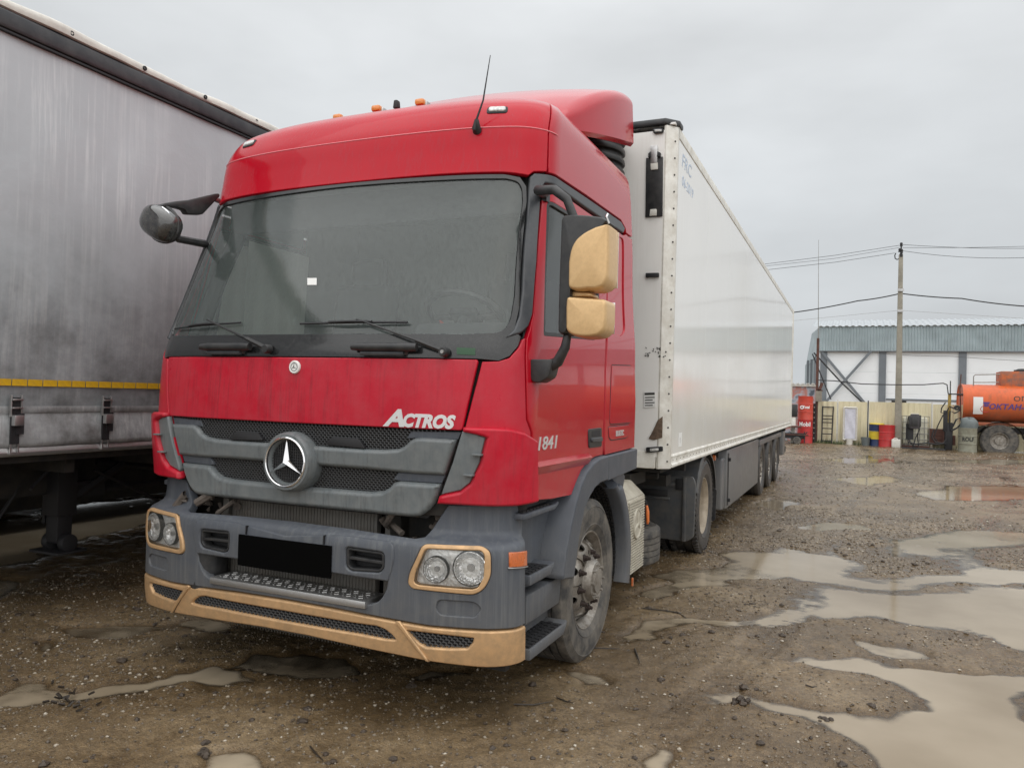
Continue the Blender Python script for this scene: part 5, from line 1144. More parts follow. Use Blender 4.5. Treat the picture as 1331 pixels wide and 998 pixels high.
# ---- warehouse
WY = 42.0; wx0, wx1 = .95, 46.
wh = thing('warehouse', (20, WY+8, 0), 'long white warehouse with grey columns and a corrugated metal band, behind the cream fence', 'warehouse')
zb_ = 4.50; zt_ = 5.80
cols = [XZ(1147, 480, WY)[0], XZ(1251, 480, WY)[0]]; cd = cols[1]-cols[0]; cx_ = [cols[0]-cd]+[cols[0]+cd*i for i in range(11)]
xs_ = [wx0]+[c for c in cx_ if c > wx0+1]
for i in range(len(xs_)):
    a = xs_[i]; b = xs_[i+1] if i+1 < len(xs_) else wx1
    for k in range(4):
        m = M(); m.bb(a+.01, b-.01, WY, WY+.12, k*1.125+.004, (k+1)*1.125-.004); m.build('wall_panel', WPAN, wh, bevel=.006, seg=1)
for c in [wx0+.22]+xs_[1:]:
    m = M(); m.bb(c-.17, c+.17, WY-.10, WY-.08, 0, zb_-.0).bb(c-.17, c+.17, WY-.02, WY+.0-.003, 0, zb_).bb(c-.02, c+.02, WY-.08, WY-.02, 0, zb_); m.build('column', WCOL, wh)
m = M()
X = np.arange(wx0, wx1, .0345); prof = [(.0, .045, .06, .015)[i % 4]*.9 for i in range(len(X))]; XR = np.arange(wx0-.4, wx1, .08); pr_ = [(.0, .05, .05, 0)[i % 4] for i in range(len(XR))]
m.grid([[(x_, WY-.20-p, zb_) for x_, p in zip(X, prof)], [(x_, WY-.20-p, zt_) for x_, p in zip(X, prof)]]); m.build('corrugated_band', CORR, wh, smooth=0)
m = M(); m.bb(wx0, wx1, WY-.22, WY-.06, zb_-.05, zb_-.003); m.build('band_flashing', WCOL, wh)
m = M(); m.grid([[(x_, WY-.34, zt_-.02+p*1.0) for x_, p in zip(XR, pr_)], [(x_, WY+3.4, zt_+.66+p) for x_, p in zip(XR, pr_)], [(x_, WY+12, zt_+.9+p) for x_, p in zip(XR, pr_)]]); m.build('roof_sheet', CORRL, wh, smooth=0)
m = M(); m.add([(wx0, WY-.2, zb_), (wx0, WY-.2, zt_), (wx0-.62, WY+4.2, zb_+1.3), (wx0-.95, WY+4.2, 3.6)], [(0, 1, 2, 3)]); m.add([(wx0-.0, WY+.02, 0), (wx0, WY+.02, zb_), (wx0-.95, WY+4.2, 3.9), (wx0-.95, WY+4.2, 0)], [(0, 1, 2, 3)]); m.build('gable_wall', CORR, wh, smooth=0)
for k in range(3): m = M(); x_ = wx0-.22-.24*k; m.bb(x_-.06, x_+.06, WY+.0+k*1.2, WY+.1+k*1.2, 0, 4.1); m.build('column', WCOL, wh)
br = XZ(1068, 457, WY), XZ(1124, 524, WY), XZ(1132, 457, WY), XZ(1072, 524, WY)
for a, b, yy in ((br[0], br[1], WY-.14), (br[2], br[3], WY-.24)):
    d = Vector((b[0]-a[0], 0, b[1]-a[1])); c = ((a[0]+b[0])/2, yy, (a[1]+b[1])/2); m = M(); m.box(c, (d.length, .06, .13), rotm(ry=-atan2(d.z, d.x))); m.build('cross_brace', WCOL, wh)
for k in range(1, len(xs_)-1):
    m = M(); m.bb(xs_[k]+.2, xs_[k+1]-.2, WY-.06, WY-.01, 1.92, 2.0); m.build('wall_rail', WCOL, wh)
w0, w1 = XZ(1159, 519, WY)[0], XZ(1178, 519, WY)[0]
m = M(); m.bb(w0, w1, WY-.05, WY+.0-.004, 1.35, 1.90); m.build('window', BLKM, wh)
# ---- fence of cream profiled sheets
gaps = [1060.5, 1088.3, 1128, 1211, 1290, 1372, 1455]; gx = [XZ(p, 550)[0] for p in gaps]; gx += [gx[-1]+2.3*i for i in range(1, 12)]
fe = thing('sheet_fence', (gx[3], YF, 0), 'cream fence of profiled metal sheets running in front of the white warehouse', 'fence')
for i in range(len(gx)-1):
    a, b = gx[i]+.03, gx[i+1]-.03; n = int((b-a)/.05); X = np.linspace(a, b, n); m = M(); zt = 1.74+.03*((i*7) % 3-1)*.5
    m.grid([[(x_, YF+(0, 0, .028, .028)[j % 4]+.01*i % .01, z) for j, x_ in enumerate(X)] for z in (.02, zt)]); m.build('fence_sheet', FENCE, fe, smooth=0)
for i, g_ in enumerate(gx): m = M(); m.bb(g_-.022, g_+.022, YF+.06, YF+.11, 0, 1.80); m.build('fence_post', BLKM if i % 2 == 0 else WPLAS, fe)
# ---- utility pole
pb, pt_ = XZ(1167.3, 574), XZ(1171.2, 331)
up = thing('utility_pole', (pb[0], YF-.5, 0), 'tall square concrete power pole with insulators behind the fence line', 'pole')
k_ = (YF-.5-CAMP[1])/(YF-CAMP[1]); po = lambda px, py: U(px, py, YF-.5)
a, b = po(1166.8, 580), po(1171.0, 331)
m = M(); 
for (z0, z1, q0, q1) in ((0, b[2], .13, .075),):
    v = []
    for zz, q_, c in ((-.2, .13, a[0]), (b[2], .075, b[0])):
        v += [(c-q_, YF-.5-q_, zz), (c+q_, YF-.5-q_, zz), (c+q_, YF-.5+q_, zz), (c-q_, YF-.5+q_, zz)]
    m.add(v, [(0, 1, 5, 4), (1, 2, 6, 5), (2, 3, 7, 6), (3, 0, 4, 7), (4, 5, 6, 7)])
m.build('pole_shaft', CONC, up, bevel=.02)
tp = po(1171.5, 318); m = M(); m.tube([(b[0], YF-.5, b[2]-.4), (tp[0], YF-.5, tp[2])], .03, 6).bb(tp[0]-.05, tp[0]+.05, YF-.58, YF-.42, tp[2]-.5, tp[2]-.35)
hk_ = [po(*q) for q in ((1169, 336), (1166, 337.5), (1163.5, 336), (1163, 332), (1164.5, 329))]; m.tube(hk_, .022, 6); m.build('pole_bracket', BLKM, up)
for q in ((1171.5, 318.5), (1169.5, 326), (1172, 327)):
    p_ = po(*q); m = M(); m.lathe([(.001, .10), (.04, .09), (.055, .03), (.04, .0), (.06, -.05), (.001, -.06)], tuple(p_), 'Z', 10); m.build('insulator', BLKM, up)
for q in ((1171, 377), (1170, 404)):
    p_ = po(*q); m = M(); m.bb(p_[0]-.10, p_[0]+.10, YF-.64, YF-.60, p_[2]-.06, p_[2]+.04); m.build('pole_clamp', ALU, up)
def wire(name, pts, y, r, mt, label, sag=.0, dz=None):
    P = [np.array(U(a, b, y)) for a, b in pts]; out = []
    for i in range(len(P)-1):
        for k in range(9): t = k/9; p = P[i]*(1-t)+P[i+1]*t; p = p.copy(); p[2] -= sag*4*t*(1-t); out.append(p)
    out.append(P[-1]); c = out[0]; m = M(); m.tube([tuple(p-c) for p in out], r*.72, 5); o = m.build(name, mt, None, smooth=40); o.location = tuple(c); return prop(o, label, 'cable')
YW = YF-.5
wire('power_line', [(1171.5, 318), (1420, 321)], YW, .012, BLKM, 'topmost overhead wire running from the pole top to the right edge', .1)
wire('power_line', [(1172, 326), (1420, 328)], YW, .012, BLKM, 'second overhead wire from the top, right of the pole', .25)
wire('power_line', [(1173, 322), (1420, 317)], YW, .010, BLKM, 'uppermost thin wire rising slightly to the right of the pole', .05)
wire('power_line', [(1169, 319), (1085, 332), (940, 350), (700, 372)], YW, .012, BLKM, 'upper overhead wire running left from the pole top above the trailer', .0)
wire('power_line', [(1169, 322), (1085, 336), (940, 352), (700, 378)], YW, .010, BLKM, 'thin overhead wire close under the topmost one, left of the pole', .0)
wire('power_line', [(1163, 329), (1085, 341), (940, 357), (700, 380)], YW, .012, BLKM, 'overhead wire leaving the hook on the pole towards the left', .0)
wire('thick_cable', [(1171, 381.5), (1250, 388), (1331, 398), (1500, 425)], YW, .032, BLKM, 'thick black cable sloping down to the right from the middle of the pole', .03)
wire('thick_cable', [(1170, 381.5), (1115, 391), (1032, 406), (850, 448)], YW, .032, BLKM, 'thick black cable sloping down to the left from the middle of the pole', .03)
wire('thin_wire', [(1169, 403.5), (1080, 412), (900, 430)], YW, .007, GALV, 'faint thin wire below the thick cable, left of the pole')
wire('thin_wire', [(1171, 403.5), (1331, 414), (1500, 425)], YW, .007, GALV, 'faint thin wire below the thick cable, right of the pole')
wire('thin_wire', [(1129, 458), (1235, 463), (1420, 472)], YW+8, .012, BLKM, 'thin wire crossing in front of the white warehouse wall', .05)
wire('feed_hose', [(1064, 494), (1085, 495), (1120, 499), (1160, 500), (1200, 500), (1226, 498), (1231, 500), (1232.5, 512)], YF-.9, .028, BLKM, 'dark pipe running above the cream fence to the yellow hose post')
wire('guy_wire', [(1058, 458.5), (1094, 497.5), (1122, 524)], YF+.6, .045, BLKM, 'long black diagonal strut leaning from the rusty stub post over the fence')
wire('guy_wire', [(1056, 460), (1080, 519)], YF+.6, .035, BLKM, 'shorter steeper black strut beside the rusty stub post')
# ---- mast
a, b = XZ(1062.3, 470), XZ(1063, 307)
m = M(); m.tube([(0, 0, -.2), (0, 0, 3.6), (b[0]-a[0], 0, b[1])], [.022, .02, .007], 6); o = m.build('aerial_mast', GALV); o.location = (a[0], YF+.8, 0); prop(o, 'very thin pale mast rising high behind the stacked drums', 'mast')
a, b = XZ(1060.5, 577), XZ(1061.5, 440); pm = thing('rusty_post', (a[0], YF-.15, 0), 'rusty dark steel post between the stacked red drums and the fence', 'post')
m = M(); m.bb(a[0]-.05, a[0]+.05, YF-.2, YF-.1, 0, b[1]); m.build('post_shaft', RUSTB, pm)
m = M(); q = XZ(1066, 505); m.box((q[0], YF-.2, q[1]), (.12, .1, .5), rotm(ry=.35)).bb(q[0]-.12, q[0]+.1, YF-.25, YF-.15, q[1]-.12, q[1]-.05); m.build('post_bracket', RUSTB, pm)
m = M(); q = XZ(1064, 515); m.bb(q[0]-.10, q[0]+.13, YF-.3, YF-.1, q[1]-.22, q[1]+.22); m.build('junction_box', CONC, pm)
q = XZ(1057.5, 550, YF-.3); m = M(); m.bb(q[0]-.06, q[0]+.09, YF-.36, YF-.26, 0, 1.62); sp_ = m.build('stop_post', BLKM); sp_.location = (0, 0, 0)
m = M()
for k in range(7): m.lathe([(.001, -.08), (.03, -.07), (.035, 0)], (q[0]+.015, YF-.35, .2+k*.21), 'Y', 8)
rv = m.build('post_bolts', GALV, sp_); prop(sp_, 'black studded upright between the stacked red drums and the fence', 'post')
# ---- barrels
def barrel(loc, r, h, mt, label, group=None, bands=None, name='oil_barrel', lid=None, par=None):
    t = thing(name, loc, label, 'barrel', group); x, y, z0 = loc
    pr = [(.001, h-.02), (r*.95, h-.02), (r*.96, h), (r, h), (r*1.005, h-.012), (r*.985, h-.03), (r*.985, h*.685), (r*1.04, h*.665), (r*.985, h*.645), (r*.985, h*.355), (r*1.04, h*.335), (r*.985, h*.315), (r*.985, .03), (r*1.005, .012), (r, .0), (.001, 0)]
    if bands:
        lo_ = M(); lo_.lathe([p for p in pr if p[1] <= h*.34], loc, 'Z', 28); lo_.build('drum_body', bands[0], t)
        lo_ = M(); lo_.lathe([p for p in pr if h*.31 <= p[1] <= h*.69], loc, 'Z', 28); lo_.v = [(x+(a-x)*1.003, y+(b-y)*1.003, c) for a, b, c in lo_.v]; lo_.build('drum_band', bands[1], t)
        lo_ = M(); lo_.lathe([p for p in pr if p[1] >= h*.64], loc, 'Z', 28); lo_.build('drum_top', bands[2], t)
    else: m = M(); m.lathe(pr, loc, 'Z', 32); m.build('drum_body', mt, t)
    m = M(); m.lathe([(.001, .015), (.03, .015), (.032, 0)], (x+r*.6, y-.05, z0+h-.02), 'Z', 10); m.build('bung', BLKM, t); return t
def cyl_text(t, loc, r, s, size, z, mt, width=None, ang=0., name='lettering', bold=.003):
    fn = lambda x, y, d: (loc[0]+(r+d)*sin((x-(width or 0)/2)/r+ang), loc[1]-(r+d)*cos((x-(width or 0)/2)/r+ang), z+y)
    return text_on(name, s, size, fn, mt, t, .004, 0, 1, bold, width)
bx_, bz_ = XZ(1046, 575, YF-.7); YB = YF-.7
for k, (tx, mt, lab) in enumerate((('Mobil', BARR, 'lower of the two stacked red drums by the fence end, with large white lettering'), ('Total', BARR2, 'upper of the two stacked drums, orange red with a small round white mark'))):
    l_ = (bx_, YB, k*.955); t = barrel(l_, .292, .955, mt, lab, 'red drums stacked by the fence')
    cyl_text(t, l_, .293, tx, .24 if k == 0 else .15, k*.955+(.70 if k == 0 else .46), WLET, .46 if k == 0 else .26, .0 if k == 0 else .15, bold=.006)
    if k: m = M(); m.lathe([(.035, .0), (.075, .0), (.075, .004)], (bx_-.12, YB-.285, k*.955+.50), 'Y', 20); m.build('round_mark', WLET, t)
q = XZ(1152.5, 577, YF-.6); barrel((q[0], YF-.6, 0), .29, .86, BARR, 'single bright red barrel standing right of the navy and yellow one')
q = XZ(1139.5, 573, YF-.3); barrel((q[0], YF-.25, 0), .29, .86, None, 'navy blue barrel with yellow middle band, partly behind the red barrel', bands=(BARB, BARY, BARB))
m = M(); m.lathe([(.001, .03), (.25, .03), (.28, 0), (.28, -.02)], (0, 0, .88), 'Z', 24); o = m.build('barrel_lid', BARY); o.location = (q[0], YF-.25, 0); prop(o, 'yellow lid lying on top of the navy and yellow barrel', 'lid')
YG = YF-1.2; q = XZ(1257.5, 580, YG); t = barrel((q[0], YG, 0), .31, .88, BARG, 'grey green barrel with dark lettering in front of the orange tank wheel'); cyl_text(t, (q[0], YG, 0), .311, 'ROLF', .20, .40, KLET, .40, -.05, bold=.008)
m = M(); P = []
for i in range(9):
    a = pi/2*i/8; P.append([(q[0]+.03+(.30*cos(a)**.6+.02*sin(3*u+i))*cos(u)*1.0, YG+.25*cos(a)**.6*sin(u), .88+.36*sin(a)**.7*(1+.12*sin(2*u+1))) for u in np.linspace(0, 2*pi, 19)])
m.grid(P); sk_ = M(); o = m.build('grey_sack', GREYR); prop(o, 'dark grey tied sack lying on the grey green barrel', 'sack')
# ---- small things along the fence
a, b = XZ(1066, 576, YF-.25), XZ(1083, 528, YF-.25); ld = thing('steel_ladder', (a[0], YF-.25, 0), 'short black steel ladder leaning on the cream fence', 'ladder')
for x_ in (a[0]+.03, b[0]-.03): m = M(); m.tube([(x_+(.03 if x_ < b[0]-.1 else 0), YF-.38, 0), (x_+.03, YF-.05, 1.52)], .028, 6); m.build('rail', BLKM, ld)
for z in (.12, .40, .62, .86, 1.0, 1.14, 1.49): m = M(); y_ = YF-.38+.33*z/1.52; m.tube([(a[0]+.04, y_, z), (b[0]-.0, y_, z)], .022, 6); m.build('rung', BLKM, ld)
p1, p2 = XZ(1096, 571, YF-.15), XZ(1114, 530, YF-.15); bo = thing('leaning_panel', ((p1[0]+p2[0])/2, YF-.15, 0), 'weathered white sheet in a pale frame leaning against the fence', 'panel')
X = np.linspace(p1[0]+.04, p2[0]-.04, 14); m = M(); m.grid([[(x_, YF-.22+.16*k/10+.012*sin(x_*19+k), p1[1]+.04+(p2[1]-p1[1]-.08)*k/10) for x_ in X] for k in range(11)]); m.build('sheet', SHEETW, bo)
m = M()
for x_ in (p1[0], p2[0]): m.tube([(x_, YF-.23, p1[1]), (x_, YF-.06, p2[1])], .03, 4)
for z_, y_ in ((p1[1], YF-.23), (p2[1], YF-.06)): m.tube([(p1[0], y_, z_), (p2[0], y_, z_)], .03, 4)
m.build('frame', WPLAS, bo)
def bucket(px, py, y, r, h, mt, label, name='bucket'):
    q = XZ(px, py, y); t = thing(name, (q[0], y, 0), label, 'bucket'); m = M(); m.lathe([(.001, .0), (r*.8, 0), (r, h), (r*.93, h), (r*.75, .03), (.001, .03)], (q[0], y, 0), 'Z', 18); m.build('pail', mt, t)
    m = M(); m.tube([(q[0]+r*cos(a)*1.02, y-r*.3*sin(a)-.02, h-.02-r*.9*sin(a)) for a in np.linspace(0, pi, 9)], .008, 5); m.build('handle', BLKM, t)
bucket(1104, 576, YF-.55, .13, .24, WPLAS, 'small white bucket on the ground below the leaning white sheet')
bucket(1125, 574, YF-.45, .17, .34, GREYR, 'dark grey bucket between the leaning sheet and the navy barrel')
q = XZ(1164.5, 578, YF-.9); t = thing('jerrycan', (q[0], YF-.9, 0), 'white plastic canister right of the red barrel', 'canister')
m = M(); m.box((q[0], YF-.9, .17), (.31, .2, .33)); m.build('can_body', WPLAS, t, bevel=.03, seg=3); m = M(); m.tube([(q[0]-.09, YF-.9, .33), (q[0]-.07, YF-.9, .37), (q[0]+.03, YF-.9, .37), (q[0]+.05, YF-.9, .33)], .015, 6); m.build('handle', WPLAS, t)
m = M(); m.lathe([(.001, .05), (.03, .05), (.03, 0)], (q[0]+.1, YF-.9, .33), 'Z', 10); m.build('cap', BLKM, t)
def crate(px0, px1, py0, py1, y, d, mt, label):
    a, b = XZ(px0, py1, y), XZ(px1, py0, y); t = thing('wooden_crate', ((a[0]+b[0])/2, y, max(0, a[1])), label, 'crate'); n = 4; h = (b[1]-max(0, a[1]))/n; z0 = max(0, a[1])
    for k in range(n): m = M(); m.bb(a[0], b[0], y, y+.03, z0+k*h+.006, z0+(k+1)*h-.006); m.build('board', mt, t, bevel=.004, seg=1)
    m = M(); m.bb(a[0]+.01, b[0]-.01, y+.032, y+d, z0, b[1]-.01); m.build('crate_box', mt, t)
    for x_ in (a[0]+.04, b[0]-.04): m = M(); m.bb(x_-.03, x_+.03, y-.02, y-.003, z0, b[1]); m.build('batten', mt, t)
crate(1159.5, 1171, 560, 569, YF-.55, .3, RUSTB, 'small brown box showing above the white canister')
crate(1207, 1228, 557.5, 576, YF-.45, .35, RUSTB, 'wide low rust brown box beside the hose post')
crate(1228, 1242, 566, 578, YF-.35, .3, RUSTB, 'low brown box between the hose post and the grey green barrel')
# IBC tank in wire cage
a, b = XZ(1171.5, 575, YF-.55), XZ(1208, 541.5, YF-.55); ib = thing('ibc_container', ((a[0]+b[0])/2, YF-.4, 0), 'pale plastic bulk container in a galvanised wire cage behind the fuel pump', 'container')
m = M(); m.bb(a[0]+.04, b[0]-.04, YF-.50, YF-.08, .14, b[1]-.04); m.build('tank_body', IBCW, ib, bevel=.06, seg=3)
for x_ in np.linspace(a[0], b[0], 7): m = M(); m.tube([(x_, YF-.55, .1), (x_, YF-.55, b[1])], .012, 5); m.build('cage_bar', GALV, ib)
for z in np.linspace(.12, b[1], 6): m = M(); m.tube([(a[0], YF-.56, z), (b[0], YF-.56, z)], .013, 5); m.build('cage_bar', GALV, ib)
m = M(); m.bb(a[0]-.02, b[0]+.02, YF-.6, YF-.05, 0, .10); m.build('pallet', RUSTB, ib)
# fuel dispenser on a stand, with hoses
YP = YF-1.1; a, b = XZ(1183, 557, YP), XZ(1195, 538.5, YP); fp = thing('fuel_pump', ((a[0]+b[0])/2, YP, 0), 'small dark fuel pump head on a thin stand in front of the caged container', 'fuel pump')
m = M(); m.bb(a[0], b[0], YP-.12, YP+.12, a[1], b[1]); m.build('pump_head', mat('scuffed_dark_paint', (.055, .05, .055), .6, var=(9, .4), bump=(20, .4)), fp, bevel=.03)
m = M(); m.bb(a[0]-.06, a[0]+.02, YP-.1, YP+.1, a[1]+.02, b[1]-.06).bb(b[0]-.02, b[0]+.06, YP-.1, YP+.1, a[1]+.08, b[1]-.03).bb(a[0]+.03, b[0]-.06, YP-.14, YP-.12, a[1]+.1, b[1]-.08); m.build('side_cover', BLKP, fp, bevel=.02)
m = M(); m.bb(a[0]+.02, b[0]-.02, YP-.12, YP+.12, b[1]+.003, b[1]+.03); m.build('top_cover', WPLAS, fp, bevel=.01)
m = M(); m.tube([(a[0]-.08, YP, b[1]-.1), (a[0]-.10, YP, a[1]), (a[0]-.05, YP, .1)], .018, 5).tube([(b[0]+.02, YP, a[1]), (b[0]-.12, YP, .4), (a[0]+.1, YP, .05)], .018, 5).tube([(a[0]-.1, YP+.02, .5), (a[0]+.04, YP, .2), (a[0]+.2, YP, .06), (b[0], YP, .1), (b[0]-.05, YP, .5), (b[0]+.02, YP, a[1]+.1)], .02, 5)
m.bb(a[0]-.14, a[0]+.12, YP+.03, YP+.12, .35, .95); m.build('pump_stand', BLKM, fp)
m = M(); p_ = XZ(1172, 580, YP)[0], XZ(1228, 580, YP)[0]; m.bb(p_[0], p_[1], YP-.35, YP+.3, .0, .05); o = m.build('drip_tray', BLKM, None, bevel=.01); prop(o, 'flat black oily tray on the ground under the fuel pump', 'tray')
for (pts, lab) in (([(1180, 574), (1190, 577), (1205, 575.5), (1218, 577.5), (1228, 576)], 'black hose lying along the tray below the fuel pump'), ([(1214, 558), (1211, 568), (1216, 575), (1226, 576), (1231, 570), (1229, 560)], 'looped black hose hanging to the left of the hose post')):
    P = [np.array(U(a, b, YP-.2)) for a, b in pts]; P = [np.array([p[0], p[1], max(p[2], .07)]) for p in P]; c = P[0]; m = M(); m.tube([tuple(p-c) for p in P], .028, 6); o = m.build('hose', BLKM); o.location = tuple(c); prop(o, lab, 'hose')
# yellow hose post
YH = YF-1.0; q0, q1 = XZ(1233, 578, YH), XZ(1233, 495, YH); hp = thing('hose_post', (q0[0], YH, 0), 'yellow and black upright hose post left of the orange tank', 'hose post')
m = M(); m.bb(q0[0]-.05, q0[0]+.05, YH-.05, YH+.05, 0, XZ(1233, 512, YH)[1]); m.build('post_shaft', YPOST, hp)
m = M(); m.tube([(q0[0]+.02, YH, 1.9), (q0[0]+.02, YH, q1[1])], .02, 5); m.build('post_pipe', BLKM, hp)
m = M(); m.bb(q0[0]-.14, q0[0]+.12, YH-.1, YH+.08, .02, 1.05).bb(q0[0]-.2, q0[0]-.06, YH-.12, YH, .7, 1.5); m.build('post_box', BLKM, hp, bevel=.02)
m = M(); hs = lambda pts: [tuple(U(a, b, YH-.12)) for a, b in pts]
m.tube(hs([(1229, 523), (1224, 530), (1223, 536), (1229, 538), (1233, 530)]), .024, 6).tube(hs([(1234, 528), (1240, 531), (1248, 528), (1247, 534), (1241, 537), (1235, 534), (1234, 545), (1236, 560)]), .028, 6).tube(hs([(1226, 539), (1219, 553), (1214, 568), (1220, 576), (1231, 577)]), .022, 6)
m.tube(hs([(1238, 555), (1243, 545), (1248, 543), (1250, 550), (1244, 556), (1236, 560)]), .032, 6); m.lathe([(.03, 0), (.10, 0), (.10, .06), (.03, .06)], tuple(U(1244, 530, YH-.15)), 'Y', 16); m.build('post_hose', BLKM, hp)
m = M(); m.tube(hs([(1232.5, 512), (1252, 512.3)]), .025, 6); m.build('post_arm', BLKM, hp)
# mural shed, trolley, pale box left of the drums
YS = YF+1.0; a, b = XZ(1029, 580, YS), XZ(1059, 498, YS)
mur = bpy.data.materials.new('faded_mural'); mur.use_nodes = True; nt = mur.node_tree; bs = nt.nodes['Principled BSDF']; t_ = N(nt, 'ShaderNodeTexCoord'); n_ = N(nt, 'ShaderNodeTexNoise', Scale=2.2, Detail=4.); L(nt, t_.outputs['Object'], n_.inputs[0]); c_ = N(nt, 'ShaderNodeValToRGB'); L(nt, n_.outputs[0], c_.inputs[0])
el = c_.color_ramp.elements; el[0].position = .36; el[0].color = (.10, .12, .15, 1); el[1].position = .72; el[1].color = (.12, .09, .05, 1)
for p_, cc_ in ((.45, (.42, .46, .52, 1)), (.54, (.50, .20, .16, 1)), (.62, (.30, .30, .33, 1))): q_ = el.new(p_); q_.color = cc_
L(nt, c_.outputs[0], bs.inputs[0]); bs.inputs['Roughness'].default_value = .6
sh = thing('painted_shed', ((a[0]+b[0])/2, YS, 0), 'small shed with a faded colourful painted side, behind the stacked red drums', 'shed')
m = M(); m.bb(a[0]-.6, b[0], YS, YS+2, 0, b[1]-.15); m.build('shed_wall', mur, sh); m = M(); m.bb(a[0]-.7, b[0]+.06, YS-.1, YS+2.1, b[1]-.148, b[1]-.06); m.build('shed_roof', WPLAS, sh)
m = M()
for k in range(9): m.box((a[0]-.4+k*.2, YS-.05, b[1]-.03), (.12, .2, .04))
m.build('roof_blocks', WPLAS, sh)
YT = YF-1.6; a, b = XZ(1027, 578, YT), XZ(1050, 554, YT); ca = thing('hand_trolley', ((a[0]+b[0])/2, YT, 0), 'low rusty trolley with small wheels beside the trailer rear, in front of the drums', 'trolley')
m = M(); m.bb(a[0]-.5, b[0]-.25, YT-.3, YT+.3, b[1]-.06, b[1]).bb(a[0]-.5, b[0]+.05, YT-.33, YT-.30, b[1]-.36, b[1]-.32); m.build('deck', RUSTB, ca, bevel=.01)
m = M(); m.bb(a[0]-.2, b[0]-.1, YT-.25, YT+.25, .22, .42); m.tube([(b[0]-.3, YT-.3, .1), (b[0], YT-.3, .5)], .02).tube([(b[0]-.1, YT-.3, .05), (b[0]-.1, YT-.3, .5)], .02); m.build('trolley_frame', BLKM, ca)
for x_ in (a[0]-.3, a[0]+.27): m = M(); m.lathe([(.001, -.04), (.05, -.045), (.06, -.03), (.12, -.04), (.15, -.02), (.15, .02), (.12, .04), (.001, .04)], (x_, YT-.34, .15), 'Y', 20); m.build('trolley_wheel', RUB, ca)
m = M(); q = XZ(1031, 555, YT+.4); m.bb(q[0]-.09, q[0]+.09, YT+.3, YT+.5, .02, 1.05); o = m.build('white_can', WPLAS, None, bevel=.03); prop(o, 'tall white container standing left of the stacked red drums', 'container')
m = M(); q = XZ(1031.5, 534, YT+.45); m.box((q[0], YT+.40, 1.055+.26), (.30, .25, .50)); o = m.build('black_box', BLKP, None, bevel=.04); prop(o, 'black box on top of the tall white container by the drums', 'box')

# ============================================================= ORANGE FUEL TANK LORRY
YO = 31.4; RO = .80; t0 = XZ(1251, 520, YO-RO)[0]; tz = 1.80
tk = thing('tanker_lorry', (t0+3, YO, 0), 'old orange fuel tanker with rusty patches and purple Cyrillic lettering at the right edge', 'tanker')
def tsec(x_, s=1.):
    out = []
    for k in range(33):
        a = 2*pi*k/32; c, q = cos(a), sin(a); e_ = .72; out.append((x_, YO+1.05*s*abs(c)**e_*(1 if c > 0 else -1), tz+.735*s*abs(q)**e_*(1 if q > 0 else -1)))
    return out
m = M(); m.grid([tsec(t0+.10, .02), tsec(t0+.08, .6), tsec(t0+.05, .90), tsec(t0+.03, .965), tsec(t0+.0, .985), tsec(t0-.0, 1.01), tsec(t0+.05, 1.01), tsec(t0+.07, .995)]+[tsec(t0+.07+k*.5, .995) for k in range(1, 11)]+[tsec(t0+5.1, 1.01), tsec(t0+5.12, .9), tsec(t0+5.2, .02)]); m.build('tank', ORG, tk)
m = M(); m.bb(t0-.02, t0+5.1, YO-1.10, YO-.9, .98, 1.10).bb(t0, t0+5, YO+.9, YO+1.1, .98, 1.1); m.build('tank_skirt', ORG, tk, bevel=.01)
hx = XZ(1300.5, 490, YO-.5)[0]; hz = XZ(1301, 482.5, YO-.5)[1]; m = M(); m.bb(hx, hx+2.0, YO-.55, YO+.55, tz+.6, hz); m.build('hatch_box', ORGR, tk, bevel=.02)
m = M(); m.lathe([(.001, .12), (.15, .11), (.26, .05), (.28, 0)], (hx+.75, YO-.2, hz), 'Z', 16); m.bb(hx+.45, hx+1.1, YO-.5, YO-.3, hz, hz+.06); m.build('hatch_lid', BLKM, tk)
r0, r1 = XZ(1265.5, 487, YO-.7), XZ(1300, 487, YO-.7); m = M(); m.tube([(r0[0], YO-.7, tz+.66), (r0[0], YO-.7, r0[1]-.06), (r0[0]+.06, YO-.7, r0[1]), (r1[0], YO-.7, r0[1]+.03)], .02, 6); m.tube([(r0[0]+.04, YO-.5, tz+.80), (r1[0], YO-.5, tz+.82)], .02, 6); m.build('hand_rail', GALV, tk)
tw = lambda x_, z: (x_, YO-1.05*.995-.012, z)
ft_ = lambda px, py: XZ(px, py, YO-1.06)
a, b = ft_(1265, 538), ft_(1278, 516); yt_ = YO-1.075
m = M(); X = np.linspace(a[0], b[0], 4); m.grid([[(x_, YO-1.05*.995*max(0, 1-abs((z-tz)/.735)**(2/.72))**(.36)-.012, z) for x_ in X] for z in np.linspace(a[1], b[1], 6)]); m.build('paper_notice', SIGNW, tk)
def tank_fn(x0, z0):
    def fn(x, y, d): z = z0+y; return (x0+x, YO-1.05*.995*max(0, 1-abs((z-tz)/.735)**(2/.72))**.36-.006-d, z)
    return fn
a = ft_(1286, 532.5); b = ft_(1331, 532.5); text_on('tank_lettering', '\u041e\u041a\u0422\u0410\u041d-\u0421', .27, tank_fn(a[0], a[1]+.03), BLUEL, tk, .008, .2, 1.2, .006, width=(b[0]-a[0])*1.22)
a = ft_(1318, 521); text_on('tank_lettering', '\u041e\u0413\u041d\u0415\u041e\u041f\u0410\u0421\u041d\u041e', .24, tank_fn(a[0], a[1]), KLET, tk, .008, .0, 1.2, .0, width=2.2)
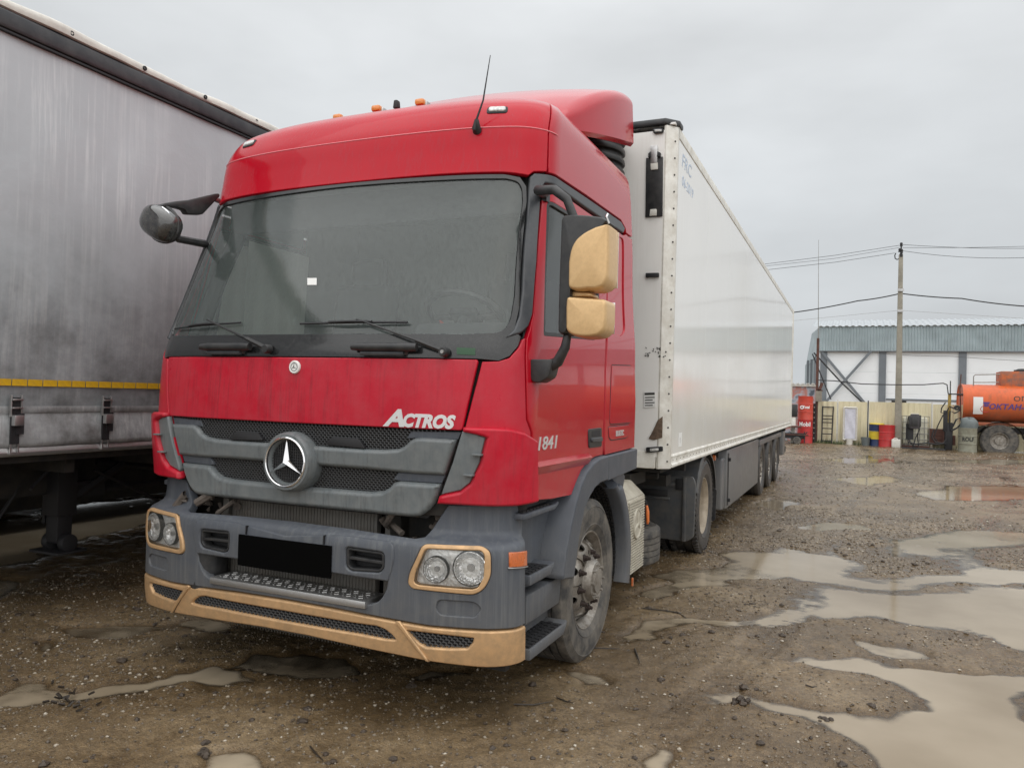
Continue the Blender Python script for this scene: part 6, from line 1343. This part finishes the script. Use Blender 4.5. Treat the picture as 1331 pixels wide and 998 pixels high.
for (p0, p1, z0, h) in ((1278, 1287, 522.3, .055), (1279, 1286, 524.6, .045), (1279, 1285.5, 526.6, .045)):
    a, b = ft_(p0, z0), ft_(p1, z0); fn = tank_fn(0, 0); m = M(); m.add([fn(a[0], a[1]-h, .004), fn(b[0]-.04, a[1]-h, .004), fn(b[0]+.02, a[1], .004), fn(a[0], a[1], .004)], [(0, 1, 2, 3)]); m.build('logo_bar', BLUEL, tk, smooth=0)
a = ft_(1281, 531.5); m = M(); m.tube([tank_fn(a[0], a[1])(.16*cos(t), .12*sin(t), .004) for t in np.linspace(1.9, 5.6, 14)], .012, 4); m.build('logo_arc', BARR, tk)
m = M(); m.bb(t0+.1, t0+5.5, YO-.45, YO-.3, .70, .92).bb(t0+.1, t0+5.5, YO+.3, YO+.45, .70, .92)
for k in range(6): m.bb(t0+.2+k, t0+.35+k, YO-.9, YO+.9, .85, .98)
m.bb(t0+2.3, t0+3.3, YO-1., YO-.5, .35, .85); m.build('lorry_frame', BLKM, tk)
wr = .62; wx_ = XZ(1299, 575, YO-1.1)[0]
for wxi in (wx_, wx_+3.9):
    for sy_ in (-1, 1):
        e = bpy.data.objects.new('wheel', None); COL.objects.link(e); e.parent = tk; e.location = Vector((wxi, YO+sy_*.95, .42))-ORGN[tk.name]; e.rotation_euler.z = -pi/2 if sy_ < 0 else pi/2
        if 'tank' not in TY:
            ty = tyre_mesh(.34, wr, .30, 'lug', RUB, 48); m = M(); m.lathe([(.30, .14), (.31, .15), (.30, .16), (.26, .13), (.24, .08), (.15, .07), (.14, .12), (.001, .13)], n=32); TY['tank'] = (ty, m.mesh('rim', STEEL))
        for nm, me in zip(('tyre', 'rim'), TY['tank']): o = bpy.data.objects.new(nm, me); COL.objects.link(o); o.parent = e
    P = []
    for a in np.linspace(radians(172), radians(8), 22): P.append([(wxi+.80*cos(a), YO-1.18+k_*.0+q_, .42+.72*sin(a)) for q_ in (0, .02, .5)]+[(wxi+.76*cos(a), YO-1.18, .42+.68*sin(a))])
    m = M(); m.grid(P); m.build('mudguard', GALV, tk)
m = M(); m.bb(t0+4.6, t0+6.9, YO-1.15, YO+1.15, .8, 2.6); m.build('cab', ORGR, tk, bevel=.08)
m = M(); m.tube([(t0-.05, YO-.7, 2.9), (t0-.08, YO-.7, 2.3), (t0-.02, YO-.7, 1.1)], .02).tube([(t0-.2, YO-.9, 2.1), (t0+.1, YO-.9, 2.1)], .03); m.build('tank_pipe', RUSTB, tk)
# a few oddments at the far right, mirrored in the trailer side
# ============================================================= GROUND, PUDDLES, GRAVEL
def vnoise(X, Y, s, seed):
    x = X/s; y = Y/s; xi = np.floor(x).astype(np.int64); yi = np.floor(y).astype(np.int64); fx = x-xi; fy = y-yi
    h = lambda a, b: (((a*374761393+b*668265263+seed*1274126177) ^ ((a*374761393+b*668265263+seed*1274126177) >> 13))*1274126177 & 0x7fffffff)/0x7fffffff
    u = fx*fx*(3-2*fx); v = fy*fy*(3-2*fy)
    return (h(xi, yi)*(1-u)+h(xi+1, yi)*u)*(1-v)+(h(xi, yi+1)*(1-u)+h(xi+1, yi+1)*u)*v-.5
G = lambda px, py: (lambda d: CAMP+d*(-CAMP[2]/d[2]))(_f+_r*(px-1331/2)/CAMF-_u*(py-499)/CAMF)[:2]
def gp(pts, o=(0, 0), s=1.): return [tuple(G(o[0]+a/s, o[1]+b/s)) for a, b in pts]
Z4 = ((500, 700), 1.602)
PUD = [  # (outline on the ground, depth)
    (gp([(640, 338), (700, 330), (790, 345), (900, 362), (1010, 380), (1120, 378), (1150, 372), (1160, 352), (1120, 335), (1060, 295), (950, 268), (860, 256), (800, 244), (860, 240), (960, 246), (1060, 262), (1180, 268), (1290, 272), (1360, 280), (1420, 520), (1060, 480), (1020, 440), (960, 418), (880, 388), (740, 362), (660, 352)], *Z4), .030),
    (gp([(715, 180), (800, 158), (880, 130), (930, 108), (1010, 112), (1100, 106), (1200, 108), (1400, 100), (1400, 235), (1290, 222), (1235, 200), (1130, 185), (1060, 165), (1000, 160), (930, 165), (860, 160), (780, 178)], *Z4), .028),
    (gp([(930, 208), (1010, 210), (1090, 222), (1080, 236), (1000, 236), (945, 224)], *Z4), .018),
    (gp([(690, 30), (780, 24), (870, 26), (960, 40), (1000, 62), (980, 84), (1060, 84), (1180, 70), (1400, 60), (1400, 88), (1160, 96), (1000, 104), (940, 100), (860, 88), (790, 70), (740, 52), (680, 44)], *Z4), .026),
    (gp([(470, 196), (560, 178), (680, 170), (730, 172), (690, 184), (600, 196), (500, 204)], *Z4), .016),
    (gp([(330, 278), (380, 276), (440, 290), (480, 305), (470, 318), (400, 312), (350, 296)], *Z4), .018),
    (gp([(520, 455), (560, 440), (580, 450), (575, 500), (520, 500)], *Z4), .02),
    (gp([(20, 288), (90, 276), (175, 278), (170, 290), (90, 298), (40, 300)], *Z4), .016),
    (gp([(490, 112), (600, 98), (700, 96), (740, 104), (660, 116), (540, 122)], *Z4), .014),
    (gp([(1020, 686), (1060, 678), (1110, 680), (1120, 688), (1060, 692)]), .020),
    (gp([(1150, 706), (1250, 692), (1400, 690), (1400, 706), (1250, 716), (1180, 722)]), .018),
    (gp([(1050, 598), (1100, 595), (1160, 598), (1120, 603)]), .014), (gp([(1200, 598), (1300, 597), (1400, 600), (1300, 604)]), .016),
    (gp([(985, 655), (1010, 648), (1040, 652), (1020, 664), (995, 664)]), .02),
    (gp([(1180, 640), (1260, 632), (1400, 634), (1400, 648), (1280, 650), (1210, 650)]), .02),
    (gp([(1080, 622), (1150, 618), (1180, 624), (1120, 632)]), .02),
    (gp([(-60, 690), (40, 668), (120, 652), (200, 646), (290, 650), (300, 668), (200, 680), (120, 700), (40, 726), (-60, 752)]), .035),
    (gp([(0, 895), (60, 893), (120, 900), (200, 892), (240, 880), (280, 866), (315, 872), (318, 888), (290, 896), (240, 894), (180, 906), (110, 916), (40, 926), (-40, 924)]), .020),
    (gp([(215, 812), (260, 806), (300, 816), (290, 828), (240, 824)]), .014), (gp([(46, 836), (76, 832), (84, 842), (60, 850)]), .016),
    (gp([(255, 970), (300, 962), (360, 980), (380, 1010), (280, 1010)]), .018), (gp([(70, 812), (150, 806), (230, 816), (170, 830), (100, 826)]), .010),
    (gp([(330, 846), (450, 850), (470, 872), (380, 880), (300, 868)]), .012),
    (gp([(850, 748), (960, 728), (1040, 730), (1000, 752), (900, 768)]), .012),
    ([(-5.5, -.5), (-3.5, -.9), (-2.6, .2), (-3.4, 1.0), (-5.6, .8)], .02),
    ]
def height(X, Y):
    wx = X+vnoise(X, Y, .5, 5)*.30+vnoise(X, Y, .12, 6)*.07; wy = Y+vnoise(X, Y, .5, 7)*.30+vnoise(X, Y, .12, 8)*.07
    near = np.clip(1.3-np.hypot(X-2.6, Y+3)/30, .35, 1)
    h = .019-.005*np.clip((X-1.5)/1.5, 0, 1)+vnoise(X, Y, 1.7, 1)*.022+vnoise(X, Y, .45, 2)*.016+vnoise(X, Y, .13, 3)*.012+(vnoise(X, Y, .05, 4)*.012+np.abs(vnoise(X, Y, .022, 9))*.010)*near
    # wheel ruts and tread prints along the yard
    for a_, b_, c_, wd_, amp in ((1.75, .10, .0, .15, .010), (3.05, .16, 1.2, .17, .009), (4.3, -.05, 2., .15, .010), (-.6, .9, .5, .15, .008), (.9, .75, 1.1, .15, .007), (5.6, .3, .3, .2, .009)):
        dx = X-(a_+b_*Y+.18*np.sin(Y*.45+c_)); q = np.exp(-(dx/wd_)**4); msk = np.clip(vnoise(X, Y, 1.4, 31+int(abs(a_)*10))*3+.6, 0, 1)
        h -= amp*q*(.6+.4*msk); h += (.0035*np.sin(2*np.pi*(Y+.35*np.abs(dx))/.075)+.0025*np.cos(2*np.pi*dx/.07))*q*msk; h += .006*np.exp(-((np.abs(dx)-wd_*1.15)/.045)**2)*msk
    for poly, dep in PUD:
        A = np.array(poly); k = (wx > A[:, 0].min()-.5) & (wx < A[:, 0].max()+.5) & (wy > A[:, 1].min()-.5) & (wy < A[:, 1].max()+.5)
        if not k.any(): continue
        ins = inside(poly, wx[k], wy[k]); d = segdist(poly, wx[k], wy[k]); sd = np.where(ins, d, -d); size = max(.10, min(.5, .05*(np.ptp(A[:, 0])+np.ptp(A[:, 1]))))
        t = np.clip(sd/size+.5, 0, 1); t = t*t*(3-2*t); hh = h[k]; h[k] = hh*(1-t*.66)-(dep*.50+.007)*t
    return h
def axis(lo, d0, d1, hi, s0, gr, ext):
    a = list(np.arange(d0, d1, s0)); s = s0
    while a[-1] < hi: s *= gr; a.append(a[-1]+s)
    while a[-1] < ext: s *= 1.35; a.append(a[-1]+s)
    b = [a[0]]; s = s0
    while b[-1] > lo: s *= gr; b.append(b[-1]-s)
    while b[-1] > -ext: s *= 1.35; b.append(b[-1]-s)
    return np.array(b[::-1][:-1]+a)
gxs = axis(-9, -2.6, 5.6, 22, .0225, 1.016, 1500); gys = axis(-4, -2.4, 5.5, 36, .0225, 1.012, 1500)
X, Y = np.meshgrid(gxs, gys); Hh = height(X.ravel(), Y.ravel()).reshape(X.shape)
far_ = np.clip((np.hypot(X-3, Y-8)-45)/30, 0, 1); Hh = Hh*(1-far_)+.01*far_
V = np.stack([X, Y, Hh], -1).reshape(-1, 3).astype(np.float32); ny_, nx_ = X.shape; I = np.arange(ny_*nx_, dtype=np.int32).reshape(ny_, nx_)
F = np.stack([I[:-1, :-1], I[:-1, 1:], I[1:, 1:], I[1:, :-1]], -1).reshape(-1, 4); me = bpy.data.meshes.new('ground')
me.vertices.add(len(V)); me.vertices.foreach_set('co', V.ravel()); me.loops.add(F.size); me.loops.foreach_set('vertex_index', F.ravel()); me.polygons.add(len(F))
me.polygons.foreach_set('loop_start', np.arange(0, F.size, 4, dtype=np.int32)); me.polygons.foreach_set('loop_total', np.full(len(F), 4, dtype=np.int32)); me.polygons.foreach_set('use_smooth', np.ones(len(F), bool)); me.update(calc_edges=True)
print('ground quads', len(F))
def ground_mat():
    m = bpy.data.materials.new('wet_gravel_mud'); m.use_nodes = True; nt = m.node_tree; b = nt.nodes['Principled BSDF']
    tc = N(nt, 'ShaderNodeTexCoord'); co = tc.outputs['Object']
    def noise(s, d=6, r=.6): n = N(nt, 'ShaderNodeTexNoise', Scale=float(s), Detail=float(d), Roughness=r); L(nt, co, n.inputs[0]); return n.outputs[0]
    def ramp(x, *st):
        n = N(nt, 'ShaderNodeValToRGB'); L(nt, x, n.inputs[0]); e = n.color_ramp.elements; e[0].position, e[0].color = st[0][0], (*st[0][1], 1); e[1].position, e[1].color = st[-1][0], (*st[-1][1], 1)
        for p, c in st[1:-1]: q = e.new(p); q.color = (*c, 1)
        return n.outputs[0]
    def mix(f, a, b_, bt='MIX'):
        n = N(nt, 'ShaderNodeMix', _data_type='RGBA', _blend_type=bt); n.inputs[0].default_value = 1.
        if f is not None: L(nt, f, n.inputs[0])
        L(nt, a, n.inputs[6]); L(nt, b_, n.inputs[7]); return n.outputs[2]
    c1 = ramp(noise(.9, 4), (.35, (.108, .072, .036)), (.5, (.155, .107, .057)), (.66, (.225, .164, .095)))
    c2 = ramp(noise(34, 8, .8), (.36, (.55, .52, .48)), (.5, (1., 1., 1.)), (.66, (1.45, 1.42, 1.36)))
    col = mix(None, c1, c2, 'MULTIPLY')
    vo = N(nt, 'ShaderNodeTexVoronoi', Scale=105.); L(nt, co, vo.inputs[0]); cs = N(nt, 'ShaderNodeSeparateColor'); L(nt, vo.outputs['Color'], cs.inputs[0])
    st = ramp(cs.outputs[0], (.0, (.05, .04, .03)), (.5, (.14, .11, .08)), (.86, (.22, .19, .15)), (.93, (.50, .45, .36)))
    d_ = ramp(vo.outputs['Distance'], (.0, (1, 1, 1)), (.42, (0, 0, 0))); pm = N(nt, 'ShaderNodeMath', _operation='MULTIPLY')
    L(nt, d_, pm.inputs[0]); pn = ramp(noise(2.2, 3), (.38, (.25,)*3), (.6, (.8,)*3)); L(nt, pn, pm.inputs[1]); col = mix(pm.outputs[0], col, st)
    sz = N(nt, 'ShaderNodeSeparateXYZ'); L(nt, co, sz.inputs[0]); wt = N(nt, 'ShaderNodeMapRange'); L(nt, sz.outputs[2], wt.inputs[0])
    for i, v in enumerate((.003, .020, 1., 0.)): wt.inputs[i+1].default_value = v
    wet = N(nt, 'ShaderNodeMix', _data_type='RGBA', _blend_type='MULTIPLY'); wet.inputs[7].default_value = (.66, .62, .56, 1); L(nt, wt.outputs[0], wet.inputs[0]); L(nt, col, wet.inputs[6]); L(nt, wet.outputs[2], b.inputs['Base Color'])
    r_ = ramp(noise(1.3, 5), (.36, (.16,)*3), (.62, (.42,)*3)); rm = N(nt, 'ShaderNodeMix', _data_type='FLOAT'); L(nt, wt.outputs[0], rm.inputs[0]); L(nt, r_, rm.inputs[2]); rm.inputs[3].default_value = .12; L(nt, rm.outputs[0], b.inputs['Roughness']); b.inputs['Specular IOR Level'].default_value = .5
    bu = N(nt, 'ShaderNodeBump', Strength=.75, Distance=.007); L(nt, noise(110, 8, .75), bu.inputs['Height'])
    bu2 = N(nt, 'ShaderNodeBump', Strength=.5, Distance=.006, _invert=True); L(nt, vo.outputs['Distance'], bu2.inputs['Height']); L(nt, bu.outputs[0], bu2.inputs['Normal']); L(nt, bu2.outputs[0], b.inputs['Normal'])
    return m
GM = ground_mat(); me.materials.append(GM); prop(link('ground', me), kind='structure')
# muddy water standing in the hollows
def water_mat():
    m = bpy.data.materials.new('muddy_water'); m.use_nodes = True; nt = m.node_tree; b = nt.nodes['Principled BSDF']
    tc = N(nt, 'ShaderNodeTexCoord'); n = N(nt, 'ShaderNodeTexNoise', Scale=.8, Detail=4.); L(nt, tc.outputs['Object'], n.inputs[0]); r = N(nt, 'ShaderNodeValToRGB'); L(nt, n.outputs[0], r.inputs[0])
    e = r.color_ramp.elements; e[0].position = .35; e[0].color = (.27, .215, .145, 1); e[1].position = .65; e[1].color = (.40, .335, .245, 1); L(nt, r.outputs[0], b.inputs[0])
    n2 = N(nt, 'ShaderNodeTexNoise', Scale=26., Detail=3.); L(nt, tc.outputs['Object'], n2.inputs[0]); bu = N(nt, 'ShaderNodeBump', Strength=.10, Distance=.004); L(nt, n2.outputs[0], bu.inputs['Height'])
    vo = N(nt, 'ShaderNodeTexVoronoi', Scale=3.2); L(nt, tc.outputs['Object'], vo.inputs[0]); wv = N(nt, 'ShaderNodeMath', _operation='MULTIPLY'); L(nt, vo.outputs['Distance'], wv.inputs[0]); wv.inputs[1].default_value = 140
    sn = N(nt, 'ShaderNodeMath', _operation='SINE'); L(nt, wv.outputs[0], sn.inputs[0]); fo = N(nt, 'ShaderNodeMapRange'); L(nt, vo.outputs['Distance'], fo.inputs[0])
    for i, v in enumerate((.02, .16, 1., 0.)): fo.inputs[i+1].default_value = v
    pr = N(nt, 'ShaderNodeMath', _operation='MULTIPLY'); L(nt, sn.outputs[0], pr.inputs[0]); L(nt, fo.outputs[0], pr.inputs[1])
    b2 = N(nt, 'ShaderNodeBump', Strength=.10, Distance=.002); L(nt, pr.outputs[0], b2.inputs['Height']); L(nt, bu.outputs[0], b2.inputs['Normal']); nt.nodes.remove(b); o = nt.nodes['Material Output']; df = N(nt, 'ShaderNodeBsdfDiffuse'); L(nt, r.outputs[0], df.inputs[0]); tp = N(nt, 'ShaderNodeBsdfTransparent'); tp.inputs[0].default_value = (.85, .78, .66, 1)
    at = N(nt, 'ShaderNodeAttribute'); at.attribute_name = 'depth'; am = N(nt, 'ShaderNodeMapRange', _interpolation_type='SMOOTHSTEP'); L(nt, at.outputs['Fac'], am.inputs[0])
    for i, v in enumerate((.0, .013, .05, .93)): am.inputs[i+1].default_value = v
    gs = N(nt, 'ShaderNodeBsdfGlossy', Roughness=.07); L(nt, b2.outputs[0], gs.inputs['Normal']); fr = N(nt, 'ShaderNodeFresnel', IOR=1.36); L(nt, b2.outputs[0], fr.inputs['Normal'])
    m1 = N(nt, 'ShaderNodeMixShader'); L(nt, am.outputs[0], m1.inputs[0]); L(nt, tp.outputs[0], m1.inputs[1]); L(nt, df.outputs[0], m1.inputs[2]); m2 = N(nt, 'ShaderNodeMixShader'); L(nt, fr.outputs[0], m2.inputs[0]); L(nt, m1.outputs[0], m2.inputs[1]); L(nt, gs.outputs[0], m2.inputs[2]); L(nt, m2.outputs[0], o.inputs[0]); return m
# the water sheet covers just the hollows, and knows how deep it stands over the mud
WL = .001; wv_ = (Hh < WL+.0005) & (X > -14) & (X < 24) & (Y < 36) & (Y > -5); cell = wv_[:-1, :-1] | wv_[:-1, 1:] | wv_[1:, 1:] | wv_[1:, :-1]
FW = np.stack([I[:-1, :-1][cell], I[:-1, 1:][cell], I[1:, 1:][cell], I[1:, :-1][cell]], -1); us, inv = np.unique(FW, return_inverse=True); inv = inv.reshape(FW.shape).astype(np.int32)
VW = V[us].copy(); dep_ = np.maximum(0, WL-VW[:, 2]); VW[:, 2] = WL; mw = bpy.data.meshes.new('puddle_water'); mw.vertices.add(len(VW)); mw.vertices.foreach_set('co', VW.ravel()); mw.loops.add(inv.size); mw.loops.foreach_set('vertex_index', inv.ravel()); mw.polygons.add(len(inv))
mw.polygons.foreach_set('loop_start', np.arange(0, inv.size, 4, dtype=np.int32)); mw.polygons.foreach_set('loop_total', np.full(len(inv), 4, dtype=np.int32)); mw.update(calc_edges=True)
at_ = mw.attributes.new('depth', 'FLOAT', 'POINT'); at_.data.foreach_set('value', dep_.astype(np.float32)); mw.materials.append(water_mat()); prop(link('puddle_water', mw), kind='structure')
# loose stones: small faceted pebbles scattered by hand-set density
def pebbles(name, n, region, smin, smax, mats, seed, label=None, wet=False):
    r = np.random.default_rng(seed); Xp = r.uniform(region[0], region[1], n*2); Yp = region[2]+(region[3]-region[2])*r.random(n*2)**1.6
    dens = vnoise(Xp, Yp, 1.1, 21)+.5*vnoise(Xp, Yp, .35, 22); h = height(Xp, Yp); k = (h > .006) & (dens > r.uniform(-.8, .35, n*2)); Xp, Yp, h = Xp[k][:n], Yp[k][:n], h[k][:n]
    s = smin+(smax-smin)*r.random(len(Xp))**3; s *= 1+np.clip((Yp-4)/14, 0, 1.2)*.5
    ico = np.array([(0, 0, 1), (.9, 0, .3), (.28, .85, .3), (-.72, .53, .3), (-.72, -.53, .3), (.28, -.85, .3), (.5, .36, -.5), (-.3, .8, -.5), (-.8, 0, -.5), (-.2, -.8, -.5), (.6, -.4, -.5)])
    fc = [(0, 1, 2), (0, 2, 3), (0, 3, 4), (0, 4, 5), (0, 5, 1), (1, 6, 2), (2, 7, 3), (3, 8, 4), (4, 9, 5), (5, 10, 1), (2, 6, 7), (3, 7, 8), (4, 8, 9), (5, 9, 10), (1, 10, 6)]
    N_ = len(Xp); j = 1+r.uniform(-.25, .25, (N_, len(ico), 3)); P = ico[None]*j*np.array([1, 1, .62]); a = r.uniform(0, 6.28, N_); ex = r.uniform(.6, 1.3, N_); P[..., 0] *= ex[:, None]
    x_ = P[..., 0]*np.cos(a)[:, None]-P[..., 1]*np.sin(a)[:, None]; y_ = P[..., 0]*np.sin(a)[:, None]+P[..., 1]*np.cos(a)[:, None]
    Vv = np.stack([Xp[:, None]+x_*s[:, None], Yp[:, None]+y_*s[:, None], (h+s*.12)[:, None]+P[..., 2]*s[:, None]], -1).reshape(-1, 3)
    fa = np.array(fc); Fv = (fa[None]+(np.arange(N_)*len(ico))[:, None, None]).reshape(-1, 3); me = bpy.data.meshes.new(name); me.from_pydata(Vv.tolist(), [], Fv.tolist()); me.materials.append(mats); me.update(); return prop(link(name, me), kind='stuff')
pbm = bpy.data.materials.new('pebble'); pbm.use_nodes = True; nt = pbm.node_tree; gi = N(nt, 'ShaderNodeNewGeometry'); cr_ = N(nt, 'ShaderNodeValToRGB'); L(nt, gi.outputs['Random Per Island'], cr_.inputs[0]); e = cr_.color_ramp.elements
e[0].color = (.055, .042, .03, 1); e[1].color = (.46, .42, .35, 1); e[1].position = 1.
for p_, c_ in ((.5, (.13, .10, .07, 1)), (.85, (.20, .165, .12, 1)), (.95, (.38, .33, .26, 1))): q = e.new(p_); q.color = c_
b = nt.nodes['Principled BSDF']; L(nt, cr_.outputs[0], b.inputs[0]); b.inputs['Roughness'].default_value = .32
pebbles('gravel', 80000, (-3.4, 6.2, -2.2, 9.5), .0030, .0125, pbm, 3); pebbles('gravel', 26000, (-4, 11, 5, 30), .006, .018, pbm, 4)
clod = mat('mud_clod', (.055, .040, .028), .55, var=(30, .4), bump=(60, .8)); pebbles('mud_clods', 1500, (-2.5, 6, -2.0, 7), .010, .030, clod, 5)
# single things lying on the mud
def twig(pts, r, label):
    P = [G(a, b) for a, b in pts]; z = [float(height(np.array([p[0]]), np.array([p[1]]))[0])+r*1.2+.003 for p in P]; c = P[0]; m = M(); m.tube([(p[0]-c[0], p[1]-c[1], z_) for p, z_ in zip(P, z)], [r]*(len(P)-1)+[r*.4], 5); o = m.build('twig', TWIG, None); o.location = (c[0], c[1], 0); prop(o, label, 'twig')
tz_ = lambda *p: [(500+a/1.602, 700+b/1.602) for a, b in p]
twig(tz_((537, 152), (575, 156), (610, 160), (630, 166)), .005, 'long thin dark twig on the mud right of the front wheel'); twig(tz_((520, 238), (525, 255), (531, 272)), .006, 'short dark stick lying on the gravel right of the front wheel')
twig(tz_((268, 362), (310, 361), (352, 354)), .004, 'thin twig lying in front of the gold bumper corner'); twig(tz_((358, 346), (378, 354), (392, 357)), .004, 'small curved twig right of the longer one before the bumper')
twig(tz_((424, 240), (460, 236), (490, 237)), .004, 'thin twig on the ground just right of the front tyre'); twig([(403, 976), (410, 984), (420, 996)], .004, 'pale little stalk lying near the bottom edge'); twig(tz_((876, 316), (890, 320), (900, 319)), .004, 'tiny twig on the gravel tongue between the puddles')
def clump(px, py, s, label, seed):
    p = G(px, py); r = random.Random(seed); m = M()
    for k in range(14):
        c = Vector((r.uniform(-s, s), r.uniform(-s, s)*.8, r.uniform(0, s*.5))); q = s*r.uniform(.25, .5); P = [[c+Vector((cos(u)*cos(t)*q*r.uniform(.8, 1.2), sin(u)*cos(t)*q, sin(t)*q*.8)) for u in np.linspace(0, 2*pi, 7)] for t in np.linspace(-pi/2, pi/2, 5)]
        for row in P: row[-1] = row[0]
        m.grid(P)
    o = m.build('mud_lump', clod, None, smooth=0); o.location = (p[0], p[1], float(height(np.array([p[0]]), np.array([p[1]]))[0])); prop(o, label, 'lump of mud')
clump(1072, 936, .035, 'dark wet lump of mud sitting on the rim of the lower puddle', 1); clump(962, 918, .04, 'flatter mud lump left of the dark one, in the shallow water', 2); clump(266, 982, .035, 'loose dark mud lump near the bottom left', 3)
m = M(); p = G(85, 915)
for k in range(22):
    a = random.uniform(0, 6.28); c = Vector((p[0]+random.gauss(0, .09), p[1]+random.gauss(0, .05), .03)); m.box(c, (.03, .01, .008), rotm(random.uniform(-.6, .6), random.uniform(-.6, .6), a))
prop(m.build('wood_debris', TWIG, None), kind='stuff')

# weeds at the foot of the fence
m = M(); r = random.Random(9)
for k in range(520):
    x_ = r.choice((r.uniform(1.2, 3.3), r.uniform(1.2, 2.2), r.uniform(-.5, 7))); y_ = YF-r.uniform(.05, .45); h_ = r.uniform(.05, .22); a = r.uniform(0, 6.28); d = r.uniform(.01, .06)
    m.add([(x_-.012*cos(a), y_-.012*sin(a), 0), (x_+.012*cos(a), y_+.012*sin(a), 0), (x_+d, y_+d*.3, h_)], [(0, 1, 2)])
prop(m.build('weeds', mat('weed_green', (.07, .10, .035), .7, var=(8, .4)), None, smooth=0, fixn=False), kind='stuff')
